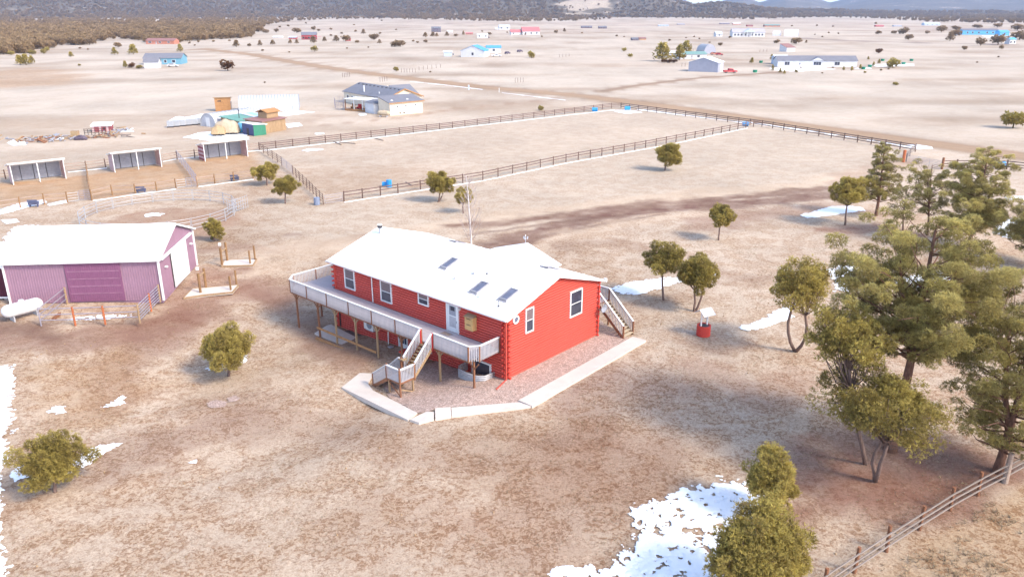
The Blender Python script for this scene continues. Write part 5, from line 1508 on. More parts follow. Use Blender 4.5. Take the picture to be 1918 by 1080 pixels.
jun('round lollipop juniper beyond the driveway, nearest to the two paired junipers', (1346, 449), (1327, 1377, 382, 425), 19, 1, dens=1.1, lobes=40, leafsize=.18)
jun('tall-stemmed juniper behind the back stairs, left one of the pair by the snow strip', (1243, 562), (1205, 1286, 453, 520), 20, 1, dens=1.0, lobes=46, leafsize=.17, r0=.12, airy=.35)
jun('two-stemmed juniper behind the wishing well, right one of the pair', (1301, 582), (1264, 1348, 483, 546), 21, 2, dens=1.2, lobes=50, leafsize=.17, r0=.12, airy=.1)
jun('forked open-crowned juniper between the wishing well and the big pine', (1490, 657), (1430, 1572, 480, 585), 22, 2, sq=.85, dens=1.0, lobes=80, leafsize=.16, r0=.15, airy=.5, rough=.3)
jun('dark round-topped juniper by the snow streak at the driveway, left of the conical pine', (1583, 421), (1557, 1631, 330, 385), 23, 1, dens=1.2, lobes=44, leafsize=.19, r0=.14)
jun('sprawling juniper tucked under the left side of the big pine', (1622, 868), (1510, 1650, 565, 690), 24, 1, dens=.9, lobes=70, leafsize=.16, r0=.15, airy=.55, rough=.3)
jun('spreading twin-stemmed juniper standing on the red soil in front of the big pine', (1637, 900), (1526, 1780, 690, 830), 25, 2, dens=.9, lobes=96, leafsize=.15, r0=.14, airy=.6, rough=.3)
jun('pointed bushy juniper at the right tip of the big snow patch', (1443, 968), (1389, 1500, 838, 955), 26, 1, dens=1.3, lobes=76, leafsize=.15, airy=.45, rough=.4)
jun('large bright green juniper filling the bottom edge beside the snow patch', (1430, 1140), (1325, 1530, 945, 1125), 27, 2, dens=1.25, lobes=110, leafsize=.15, airy=.45, rough=.4)
def pn(label, base, box, seed, **k):
    zc, c, a = crown_dims(base, box[2], box[3], box[1] - box[0])
    off = ((box[0] + box[1]) / 2 - base[0] - (base[0] - 959) / (4671 - base[1]) * (base[1] - (box[2] + box[3]) / 2)) * mpp(base[1]) * .9
    m = pine_mesh(seed, zc, c * 1.02, a, off=off, **k)
    return put_tree('pine_tree', label, 'tree', base, m)
pn('huge spreading ponderosa pine dominating the right side, thick forked red trunk', (1670, 842), (1592, 1880, 384, 672), 31, dens=1.15, tiers=13, r0=.36, fork=True, tuft=.24, thin=.05, clump=1.14)
pn('conical pine beside the driveway, behind the dark round juniper', (1640, 404), (1614, 1688, 270, 372), 32, dens=1.0, tiers=11, r0=.2, cone=.6, tuft=.28, clump=.9)
pn('thin open pine between the conical pine and the broad back pine', (1735, 440), (1690, 1785, 303, 400), 33, dens=.8, tiers=9, r0=.12, tuft=.28, fork=True, thin=.3, clump=.9)
pn('small scraggly pine at the left foot of the thin open pine', (1690, 432), (1664, 1722, 352, 408), 34, dens=.5, tiers=6, r0=.09, tuft=.26, thin=.3, clump=.8)
pn('broad dense pine in front of the roadside fence at the right', (1815, 462), (1772, 1902, 277, 432), 35, dens=1.05, tiers=13, r0=.24, cone=.5, tuft=.28)
pn('pine cut by the right edge above the snow, behind the huge pine', (1945, 500), (1880, 2010, 375, 480), 36, dens=.9, tiers=10, r0=.2, tuft=.28)
pn('tall pine cut by the right edge, its stump-like trunk at the pole fence', (1872, 884), (1800, 2040, 520, 850), 37, dens=1.1, tiers=13, r0=.26, tuft=.23, fork=True, thin=.08, clump=1.1)
# bare aspen behind the roof
def bare_tree():
    rs = np.random.RandomState(5)
    p = G(884, 478); H = hpx(478, 478 - 322)
    t = thing('bare_tree', 'leafless white-barked tree rising behind the roof of the red house', 'tree', p)
    mb = MB(); pts = limb(mb, rs, (0, 0, -.2), (-.45, 0, H * .96), .13, .012, .012, 9, 8); mb.build('trunk', 'barkwhite', t, True)
    tw = MB()
    for k in range(46):
        f = .12 + .8 * rs.rand(); q = pts[min(int(f * 9), 8)] + np.array([0, 0, (f * 9 % 1) * H / 9])
        th = rs.rand() * 6.28; L = (1 - f) * 3.3 + .5
        e = q + np.array([math.cos(th) * L * .42, math.sin(th) * L * .42, L * .82])
        pp = limb(tw, rs, q, e, .034 * (1.2 - f), .008, .06, 4, 4)
        for j in range(7):
            s_ = pp[1 + rs.randint(4)]; th2 = th + rs.normal() * .9; l2 = L * (.2 + .3 * rs.rand())
            limb(tw, rs, s_, s_ + np.array([math.cos(th2) * l2 * .5, math.sin(th2) * l2 * .5, l2 * .8]), .012, .006, .08, 2, 3)
    tw.build('branches', 'baretwig', t)
bare_tree()
# ------------------------------------------------------------ far trees and bushes
def blob_mesh(seed, kind):
    """unit-size far tree: 1 m tall, width about 1"""
    rs = np.random.RandomState(seed); parts = []
    mb = MB()
    if kind == 'c':      # conifer
        for k in range(6):
            z = .22 + .13 * k; w = .36 * (1 - k / 6.5) + .05
            n = 46; th = rs.rand(n) * 6.28; r = w * (.3 + .8 * rs.rand(n))
            P = np.stack([r * np.cos(th), r * np.sin(th), z + rs.normal(size=n) * .05], -1)
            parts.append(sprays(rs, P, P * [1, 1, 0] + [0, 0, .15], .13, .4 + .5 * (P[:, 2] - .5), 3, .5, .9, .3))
    else:
        for k in range(9):
            th = k * 2.4; q = .26 * (k > 0)
            c = np.array([math.cos(th) * q, math.sin(th) * q, .5 + rs.normal() * .12])
            n = 34; d = rs.normal(size=(n, 3)); d /= np.linalg.norm(d, axis=1, keepdims=True)
            P = c + d * .24 * (.6 + .5 * rs.rand(n))[:, None]
            P[:, 2] = np.maximum(P[:, 2], .06)
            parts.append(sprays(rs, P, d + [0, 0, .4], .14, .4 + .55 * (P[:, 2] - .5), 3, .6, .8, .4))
    V, F, T = join(parts)
    tr = MB().tube([(0, 0, -.05), (0, 0, .6)], [.035, .02], 5)
    # stem goes in as part of the same small mesh
    tv = np.array(tr.v); n = len(V); tf = []
    for f in tr.f:
        for i in range(1, len(f) - 1): tf.append((f[0], f[i], f[i + 1]))
    return np.concatenate([V, tv]), np.concatenate([F, np.array(tf) + n]), np.concatenate([T, np.zeros(len(tv))])
FARM = {}
for kind in 'cb':
    for i in range(4):
        V, F, T = blob_mesh(200 + i + 10 * (kind == 'c'), kind)
        for m_ in ('juniper', 'rustjuniper', 'farforest'):
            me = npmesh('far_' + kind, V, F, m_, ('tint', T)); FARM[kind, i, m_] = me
def far_tree(x, y, hp, kind, label, w=1.0, m='juniper', group=None, k=[0]):
    k[0] += 1
    H = hpx(y, hp) * 1.05
    nm = 'pine_tree' if kind == 'c' else 'juniper_bush'
    o = link(nm, FARM[kind, k[0] % 4, m], None, G(x, y), k[0] * 1.3)
    o.scale = (H * w, H * w, H)
    return tag(o, label, 'tree' if kind == 'c' else 'bush', group)
FT = [
 (215, 103, 14, 'c', 'lone conifer left of the teal house, smaller of the pair', 1), (250, 102, 19, 'c', 'lone conifer left of the teal house, taller of the pair', 1.1),
 (338, 97, 14, 'c', 'slim conifer on the grass just behind the teal house', 1), (221, 89, 11, 'b', 'round tree at the mouth of the gap in the wood', 1.2),
 (133, 107, 10, 'c', 'small conifer in the open below the left wood', 1.2), (21, 104, 9, 'b', 'bush at the very left below the wood', 1.3),
 (61, 102, 9, 'b', 'dark bush under the edge of the left wood', 1.4), (82, 101, 10, 'b', 'upright bush under the edge of the left wood', 1), (89, 97, 8, 'b', 'small bush right against the left wood', 1),
 (38, 122, 19, 'c', 'left tree of the clump of three on the left plain', 1), (49, 122, 20, 'c', 'middle tree of the clump of three on the left plain', 1.1), (60, 120, 15, 'c', 'right tree of the clump of three on the left plain', 1),
 (149, 124, 4, 'b', 'tiny shrub right of the clump of three trees', 1.4), (235, 127, 13, 'c', 'thin upright tree left of the white shed', .8), (247, 127, 10, 'b', 'reddish bush left of the white shed', 1.3),
 (261, 129, 8, 'b', 'dark bush touching the left corner of the white shed', 1.4), (427, 133, 19, 'b', 'big red-brown round bush alone right of the teal house', 1.35),
 (443, 88, 13, 'c', 'first conifer of the loose row on the grass beyond the teal house', 1.2), (467, 87, 6, 'b', 'low bush in the loose row beyond the teal house', 1.2), (487, 86, 10, 'c', 'second conifer of the loose row beyond the teal house', 1.1),
 (511, 84, 9, 'c', 'third conifer of the loose row beyond the teal house', 1.3), (544, 82, 8, 'c', 'conifer at the left foot of the far red house', 1.2), (556, 82, 8, 'c', 'conifer in front of the far red house', 1.2),
 (587, 81, 13, 'c', 'dark conifer before the right end of the far red house', 1.2), (589, 97, 10, 'b', 'round dark bush on the open plain below the far red house', 1.35), (608, 78, 9, 'c', 'conifer right of the far red house', 1.1),
 (630, 78, 11, 'c', 'wide conifer further right of the far red house', 1.4), (556, 62, 11, 'b', 'large round tree behind the far red house', 1.5), (587, 57, 7, 'b', 'small tree rising over the far red house', 1.3),
 (597, 59, 5, 'b', 'low tree to the right behind the far red house', 1.3), (498, 62, 8, 'b', 'bush at the tip of the wood, left one', 1.5), (483, 60, 8, 'b', 'bush at the tip of the wood, nearest the trees', 1.2), (518, 61, 7, 'b', 'bush at the tip of the wood, right one', 1.3),
 (648, 78, 13, 'b', 'dark tree with a small red wall behind it', 1.3), (681, 64, 9, 'c', 'conifer on the far plain above the round bushes', 1.2), (701, 75, 13, 'b', 'big round tree left of the double bush', 1.4),
 (711, 82, 8, 'c', 'small tree under the big round tree', 1.2), (669, 81, 6, 'b', 'low dark bush left of the big round tree', 1.3), (740, 88, 13, 'b', 'left half of the double bush on the middle plain', 1.3), (750, 88, 14, 'b', 'right half of the double bush on the middle plain', 1.3),
 (797, 70, 9, 'c', 'conifer left of the dark two-storey house', 1.3), (811, 69, 9, 'c', 'conifer below the dark two-storey house', 1.3), (818, 69, 7, 'c', 'short conifer right under the dark two-storey house', 1.2), (837, 68, 8, 'c', 'conifer right of the dark two-storey house', 1.3),
 (868, 66, 8, 'c', 'slim tree left of the parked white trailer', .8), (854, 69, 6, 'b', 'dark bush between the trailer and dark house', 1.4), (797, 80, 6, 'b', 'lone bush above the blue-roofed house', 1.3), (782, 81, 4, 'b', 'tiny bush right of the double bush', 1.5), (774, 79, 4, 'b', 'tiny bush touching the right side of the double bush', 1.3),
 (917, 66, 6, 'b', 'bush right of the parked white trailer', 1.2), (995, 109, 14, 'b', 'olive tree right of the two dark cars', 1.0), (742, 134, 10, 'b', 'small juniper left of the stake rows by the road', 1.0), (1041, 63, 6, 'b', 'round bush right of the red-roofed houses', 1.3), (1057, 60, 7, 'c', 'small conifer right of the red-roofed houses', 1.1),
 (1013, 207, 10, 'b', 'little round juniper behind the far pasture fence', 1.0), (1677, 160, 7, 'b', 'small bush alone on the plain right of the road', 1.5),
 (1169, 97, 7, 'b', 'round bush on the plain above the other round one', 1.3), (1180, 108, 8, 'b', 'lower of the two round bushes left of the big dark pines', 1.3), (1254, 77, 4, 'b', 'small bush above the big dark pines', 1.3),
 (1349, 86, 7, 'b', 'ball-shaped bush between the quonset hut and white long house', 1.3), (1367, 72, 4, 'b', 'bush at the left end of the white long house', 1.3), (1329, 81, 3, 'b', 'tiny bush above the quonset hut', 1.4),
 (1455, 81, 7, 'b', 'wide bush above the white garage', 1.7), (1491, 83, 14, 'b', 'large round tree above the manufactured house', 1.4), (1510, 81, 6, 'c', 'little conifer right of the large round tree', 1), (1155, 69, 4, 'b', 'dark shrub left of the small dark and orange sheds', 1.2),
 (1240, 115, 34, 'c', 'biggest dark pine beside the green-roofed house', 1.25), (1272, 113, 28, 'c', 'slender dark pine between the big pine and the tall one', 1.0), (1285, 100, 23, 'c', 'tall dark pine right behind the green-roofed house', 1.2),
 (1408, 119, 11, 'c', 'thin young tree right of the grey gable shed', .9), (1445, 112, 10, 'c', 'thin tree at the left wall of the white garage', .8), (1447, 133, 11, 'c', 'sapling left of the manufactured house front', .6),
 (1461, 137, 9, 'c', 'first of two small cone trees in front of the white garage', .8), (1469, 139, 8, 'c', 'second of two small cone trees in front of the white garage', .8), (1491, 136, 6, 'b', 'low bush in front of the manufactured house', 1.1),
 (1580, 132, 7, 'c', 'small cone tree at the right end of the manufactured house', .9), (1595, 133, 9, 'c', 'cone tree just right of the manufactured house', .8), (1611, 130, 9, 'c', 'cone tree beside the first green bin', .8), (1620, 137, 4, 'b', 'low shrub below the green bins', 1.2),
 (1636, 124, 8, 'c', 'cone tree between the two pairs of green bins', .8), (1646, 120, 9, 'c', 'cone tree left of the snowy round bush', .8), (1626, 112, 6, 'c', 'little cone tree behind the green bins', .9), (1672, 127, 19, 'b', 'round-topped bush over snow, right of the green bins', 1.2),
 (1646, 100, 10, 'b', 'reddish round bush on the plain right of the manufactured house', 1.25), (1645, 65, 7, 'b', 'wide low bush, leftmost of the far right clump', 1.6), (1674, 64, 7, 'b', 'low bush in the far right clump', 1.4), (1692, 64, 13, 'b', 'largest tree of the far right clump', 1.5), (1702, 75, 12, 'b', 'tree standing in front of the far right clump', 1.2),
 (1737, 64, 6, 'b', 'pale small tree left of the blue house group', 1.5), (1763, 61, 14, 'b', 'big round tree left of the blue house', 1.3), (1789, 68, 14, 'b', 'dark tree against the left end of the blue house', 1.5), (1779, 77, 16, 'c', 'umbrella-shaped pine in front of the dark tree', 1.2),
 (1836, 86, 14, 'b', 'round tree below the blue house', 1.3), (1869, 84, 21, 'b', 'broad round tree below the right end of the blue house', 1.4), (1909, 75, 18, 'b', 'dark tree cut by the right edge near the small blue shed', 1.6), (1806, 94, 9, 'b', 'small tree lower left of the blue house', 1.1), (1875, 93, 8, 'b', 'small tree below the broad round tree', 1.0),
 (1897, 240, 34, 'b', 'big wild juniper bush on the far side of the road at the right edge', 1.25), (1790, 56, 8, 'b', 'low dark tree behind the blue house, left one', 2.2), (1830, 53, 8, 'b', 'low dark tree behind the blue house, middle one', 2.2), (1868, 52, 8, 'b', 'low dark tree behind the blue house, right one', 2.0), (1905, 58, 14, 'b', 'large dark tree behind the blue house at the frame edge', 1.6),
]
for (x, y, h_, kd, lab, w_) in FT:
    m_ = 'rustjuniper' if ('red' in lab.split()[0] or 'red-brown' in lab or 'reddish' in lab) else ('juniper' if y > 95 else 'farforest')
    far_tree(x, y, h_, kd, lab, w_, m_)
tiny = [(492, 96, 4), (542, 99, 3), (496, 156, 3), (742, 57, 3), (806, 136, 3), (1015, 70, 3), (1300, 70, 3), (1169, 70, 2.5), (1285, 72, 2.5), (1310, 74, 3), (1540, 70, 3), (1552, 63, 3), (1570, 64, 3), (1526, 66, 2.5), (1483, 50, 3), (1560, 51, 3), (1640, 46, 4), (1530, 49, 3), (620, 68, 4), (640, 64, 4), (666, 60, 4), (712, 64, 4), (620, 56, 4), (690, 90, 3), (650, 92, 3), (150, 92, 4), (165, 94, 3), (355, 82, 4), (372, 80, 4), (365, 86, 3), (400, 79, 4), (415, 74, 5), (430, 78, 4), (452, 72, 6), (470, 70, 5), (524, 52, 4), (540, 50, 4), (573, 45, 3), (663, 48, 3), (715, 40, 3), (903, 60, 3), (950, 62, 3), (984, 66, 3), (1090, 63, 3), (1560, 128, 3), (1540, 138, 3), (1650, 133, 4), (1664, 131, 3), (1500, 128, 3), (1870, 108, 3), (1830, 118, 3)]
LAND = [('teal house', 305, 118), ('big red-brown bush', 427, 128), ('far barn-red house', 579, 68), ('brick house by the wood', 300, 80), ('double bush', 745, 82), ('blue-roofed white house', 908, 100), ('pink-red roofed houses', 990, 60), ('two low dark buildings', 1113, 51),
        ('big dark pines', 1255, 105), ('long white farmhouse', 1402, 66), ('white quonset hut', 1482, 64), ('manufactured house', 1530, 118), ('snowy round bush', 1672, 120), ('far right bush clump', 1690, 62), ('bright blue house', 1836, 62), ('grey-roofed near house', 715, 190), ('dark two-storey house', 817, 55), ('first conifer row', 480, 86)]
slots = {}
for x, y, h_ in tiny:
    nm, lx, ly = min(LAND, key=lambda q: math.hypot(q[1] - x, (q[2] - y) * 2.5)); dx, dy = x - lx, y - ly
    side = ('right of' if dx > 0 else 'left of') if abs(dx) > 2 * abs(dy) else ('in front of' if dy > 0 else 'beyond')
    slots.setdefault((nm, side), []).append((math.hypot(dx, dy), x, y, h_))
for (nm, side), L_ in slots.items():
    for k, (d_, x, y, h_) in enumerate(sorted(L_)):
        lead = 'tiny dark shrub' if len(L_) == 1 else 'tiny dark shrub, ' + ['nearest', 'second nearest', 'third nearest', 'fourth nearest', 'fifth nearest', 'sixth nearest', 'seventh nearest', 'eighth nearest', 'ninth nearest'][min(k, 8)] + ' of those'
        far_tree(x, y, h_, 'b', lead + ' ' + side + ' the ' + nm, 1.3, 'farforest', 'tiny shrubs dotting the plain')
# brown hedge by the green-roofed house
for k, (x, w_) in enumerate(((1244, 'left'), (1254, 'middle'), (1263, 'right'))):
    far_tree(x, 118, 7.5, 'b', 'low rust-brown shrub under the dark pines, %s one of three' % w_, 1.5, 'rustjuniper')

# ------------------------------------------------------------ far buildings
def hexm(name, col, **k):
    if name not in M: M[name] = mat(name, col, .7, .08, .6, **k)
    return name
hexm('wall white', (.55, .55, .58)); hexm('wall teal', (.13, .30, .40)); hexm('wall blue', (.10, .36, .62)); hexm('wall cream', (.68, .58, .46))
hexm('wall pale blue', (.45, .52, .62)); hexm('wall brick', (.42, .17, .12)); hexm('wall barn red', (.36, .06, .07)); hexm('wall grey', (.30, .31, .38)); hexm('wall dark', (.11, .085, .12))
hexm('roof slate', (.175, .175, .205)); hexm('roof blue', (.08, .30, .55)); hexm('roof red', (.52, .16, .17)); hexm('roof green', (.16, .28, .27)); hexm('roof brown', (.27, .14, .13)); hexm('roof white', (.82, .83, .85)); hexm('roof grey', (.38, .36, .42)); hexm('car red', (.45, .05, .06)); hexm('tub green', (.02, .20, .12)); hexm('wall orange', (.45, .22, .11))
def gable_house(label, cat, base, L, D, wh, rh, rz_, wall, roof, wins=(), door=None, name='house', ov=.35, gable=None):
    """base: photo point of the middle of the front foot; long side L faces the camera before turning by rz_; wins: (x0, w, z, h) along the front"""
    t = thing(name, label, cat, G(*base), rz_)
    b = MB().box(-L / 2, L / 2, 0, D, -.2, wh); b.extrude([(0, wh), (D, wh), (D / 2, wh + rh)], -L / 2, L / 2); b.build('wall', wall, t)
    for s_, y in ((1, -ov), (-1, D + ov)):
        sl2 = rh / (D / 2); r = MB()
        r.extrude([(y, wh - ov * sl2 + .14), (y, wh - ov * sl2 + .02), (D / 2, wh + rh + .02), (D / 2, wh + rh + .16)], -L / 2 - ov, L / 2 + ov); r.build('roof', roof, t)
    for (x, w_, z, h_) in wins:
        f = MB().box(x - w_ / 2 - .1, x + w_ / 2 + .1, -.06, 0, z - .1, z + h_ + .1).build('window', 'white', t)
        k = max(1, int(round(w_ / 1.1)))
        for i in range(k): MB().box(x - w_ / 2 + i * w_ / k + .04, x - w_ / 2 + (i + 1) * w_ / k - .04, -.09, -.06, z, z + h_).build('pane', 'glass', f)
    if door is not None:
        d = MB().box(door - .5, door + .5, -.07, 0, 0, 2.1).build('door', 'greyrail', t); MB().box(door - .2, door + .2, -.09, -.07, 1.2, 1.8).build('pane', 'glass', d)
    if gable:
        side, ws = gable
        for (y, w_, z, h_) in ws:
            x = side * L / 2
            f = MB().box(min(x, x + side * .06), max(x, x + side * .06), y - w_ / 2 - .08, y + w_ / 2 + .08, z - .08, z + h_ + .08).build('window', 'white', t)
            MB().box(min(x + side * .06, x + side * .09), max(x + side * .06, x + side * .09), y - w_ / 2, y + w_ / 2, z, z + h_).build('pane', 'glass', f)
    return t
def W_(y, n): return mpp(y) * n
# white manufactured house and its outbuildings
L = W_(126, 146)
t = gable_house('long white manufactured house with grey roof and a small entrance gable, right of the centre', 'house', (1530, 126), L, 8, 3.0, 1.9, R(-3), 'wall white', 'roof slate',
            [(-L * .38, 2.4, .9, 1.5), (L * .0, 3.6, .9, 1.5), (L * .25, 2.4, .9, 1.5)], -L * .22)
MB().extrude([(-3, 3.0), (3, 3.0), (0, 4.5)], -.5, 3.4, 'y').build('entrance_gable', 'wall white', t)
for s_ in (1, -1): MB().extrude([(0, 4.5), (0, 4.65), (s_ * 3.3, 3.05), (s_ * 3.3, 2.9)], -.7, 3.4, 'y').build('gable_roof', 'roof slate', t)
t = gable_house('white garage with pale gable roof at the left end of the manufactured house', 'garage', (1464, 121), W_(121, 24), 8, 3.2, 1.0, R(-3), 'wall pale blue', 'roof white')
MB().box(-2.4, 2.4, -.08, 0, 0, 2.7).build('garage_door', 'wall grey', t)
t = thing('shed', 'tall narrow shed with reddish brown lean-to roof behind the white garage', 'shed', G(1467, 97), R(25))
MB().extrude([(-3, 0), (3.6, 0), (3.6, 4.6), (-3, 2.6)], 0, 7, 'x').build('wall', 'wall white', t); MB().extrude([(-3.3, 2.55), (3.8, 4.75), (3.8, 4.9), (-3.3, 2.7)], -.3, 7.3, 'x').build('roof', 'roof brown', t)
gs = gable_house('grey gable-fronted shed with a white roof beside the red pickup', 'shed', (1323, 134), 9.6, 13, 4.0, 2.0, R(0), 'wall grey', 'roof white', name='metal_shed')
gs.rotation_euler[2] = R(62); gs.location = G(1345, 134.5) + Vector((1.0, 0, 0))
MB().box(-1, 3.4, -.1, 0, 0, 3.2).build('roll_door', 'wall white', gs)
# green-roof house with quonset
L = W_(111, 52)
t = gable_house('low house with a dull green roof behind the dark pines', 'house', (1298, 111), L, 7, 2.6, 1.2, R(8), 'wall white', 'roof green', [(-L * .3, 1.5, .9, 1.2), (L * .2, 1.5, .9, 1.2)], -L * .05)
t = gable_house('white porch building left of the green-roofed house, between the pines', 'house', (1255, 109), 6.5, 5, 2.8, .8, R(5), 'wall white', 'roof white', [(-1.5, 1.2, .8, 1.4), (1.3, 1.2, .8, 1.4)])
def quonset(label, base, L, w, h, rz_, m='galv', ribs=0, name='quonset_hut', endm='wall grey', segs=12):
    t = thing(name, label, 'arched building', G(*base), rz_)
    pr = [(-w / 2 * math.cos(math.pi * k / segs), h * math.sin(math.pi * k / segs) ** .8) for k in range(segs + 1)]
    b = MB()
    for k in range(segs):
        b.add([(-L / 2, pr[k][0], pr[k][1]), (L / 2, pr[k][0], pr[k][1]), (L / 2, pr[k + 1][0], pr[k + 1][1]), (-L / 2, pr[k + 1][0], pr[k + 1][1])], [(0, 1, 2, 3)])
    b.build('shell', m, t, True)
    for s_ in (1, -1): MB().add([(s_ * (L / 2 - .03), a, c) for a, c in pr], [tuple(range(len(pr)))]).build('end_wall', endm, t)
    for k in range(ribs + 1 if ribs else 0):
        x = -L / 2 + L * k / ribs
        MB().tube([(x, a * 1.005, c * 1.005) for a, c in pr], .13, 5).build('rib', 'ribgrey', t)
    MB().box(-L / 2 - .06, -L / 2 + .02, -.6, .6, 0, 2.1).build('door', 'white', t)
    return t
quonset('grey steel quonset hut behind the green-roofed house', (1322, 100), 9, 8.5, 5.5, R(-70), 'galv')
quonset('white quonset hut right of the white long house, far right plain', (1482, 68), W_(68, 24), 10, 6.5, R(-25), 'roof white')
quonset('small rounded white shed just right of the white long house', (1455, 67), W_(67, 13), 7, 4.5, R(-30), 'roof white')
# white long house
L = W_(69, 60)
t = gable_house('long white house with a row of dark windows and porch, far plain right of centre', 'house', (1402, 69.5), L, 10, 4.5, 3.0, R(0), 'wall white', 'roof grey', [(L * q, 1.8, 1.2, 1.8) for q in (-.42, -.32, -.22, -.1, .1, .22, .32, .42)], 0)
MB().extrude([(-6, 4.5), (6, 4.5), (0, 7.8)], -2.2, 5, 'y').build('porch_gable', 'wall pale blue', t)
for s_ in (-5, -2, 2, 5): MB().box(s_ - .2, s_ + .2, -2.1, -1.7, 0, 4.5).build('porch_post', 'white', t)
gable_house('pale blue-roofed little building left of the white long house', 'shed', (1347, 69), W_(69, 12), 6, 2.6, 2.2, R(10), 'wall white', 'wall pale blue', [(0, 1.5, .9, 1.2)], name='shed')
# far strip of buildings
far_b = [
 ('low pale blue roofed barn on the far plain, left of the sky gap', (1243, 49.5), 19, 2.6, 'wall pale blue', 'wall pale blue', 'barn'), ('thin low grey barn on the farthest plain below the sky gap', (1276, 46.5), 14, 1.8, 'wall grey', 'roof grey', 'barn'),
 ('low dark barn on the farthest plain right of the sky gap', (1358, 45.5), 18, 2.2, 'wall dark', 'roof grey', 'barn'), ('far farmhouse with white roof beyond the white long house', (1380, 46.5), 14, 3.6, 'wall brick', 'roof white', 'house'),
 ('long dark green roofed barn on the far plain', (1447, 50.5), 29, 4.2, 'wall brick', 'roof green', 'barn'), ('small dark red shack left of the long green-roofed barn', (1405, 50), 11, 3.2, 'wall barn red', 'roof brown', 'shed'),
 ('dark low building with window row, left one of two right of the red roofs', (1099, 53), 20, 4.2, 'wall dark', 'roof slate', 'barn'), ('dark building with arched door, right one of two right of the red roofs', (1129, 54), 15, 4.8, 'wall dark', 'roof slate', 'barn'),
 ('dark red low barn on the far right plain', (1648, 50.3), 15, 3.0, 'wall barn red', 'roof red', 'barn'), ('low pale grey barn right of the dark red one', (1682, 50), 15, 2.4, 'wall pale blue', 'roof grey', 'barn'),
 ('pale blue long roof at the edge of the far right wood', (1746, 48), 30, 5.4, 'wall pale blue', 'wall pale blue', 'barn'), ('dark open-fronted shed left of the small orange shed', (1190, 76), 12, 5.0, 'wall dark', 'roof slate', 'shed'),
 ('small orange-brown shed right of the dark open one', (1204, 75), 12, 4.6, 'wall orange', 'roof brown', 'shed'), ('small blue-roofed shed left of the far red house', (548, 73.5), 14, 5, 'wall barn red', 'wall pale blue', 'shed'),
 ('pale low trailer left of the small blue-roofed shed', (520, 71), 17, 2.6, 'wall white', 'roof white', 'trailer'), ('small white shed between the dark house and white trailer', (843, 61), 10, 3.6, 'wall white', 'roof white', 'shed'),
 ('small pinkish shed right of the conifers below the dark house', (879, 65), 13, 3.6, 'wall brick', 'roof red', 'shed'), ('small red shed half behind a dark tree, right of the far red house', (651, 77), 9, 6, 'wall barn red', 'roof brown', 'shed'),
 ('tiny white shed at the left of the pale blue far house', (932, 56), 8, 3.4, 'wall white', 'roof white', 'shed'),
]
for lab, bs_, wpx, hp, wl_, rf, nm in far_b:
    hh = hpx(bs_[1], hp); L = W_(bs_[1], wpx)
    t = gable_house(lab, nm, bs_, L, max(6, L * .35), hh * .62, hh * .38, R(4), wl_, rf, [(L * q, min(1.6, L * .1), .8, hh * .25) for q in (-.3, 0, .3)], name=nm)
# red-roofed pair, pale blue house, dark house
hh = hpx(66, 15); t = gable_house('white house with a large pink-red gable roof, bigger of the pair', 'house', (995, 65.5), W_(66, 33), 14, hh * .45, hh * .5, R(8), 'wall white', 'roof red', [(-6, 1.6, 1, 1.5), (0, 1.6, 1, 1.5), (6, 1.6, 1, 1.5)])
hh = hpx(66, 10); gable_house('white garage with a pink-red roof, smaller of the pair', 'garage', (967, 65.5), W_(66, 20), 10, hh * .5, hh * .45, R(8), 'wall white', 'roof red', [(-3, 1.4, .8, 1.2)])
hh = hpx(56, 9); gable_house('pale blue house left above the red-roofed pair', 'house', (945, 56), W_(56, 20), 12, hh * .55, hh * .45, R(5), 'wall white', 'wall pale blue', [(-4, 2, 1.5, 2), (4, 2, 1.5, 2)])
hh = hpx(60, 10); gable_house('dark purple-brown two-storey house on the far plain', 'house', (817, 60.5), W_(60, 17), 10, hh * .7, hh * .3, R(5), 'wall dark', 'roof slate', [(-3.5, 1.6, .8, 1.6), (0, 1.6, .8, 1.6), (3.5, 1.6, .8, 1.6), (-3.5, 1.6, 3.8, 1.4), (3.5, 1.6, 3.8, 1.4)])
# far red house at left
hh = hpx(74, 14); t = gable_house('two-storey barn-red house with dark roof on the left plain', 'house', (579, 74.5), W_(74, 27), 10, hh * .62, hh * .36, R(10), 'wall barn red', 'roof slate', [(-5, 1.5, 1, 1.6), (0, 1.5, 1, 1.6), (5, 1.5, 1, 1.6)])
MB().box(-9, 11, -2, -.1, 2.6, 2.8).build('porch_roof', 'roof red', t)
gable_house('long low brick house in the gap of the left wood', 'house', (300, 83), W_(83, 54), 9, 2.6, 1.6, R(-3), 'wall brick', 'roof brown', [(-8, 2.4, .9, 1.2), (0, 1.8, .9, 1.2), (7, 1.8, .9, 1.2)], -3)
# teal house, white shed
L = W_(122, 68); t = gable_house('teal house with grey roof on the left plain', 'house', (305, 121), L, 12, 3.0, 2.0, R(8), 'wall teal', 'roof slate', [(-L * .3, 1.6, .9, 1.2), (L * .08, 1.2, .9, 1.2), (L * .3, 1.6, .9, 1.2)], -L * .05)
gable_house('bright white shed with dark roof in front of the teal house', 'shed', (284, 128.5), W_(128, 25), 6, 3.0, 1.8, R(12), 'wall white', 'roof slate', [], None, name='shed')
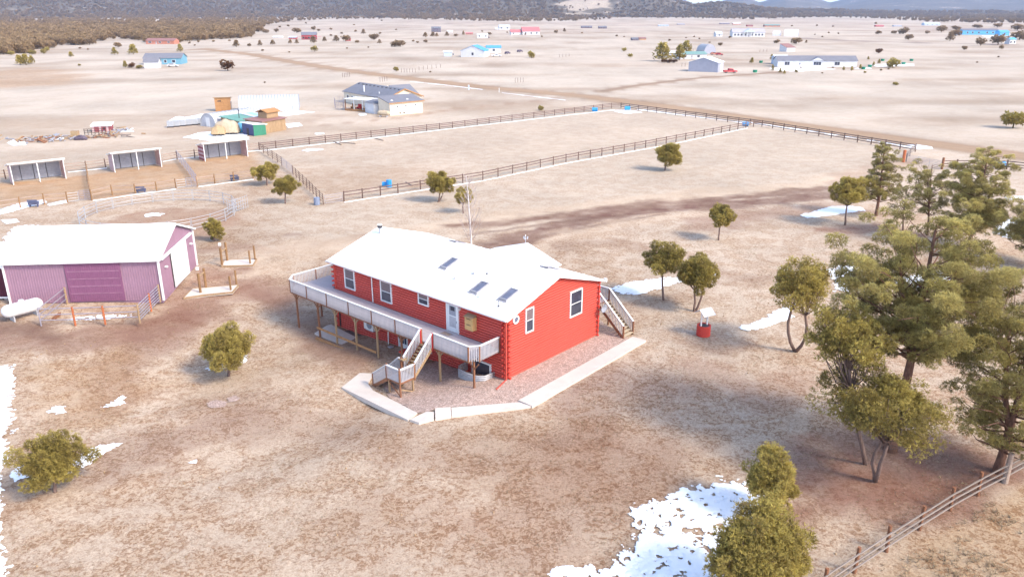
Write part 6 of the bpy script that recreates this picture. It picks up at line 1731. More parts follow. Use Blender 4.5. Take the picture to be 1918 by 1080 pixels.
# blue-roof house
t = gable_house('white gabled house with a vivid blue roof, middle plain', 'house', (903, 107), 11.5, 14, 3.4, 2.9, R(0), 'wall white', 'roof blue', [], None, gable=(-1, [(7, 1.2, 1.0, 1.5)]))
t.rotation_euler[2] = R(78); t.location = G(912, 106.5) 
gable_house('blue-roofed rear wing of the white gabled house', 'house', (925, 99), 9, 6, 3.0, 1.2, R(5), 'wall white', 'roof blue', [(0, 1.6, 1.0, 1.2)])
gable_house('grey lean-to porch on the left of the blue-roofed house', 'porch', (885, 102), 6, 5, 2.6, .8, R(5), 'wall grey', 'roof white', [(0, 2, .8, 1.4)], name='porch')
gable_house('small pale box trailer left of the blue-roofed house', 'trailer', (839, 106), W_(106, 15), 3.5, 2.6, .3, R(5), 'wall pale blue', 'roof white', [(3, .8, .8, .9)], name='trailer')
# blue house far right
L = W_(65, 66); gable_house('long bright blue house at the far right', 'house', (1836, 65.5), L, 10, 4.6, 1.4, R(-2), 'wall blue', 'roof slate', [(L * q, 1.8, 1.4, 1.8) for q in (-.36, -.22, -.05, .18, .34)])
gable_house('blue garage right of the long bright blue house', 'garage', (1881, 67), W_(67, 18), 8, 3.6, 1.6, R(4), 'wall blue', 'wall blue', [(0, 2, 1, 1.4)])
gable_house('small blue and white shed below the blue garage', 'shed', (1896, 83), W_(83, 13), 5, 3.6, 1.2, R(10), 'wall white', 'wall blue', [(-1.5, 1.2, .8, 1.5), (1.5, 1.2, .8, 1.5)], name='shed')
# vehicles
def car(label, c, rz_, m, kind='car', L=4.6):
    t = thing('parked_' + kind, label, kind, G(*c), rz_)
    h = .95
    if kind == 'pickup':
        L = 5.8; b = MB().extrude([(-L / 2, .45), (L / 2, .45), (L / 2, .95), (L / 2 - 1.5, 1.08), (L / 2 - 2.1, 1.75), (L / 2 - 3.6, 1.8), (L / 2 - 3.75, 1.1), (-L / 2, 1.08)], 0, 1.9, 'y')
        cab = (L / 2 - 3.55, L / 2 - 2.15)
    else:
        b = MB().extrude([(-L / 2, .35), (L / 2, .35), (L / 2, .8), (L / 2 - 1.1, .98), (L / 2 - 1.8, 1.5), (-L / 2 + .9, 1.55), (-L / 2 + .1, 1.0), (-L / 2, .9)], 0, 1.8, 'y'); cab = (-L / 2 + .95, L / 2 - 1.85)
    b.build('body', m, t)
    MB().box(cab[0], cab[1], -.012, 1.92 if kind == 'pickup' else 1.812, 1.08, 1.45).build('window', 'glass', t)
    for x in (-L * .31, L * .32):
        for y in (-.02, 1.62): 
            w = MB().tube([(x, y, .36), (x, y + .24, .36)], .37, 12).build('wheel', 'tyre', t)
            MB().tube([(x, y - .01, .36), (x, y + .25, .36)], .17, 8).build('rim', 'galv', w)
    MB().box(L / 2 - .02, L / 2 + .02, .2, .5, .65, .8).build('headlight', 'white', t)
    return t
car('red pickup truck parked at the right side of the grey gable shed', (1369, 137), R(8), 'car red', 'pickup')
car('white pickup truck parked right of the blue-roofed house', (930, 106.5), R(6), 'wall white', 'pickup')
car('dark blue car, nearer one of two right of the blue-roofed house', (953, 101.5), R(60), 'wall dark', L=4.4)
car('dark blue car, farther one of two right of the blue-roofed house', (976, 98), R(50), 'wall dark', L=4.2)
car('white car parked in front of the teal house', (323, 125.5), R(6), 'wall white', L=5.0)
car('dull red wrecked car, left one beside the quonset hut', (1339, 103), R(10), 'wall brick', L=4.6)
car('dull red wrecked car, right one beside the quonset hut', (1347, 104), R(-20), 'car red', L=4.4)
car('small dark vehicle beside the white trailer on the far plain', (913, 71.5), R(20), 'wall dark', L=5)
gable_house('white camper trailer with dark end on the far plain', 'trailer', (904, 72), W_(72, 20), 4, 3.4, .4, R(8), 'wall white', 'roof white', [(-3, 1.4, 1.4, 1.2), (3, 1.4, 1.4, 1.2)], name='trailer')
for k, (x, y, lab) in enumerate(((1425, 118, 'green bin right of the grey gable shed, upper of two'), (1414, 136, 'green bin right of the red pickup, lower of two'), (1617, 130, 'green bin nearest the manufactured house, in the row right of it'), (1629, 126, 'second green bin from the manufactured house'), (1653, 114.5, 'green bin above and left of the snowy round bush'), (1692, 121, 'green bin right of the snowy round bush'), (1707, 114.5, 'rightmost green bin by a thin pole'))):
    t = thing('water_tub', lab, 'bin', G(x, y), .3 * k); MB().tube([(0, 0, 0), (0, 0, 1.0)], [.85, .95], 12).build('tub', 'tub green', t); MB().tube([(0, 0, 1.0), (0, 0, 1.08)], 1.0, 12).build('rim', 'tub green', t)
# stake rows on the plain
for lab, a, b, n in (('row of short stakes above the grey-roofed house', (642, 145), (655, 144), 5), ('row of taller stakes between the grey-roofed house and the road', (712, 154), (725, 152), 4), ('stake row right of the small juniper by the road', (752, 136), (778, 136), 6),
                     ('sparse stake row on the plain below the dark cars', (785, 132), (825, 127), 6), ('sparse stakes in the middle of the open plain', (965, 155), (980, 154), 4), ('sparse stakes on the plain right of the olive tree', (1048, 108), (1066, 106), 4), ('pair of stakes left of the grey gable shed', (1277, 125), (1283, 125), 2), ('wire fence stakes right of the grey gable shed', (1423, 98), (1436, 97), 3)):
    fence('stake_row', lab, 'stakes', [(a[0] + (b[0] - a[0]) * i / (n - 1), a[1] + (b[1] - a[1]) * i / (n - 1)) for i in range(n)], 1.6, [.8, 1.4], 'brownpost', 'galv', pr=.07, rr=.008)
t = thing('utility_marker', 'small pale blue marker box by the road bend right of the grey-roofed house', 'marker', G(878, 168.5)); MB().box(-.25, .25, -.2, .2, 0, 1.5).build('case', 'wall pale blue', t); MB().box(-.3, .3, -.25, .25, 1.5, 1.6).build('cap', 'white', t)
t = thing('marker_post', 'small white post on the roadside right of the marker box', 'post', G(935, 173)); MB().box(-.1, .1, -.1, .1, 0, 1.3).build('shaft', 'white', t); MB().box(-.14, .14, -.14, .14, 1.3, 1.38).build('cap', 'white', t)

# ------------------------------------------------------------ grey-roofed house in the middle distance
A, B = G(640, 171, 3.1), G(722.7, 185.4, 3.1)         # front eave ends
d = (B - A); L = d.length; ang = math.atan2(d.y, d.x)
gh = thing('grey_roof_house', 'cream house with a dark grey shingled roof beyond the white greenhouse', 'house', (A.x, A.y, 0), ang)
DD, eh, rh = 12.0, 3.0, 2.3
b = MB().box(.4, L - .4, .4, DD - .4, -.1, eh); b.extrude([(.4, eh), (DD - .4, eh), (DD / 2, eh + rh - .2)], .4, L - .4); b.build('wall', 'wall cream', gh)
for y0 in (0, DD): MB().extrude([(y0, eh + .12), (y0, eh), (DD / 2, eh + rh), (DD / 2, eh + rh + .14)], 0, L).build('roof', 'roof slate', gh)
for s_ in (0, DD): MB().beam((L + .03, s_, eh + .0), (L + .03, DD / 2, eh + rh + .05), .06, .28).build('rake_trim', 'orangewood', gh)
for k in range(11):
    x = 1.5 + k * (L - 3) / 10; y = DD / 2 - .9; z = eh + rh * (y / (DD / 2)) + .13
    MB().box(x - .22, x + .22, y - .22, y + .22, z - .05, z + .16).build('roof_vent', 'darkmetal', gh)
fl = MB().tube([(L * .42, 1.6, eh + .4), (L * .42, 1.6, eh + 2.6)], .18, 8).build('chimney', 'white', gh); MB().tube([(L * .42, 1.6, eh + 2.6), (L * .42, 1.6, eh + 2.85)], .26, 8).build('cap', 'darkmetal', fl)
MB().tube([(L * .74, 1.8, eh + .6), (L * .74, 1.8, eh + 1.3)], .12, 8).build('vent_pipe', 'white', gh)
for x in (3.2, 6.0): f = MB().box(x - .5, x + .5, .3, .4, 1.1, 2.3).build('window', 'white', gh); MB().box(x - .4, x + .4, .27, .3, 1.2, 2.2).build('pane', 'glass', f)
f = MB().extrude([(L * .55, eh + .8), (L * .55 + 4.4, eh + .8), (L * .55 + 2.2, eh + rh + .2)], DD / 2, DD + .8, 'y').build('rear_wing', 'wall cream', gh)
for s_ in (1, -1): xm = L * .55 + 2.2; MB().extrude([(xm, eh + rh + .35), (xm, eh + rh + .2), (xm + s_ * 5, eh + .2), (xm + s_ * 5, eh + .35)], DD / 2 + .5, DD + 1.3, 'y').build('wing_roof', 'roof slate', gh)
# garage annex on its right end
A2, B2 = G(731, 217), G(792, 211)
d2 = B2 - A2; L2 = d2.length; a2 = math.atan2(d2.y, d2.x)
ga = thing('garage_annex', 'cream garage with a grey roof joined to the right front of the grey-roofed house', 'garage', A2, a2)
MB().extrude([(0, -.1), (5.5, -.1), (5.5, 4.3), (0, 3.1)], 0, L2).build('wall', 'wall cream', ga)
MB().extrude([(-.4, 3.12), (5.6, 4.42), (5.6, 4.56), (-.4, 3.26)], -.4, L2 + .4).build('roof', 'roof slate', ga)
MB().box(-.4, L2 + .4, -.44, -.4, 3.02, 3.22).build('fascia', 'orangewood', ga)
for x in (L2 * .22, L2 * .48, L2 * .78): f = MB().box(x - .28, x + .28, -.06, 0, 1.9, 2.5).build('window', 'white', ga); MB().box(x - .18, x + .18, -.09, -.06, 2.0, 2.4).build('pane', 'glass', f)
for x in (L2 * .3, L2 * .42): MB().box(x - .25, x + .25, -.05, 0, .3, .6).build('vent', 'darkmetal', ga)
for x in (L2 * .15, L2 * .62): MB().extrude([(x - .5, 0), (x + .5, 0), (x, .3)], 1.2, 1.6, 'y').build('roof_vent', 'white', ga).location = (0, 0, 3.55)
sa = thing('side_annex', 'small grey hip-roofed entry left of the cream garage', 'annex', G(701, 213.5), a2)
MB().box(0, 4.0, 0, 4.5, -.1, 2.6).build('wall', 'wall white', sa); MB().add([(-.3, -.3, 2.6), (4.3, -.3, 2.6), (4.3, 4.8, 2.6), (-.3, 4.8, 2.6), (1.4, 2.2, 3.6), (4.2, 2.2, 3.6)], [(0, 1, 5, 4), (0, 4, 3), (3, 4, 5, 2), (1, 2, 5), (0, 3, 2, 1)]).build('roof', 'roof slate', sa)
A3, B3 = G(646, 207), G(700, 211); d3 = B3 - A3; L3 = d3.length; a3 = math.atan2(d3.y, d3.x)
pc = thing('patio_cover', 'white flat patio roof on posts over a reddish deck at the grey-roofed house', 'patio', A3, a3)
MB().box(0, L3, 0, 5.0, 0, .35).build('deck', 'orangewood', pc)
for k in range(8): MB().box(0, L3, -.1 + k * .62, -.1 + k * .62 + .58, .35, .42).build('deck_board', 'orangewood', pc)
MB().box(-.3, L3 - .8, .2, 5.2, 3.0, 3.15).build('cover', 'roof white', pc)
for x in (0, L3 * .3, L3 * .6, L3 * .92): MB().box(x - .09, x + .09, .3, .48, .4, 3.0).build('post', 'white' if x else 'postwood', pc)
for lab, x, m_, sz in (('brown wicker seat under the white patio cover', .12, 'orangewood', 1.0), ('dark patio chairs group under the white patio cover', .34, 'reddark', 1.2), ('dark blue covered grill under the white patio cover', .74, 'wall dark', 1.3)):
    p = A3 + d3 * x + Vector((-math.sin(a3), math.cos(a3), 0)) * 2.0 + Vector((0, 0, .42))
    t = thing('patio_furniture', lab, 'patio furniture', p, a3); MB().box(-sz / 2, sz / 2, -.4, .4, .3, .55).build('seat', m_, t); MB().box(-sz / 2, sz / 2, .3, .42, .55, 1.25).build('back', m_, t)
    for q in (-1, 1): MB().box(q * sz * .4 - .05, q * sz * .4 + .05, -.35, .35, 0, .3).build('leg', m_, t)
kn = fence('dog_kennel', 'wire dog run of thin grey poles at the left of the patio', 'kennel', [(627, 199), (629, 204), (636, 207), (645, 205), (643, 198), (634, 196)], 2.4, [.1, 1.2, 2.3], 'gatepipe', 'gatepipe', spacing=1.0, pr=.035, rr=.02)

# ------------------------------------------------------------ sheds and yard clutter at upper left
M['ribgrey'] = mat('pale grey rib', (.38, .39, .42), .6, .05, 3)
M['polyfilm'] = mat('greenhouse film', (.50, .51, .54), .35, .06, 2)
M['hoopfilm'] = mat('cloudy hoop house film', (.46, .46, .50), .4, .12, 1.5)
A, B = G(441, 211), G(553, 208); d = B - A; L = d.length; w = 9.0; hh = hpx(210, 31) * .9
t = quonset('big white ribbed greenhouse, largest building of the upper left yard', (497, 210), L, w, hh, math.atan2(d.y, d.x), 'polyfilm', ribs=20, name='greenhouse', endm='wall grey')
t.location = (A + B) / 2 + Vector((0, w / 2, 0))
A, B = G(384, 240), G(462, 228); d = B - A; L = d.length
t = quonset('cloudy plastic hoop house in front of the big white greenhouse', (420, 236), L, 5.0, 3.0, math.atan2(d.y, d.x), 'hoopfilm', ribs=10, name='hoop_house', endm='hoopfilm')
t.location = (A + B) / 2 + Vector((0, 2.2, 0))
def plank_shed(name, label, a, b, D, hf, hb, wallm, roofm, cat='shed', sidem=None, n=12):
    A, B = G(*a), G(*b); d = B - A; L = d.length; t = thing(name, label, cat, A, math.atan2(d.y, d.x))
    MB().extrude([(.05, -.1), (D, -.1), (D, hb), (.05, hf)], .05, L - .05).build('wall', sidem or wallm, t)
    for k in range(n): MB().box(k * L / n + .015, (k + 1) * L / n - .015, -.02 - .015 * (k % 2), .05, 0, hf - .02).build('plank', wallm, t)
    MB().extrude([(-.35, hf - .0), (D + .3, hb), (D + .3, hb + .14), (-.35, hf + .14)], -.3, L + .3).build('roof', roofm, t)
    return t
t = plank_shed('wooden_shed', 'small upright orange board shed left of the big white greenhouse', (404, 209), (434, 208), 2.8, 3.6, 3.2, 'orangewood', 'palewood')
MB().box(.75, 1.65, -.07, -.02, 2.55, 2.85).build('vent', 'darkmetal', t)
t = thing('wooden_pole', 'tall bare wooden pole in front of the orange board shed', 'pole', G(437, 230)); MB().tube([(0, 0, -.1), (0, 0, hpx(230, 40))], .16, 7).build('shaft', 'railpale', t); MB().tube([(0, 0, hpx(230, 40)), (0, 0, hpx(230, 40) + .1)], .12, 7).build('cap', 'galv', t)
M['totewhite'] = mat('cloudy white plastic', (.40, .42, .46), .5, .06, 3)
for k in range(6):
    x, y = 320 + k * 11.2, 238.5 - k * 1.15
    t = thing('water_tote', 'white caged water tote standing in the snow row, %s' % ['leftmost of six', 'second of six from the left', 'third of six from the left', 'fourth of six from the left', 'fifth of six from the left', 'rightmost of six'][k], 'water tote', G(x, y), R(12) + .05 * k)
    MB().box(-.62, .62, -.55, .55, .25, 1.45).build('tank', 'totewhite', t)
    cg = MB()
    for q in (-.7, -.23, .23, .7): cg.box(q - .02, q + .02, -.6, -.56, .2, 1.5)
    for z in (.3, .7, 1.1, 1.48): cg.box(-.72, .72, -.6, -.56, z - .02, z + .02)
    cg.build('cage', 'galv', t); MB().box(-.72, .72, -.6, .6, 0, .2).build('pallet', 'darkmetal', t)
    MB().tube([(0, 0, 1.45), (0, 0, 1.6)], .15, 8).build('cap', 'snow', t)
def lumpy(label, c, Lx, Ly, H, rz_, m, name='covered_boat'):
    """tarp pulled over something: a rounded box with sagging sides"""
    t = thing(name, label, 'covered trailer', G(*c), rz_); rs = np.random.RandomState(int(c[0]))
    n, k = 17, 11; V, F = [], []
    for i in range(n):
        u = i / (n - 1); x = -Lx / 2 + Lx * u; e = math.sin(math.pi * min(max(u, .0), 1)) ** .3
        for j in range(k):
            a = math.pi * j / (k - 1); y = -Ly / 2 * math.cos(a) * (.8 + .2 * e); z = .45 + (H - .45) * (math.sin(a) ** .45) * e * (.96 + .05 * math.sin(u * 17)) if 0 < j < k - 1 else .45
            V.append((x, y + rs.normal() * .02, z + rs.normal() * .02))
    for i in range(n - 1):
        for j in range(k - 1): F.append((i * k + j, i * k + j + 1, (i + 1) * k + j + 1, (i + 1) * k + j))
    MB().add(V, F).build('cover', m, t, True)
    MB().box(-Lx * .42, Lx * .42, -Ly * .35, Ly * .35, .3, .5).build('trailer_frame', 'darkmetal', t)
    for x in (-.2, .2):
        for y in (-1, 1): MB().tube([(x * Lx, y * Ly * .4, .33), (x * Lx, y * (Ly * .4 + .2), .33)], .33, 10).build('wheel', 'tyre', t)
    return t
lumpy('large pale tan canvas-covered trailer behind the rightmost loafing shed', (426, 251), 5.4, 3.0, 3.3, R(4), 'tanpale')
lumpy('small ochre covered trailer left of the large tan one', (410, 254), 3.0, 2.4, 2.3, R(10), 'tan')
t = thing('water_drum', 'light blue upright drum between the tan cover and the blue shed', 'drum', G(451.5, 248)); MB().tube([(0, 0, 0), (0, 0, 2.0)], .5, 12).build('drum', hexm('drum blue', (.12, .42, .68)), t); MB().tube([(0, 0, 2.0), (0, 0, 2.15)], [.5, .2], 12).build('lid', 'drum blue', t)
hexm('shed blue', (.07, .08, .17)); hexm('shed green', (.04, .20, .13)); hexm('sheet pale blue', (.28, .45, .58)); hexm('sheet green', (.14, .30, .25))
t = plank_shed('tack_shed', 'small shed with dark blue front and green side, right of the light blue drum', (455, 251), (476, 255), 3.0, 2.5, 2.2, 'shed blue', 'roof white', n=6)
MB().box(3.0 * .62, 3.0 * .62 + .9, -.08, -.03, 0, 1.5).build('opening', 'darkmetal', t)
Lt = (G(476, 255) - G(455, 251)).length; Dt = 3.0
for k in range(7): MB().box(Lt - .04, Lt + .06, k * Dt / 7 + .01, (k + 1) * Dt / 7 - .01, 0, 2.5 - .3 * (k + 1) / 7 - .02).build('side_plank', 'shed green', t)
t = plank_shed('board_barn', 'rough brown board barn with raised centre roof, right end of the shed row', (493, 251), (536, 243), 5.0, 2.6, 2.9, 'palewood', 'roof brown', 'barn', n=16)
A, B = G(493, 251), G(536, 243); Lb = (B - A).length
MB().box(Lb * .45, Lb * .95, 1.6, 4.2, 2.9, 4.2).build('raised_section', 'palewood', t)
MB().extrude([(1.2, 4.1), (2.9, 4.7), (4.6, 4.1), (4.6, 4.25), (2.9, 4.85), (1.2, 4.25)], Lb * .4, Lb).build('raised_roof', 'orangewood', t)
t = plank_shed('long_low_shed', 'long low shed with patched green and light blue sheet roof', (450, 243), (508, 235), 7.0, 1.8, 2.4, 'palewood', 'sheet green', n=12)
for k in range(4): MB().extrude([(.2 + k * .02, 1.98 + .05), (6.8, 2.54 + .05), (6.8, 2.58 + .05), (.2, 2.03 + .05)], 5.2 + k * 1.55, 6.7 + k * 1.55).build('roof_sheet', 'sheet pale blue' if k % 2 else 'wall pale blue', t)
fl = MB().tube([(2.2, 3, 2.0), (2.2, 3, 3.9)], .09, 7).build('stove_pipe', 'darkmetal', t); MB().tube([(2.2, 3, 3.9), (2.2, 3, 4.1)], [.25, .12], 8).build('cap', 'darkmetal', fl)
fence('clothes_frame', 'dark pipe frame standing in front of the hoop house', 'frame', [(416, 232), (437, 230)], 2.1, [2.1], 'gatepipe', 'gatepipe', pr=.05, rr=.05, extra=0)
# debris rows
t = thing('chicken_coop', 'small faded red coop with a snow white roof in the left scrap row', 'coop', G(191, 247), R(10))
MB().box(-2.0, 2.0, 0, 1.8, 0, 1.3).build('wall', 'dullred', t)
for k in range(8): MB().box(-2.0 + k * .5 + .01, -1.5 + k * .5 - .01, -.04, 0, .02, 1.28).build('plank', 'pinkwall' if k % 3 == 0 else 'dullred', t)
MB().extrude([(-.3, 1.25), (2.1, 1.75), (2.1, 1.9), (-.3, 1.42)], -2.2, 2.2).build('roof', 'snow', t); MB().box(.4, .8, -.08, -.04, .5, .9).build('hatch', 'darkmetal', t)
t = thing('pipe_rack', 'long dark pipe rack in front of the faded red coop', 'rack', G(179, 253), R(8))
for k in range(7): MB().tube([(-2.2 + k * .72, 0, 0), (-2.2 + k * .72, 0, 1.3)], .06, 5).build('upright', 'darkmetal', t)
for z in (.5, .9, 1.3): MB().tube([(-2.3, 0, z), (2.3, 0, z)], .05, 5).build('bar', 'darkmetal', t)
t = thing('tarp_heap', 'dark blue black tarp heap at the left end of the scrap row', 'tarp', G(151, 262), R(5))
rs = np.random.RandomState(3)
b = MB(); b.tube([(-1.4, 0, .1), (-.8, 0, .32), (0, .1, .42), (.8, 0, .40), (1.4, 0, .12)], [.12, .42, .55, .5, .15], 9); b.build('tarp', 'wall dark', t); MB().box(-.3, .3, -.4, .3, .75, .98).build('top_bundle', 'wall dark', t)
t = thing('wood_crate', 'tan wooden crate stack beside the dark tarp heap', 'crate', G(142, 256.5), .1); MB().box(-.7, .7, -.5, .5, 0, 1.3).build('case', 'palewood', t)
for k in range(5): MB().box(-.74, .74, -.54, -.5, .05 + k * .26, .25 + k * .26).build('slat', 'tan', t)
def junk(label, c, n, sx, sy, seed, mats, name='scrap_pile'):
    rs = np.random.RandomState(seed); t = thing(name, label, 'scrap pile', G(*c), .1)
    for k in range(n):
        x, y = rs.normal() * sx / 2.4, rs.normal() * sy / 2.4; l = .5 + rs.rand() * 1.6; a = rs.rand() * 3.14; z = .08 + .5 * rs.rand() ** 2
        o = MB().box(-l / 2, l / 2, -.08 - .15 * rs.rand(), .1, -.05, .05 + .12 * rs.rand()).build(['board', 'pipe', 'plate'][k % 3], mats[k % len(mats)], t)
        o.location = (x, y, z); o.rotation_euler = (rs.normal() * .25, rs.normal() * .25, a)
    return t
junk('low oval pile of grey and rusty scrap, far left of the yard', (70, 263), 70, 9.0, 5.5, 1, ['shedgrey', 'palewood', 'greymetal', 'fencewood', 'postwood'])
junk('heap of boards and rusty iron right of the pipe rack', (205, 254), 34, 4.0, 3.0, 2, ['palewood', 'postwood', 'shedgrey', 'fencewood'])
junk('scattered pale boards right of the faded red coop', (216, 246), 26, 4.0, 3.0, 3, ['palewood', 'galv', 'railpale', 'shedgrey'])
junk('thin line of grey and tan scraps between the two scrap rows', (100, 258), 16, 5.0, 2.5, 4, ['shedgrey', 'palewood', 'fencewood'])
junk('few boards lying in front of the pipe rack', (185, 258), 14, 6.0, 1.5, 5, ['palewood', 'railpale'])
t = thing('snow_mound', 'low rounded snow heap left of the hoop house', 'snow heap', G(336, 224))
V_, F_ = [(0, 0, .8)], []
for i_, (q_, z_) in enumerate(((1.0, .62), (1.7, .25), (2.3, -.05))):
    V_ += [(q_ * math.cos(k * .5236) * (1 + .1 * math.sin(k * 3)), q_ * .8 * math.sin(k * .5236), z_) for k in range(12)]
for k in range(12):
    F_.append((0, 1 + k, 1 + (k + 1) % 12))
    for i_ in range(2): F_.append((1 + 12 * i_ + k, 13 + 12 * i_ + k, 13 + 12 * i_ + (k + 1) % 12, 1 + 12 * i_ + (k + 1) % 12))
MB().add(V_, F_).build('heap', 'snow', t, True)

# ------------------------------------------------------------ the wood: one mass of small evergreens
def scatter(name, P, S, Z, kindmeshes, seed):
    """points carry the trees; geometry nodes put one of a few tree meshes on each"""
    me = bpy.data.meshes.new(name); me.vertices.add(len(P)); me.vertices.foreach_set('co', np.stack([P[:, 0], P[:, 1], Z], -1).astype(np.float32).ravel())
    a = me.attributes.new('size', 'FLOAT', 'POINT'); a.data.foreach_set('value', S.astype(np.float32))
    o = link(name, me); tag(o, kind='stuff')
    src = bpy.data.collections.new(name + '_shapes')
    for k, m_ in enumerate(kindmeshes):
        q = bpy.data.objects.new('wood_tree_shape', m_); src.objects.link(q)
    ng = bpy.data.node_groups.new(name, 'GeometryNodeTree')
    ng.interface.new_socket('Geometry', in_out='INPUT', socket_type='NodeSocketGeometry'); ng.interface.new_socket('Geometry', in_out='OUTPUT', socket_type='NodeSocketGeometry')
    N = ng.nodes; gi = N.new('NodeGroupInput'); go = N.new('NodeGroupOutput')
    ip = N.new('GeometryNodeInstanceOnPoints'); ci = N.new('GeometryNodeCollectionInfo'); ci.inputs[0].default_value = src
    ci.inputs['Separate Children'].default_value = True; ci.inputs['Reset Children'].default_value = True
    ip.inputs['Pick Instance'].default_value = True
    na = N.new('GeometryNodeInputNamedAttribute'); na.data_type = 'FLOAT'; na.inputs[0].default_value = 'size'
    rv = N.new('FunctionNodeRandomValue'); rv.data_type = 'FLOAT_VECTOR'; rv.inputs[0].default_value = (0, 0, 0); rv.inputs[1].default_value = (0, 0, 6.28); rv.inputs['Seed'].default_value = seed
    ri = N.new('FunctionNodeRandomValue'); ri.data_type = 'INT'; ri.inputs[4].default_value = 0; ri.inputs[5].default_value = len(kindmeshes) - 1; ri.inputs['Seed'].default_value = seed + 1
    ng.links.new(gi.outputs[0], ip.inputs['Points']); ng.links.new(ci.outputs[0], ip.inputs['Instance'])
    ng.links.new(ri.outputs[2], ip.inputs['Instance Index']); ng.links.new(rv.outputs[0], ip.inputs['Rotation'])
    ng.links.new(na.outputs[0], ip.inputs['Scale']); ng.links.new(ip.outputs[0], go.inputs[0])
    md = o.modifiers.new('trees', 'NODES'); md.node_group = ng
    return o
wood_px = [(-500, 130), (-120, 108), (0, 103), (60, 99), (77, 92), (110, 86), (214, 86), (206, 78), (203, 70), (214, 62), (222, 70), (245, 78), (285, 83), (330, 82), (390, 75), (476, 70), (482, 52), (520, 44), (600, 37), (733, 36.5), (900, 40), (1033, 41.5), (1117, 38.5), (1140, 36), (1040, 33), (1170, 34.0), (1283, 35.2), (1410, 37), (1536, 33.5), (1652, 35.5), (1744, 41.5), (1918, 45), (2300, 48), (2300, 33), (1918, 31), (1283, 30.5), (900, 31), (0, 31), (-500, 31)]
WP = Gp(wood_px)
rs = np.random.RandomState(99)
def sample(n, y0, y1, x0, x1):
    """more trees per square metre close by, fewer far off"""
    py = y0 + (y1 - y0) * rs.rand(n) ** 1.0; px = x0 + (x1 - x0) * rs.rand(n)
    a = (px - 959) / FPX; b_ = (540 - py) / FPX; t = (0 - CAM_H) / (-SP + b_ * CP)
    return np.stack([a * t, (CP + b_ * SP) * t], -1)
P = sample(38000, 30.5, 125, -480, 2300)
d = sd_poly(P[:, 0], P[:, 1], WP); D = np.hypot(P[:, 0], P[:, 1])
gap = fbm(P[:, 0], P[:, 1], .012, 3, 77)
keep = (d + gap * 30 > 0)
# thin belt of clearings seen in the middle of the wood
keep &= ~((fbm(P[:, 0], P[:, 1] * .35, .010, 3, 88) > .52) & (D > 650))
P = P[keep]; D = D[keep]
S = (3.4 + 3.4 * rs.rand(len(P))) * (1 + .25 * (D > 900))
km = [FARM['b', 0, 'farforest'], FARM['b', 1, 'farforest'], FARM['b', 2, 'farforest'], FARM['c', 1, 'farforest']]
scatter('distant_wood', P, S, hill_h(P[:, 0], P[:, 1]).clip(0) - .1, km, 4)
# hillsides
n = 34000
az = (rs.rand(n) - .5) * R(88); Q = 900 + 3300 * rs.rand(n) ** .75
P = np.stack([Q * np.sin(az), Q * np.cos(az)], -1); Z = hill_h(P[:, 0], P[:, 1])
op = fbm(P[:, 0], P[:, 1], .004, 5, 66)
keep = (Z > -.3) & (op < .23); P = P[keep]; Z = Z[keep]
scatter('hillside_wood', P, (6 + 5 * rs.rand(len(P))), Z - .6, km, 6)

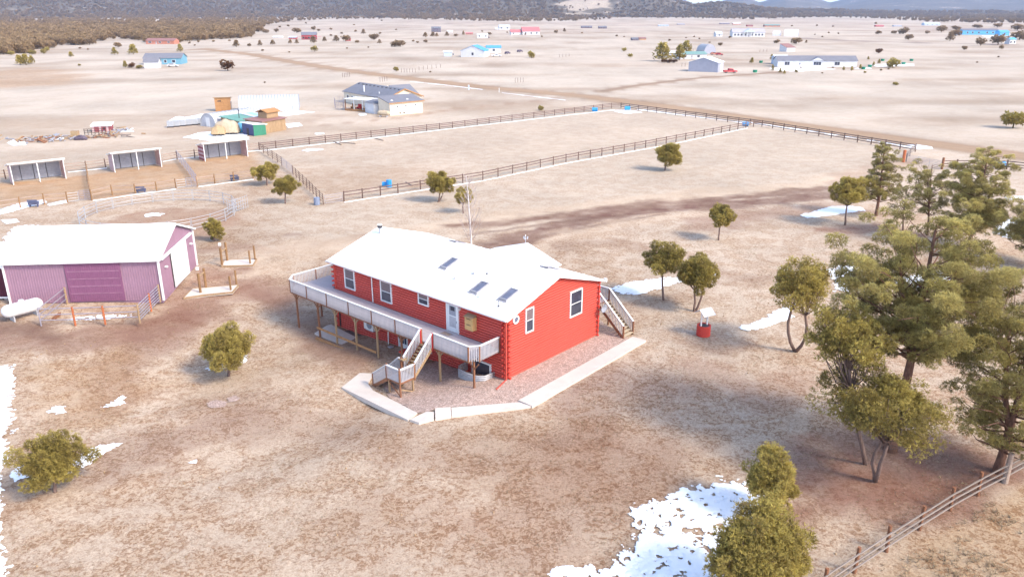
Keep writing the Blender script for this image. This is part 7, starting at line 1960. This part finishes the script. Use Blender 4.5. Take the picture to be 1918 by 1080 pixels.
# ------------------------------------------------------------ dry grass and small stones on the yard
def tufts():
    rs = np.random.RandomState(12); n = 120000
    x = -45 + 95 * rs.rand(n); y = 19 + 70 * rs.rand(n) ** 1.3
    cl = fbm(x, y, .35, 4, 14)
    fl = soil(x, y)[:, 3]
    keep = (fl > .55) & (cl > -.05) & (rs.rand(n) < .75)
    for poly in ([(640, 727), (674, 700), (1010, 690), (1185, 625), (1215, 640), (997, 770), (785, 800)],):
        keep &= sd_poly(x, y, Gp(poly)) < 0
    u = (x - HO[0]) * HU[0] + (y - HO[1]) * HU[1]; v = (x - HO[0]) * HV[0] + (y - HO[1]) * HV[1]
    keep &= ~((u > -.5) & (u < 25) & (v > -3.5) & (v < 13)) & ~((x < -31) & (y > 65))
    x, y = x[keep], y[keep]
    P = np.stack([x, y, gz(x, y) - .03], -1)
    corner = sd_poly(x, y, Gp([(1540, 1120), (1880, 925), (2100, 830), (2100, 1300), (1540, 1300)])) > 0
    V, F, T = sprays(rs, P, np.tile([0, 0, 1.0], (len(P), 1)), .095, .45, 4, .2, 1.3, .25)
    V2, F2, T2 = sprays(rs, P[corner], np.tile([0, 0, 1.0], (corner.sum(), 1)), .30, .5, 6, .09, .7, .25)
    V, F, T = join([(V, F, T), (V2, F2, T2)])
    tag(link('grass', npmesh('grass', V, F, 'drygrass', ('tint', T))), kind='stuff')
tufts()
# twigs and pebbles
def pebbles():
    rs = np.random.RandomState(22); mb = MB()
    for k in range(900):
        x, y = -40 + 85 * rs.rand(), 22 + 85 * rs.rand() ** 1.2; s = .03 + .06 * rs.rand() ** 2; z = float(gz(x, y))
        u = (x - HO[0]) * HU[0] + (y - HO[1]) * HU[1]; v = (x - HO[0]) * HV[0] + (y - HO[1]) * HV[1]
        if -.5 < u < 25 and -1 < v < 13: continue
        mb.add([(x + s, y, z), (x, y + s, z), (x - s, y, z), (x, y - s, z), (x, y, z + s), (x, y, z - s)], [(0, 1, 4), (1, 2, 4), (2, 3, 4), (3, 0, 4), (1, 0, 5), (2, 1, 5), (3, 2, 5), (0, 3, 5)])
    tag(mb.build('stones', 'palewood'), kind='stuff')
pebbles()

# ------------------------------------------------------------ air
def haze():
    m = bpy.data.materials.new('thin blue air'); m.use_nodes = True; nt = m.node_tree; nt.nodes.clear()
    o = nt.nodes.new('ShaderNodeOutputMaterial'); v = nt.nodes.new('ShaderNodeVolumePrincipled')
    v.inputs['Color'].default_value = (.50, .68, 1, 1); v.inputs['Density'].default_value = HAZE; v.inputs['Anisotropy'].default_value = .2
    nt.links.new(v.outputs[0], o.inputs['Volume'])
    M['air'] = m
    b = MB().box(-13000, 13000, -700, 15000, -8, 520).build('haze', 'air'); tag(b, kind='stuff')
HAZE = 8e-5
haze()
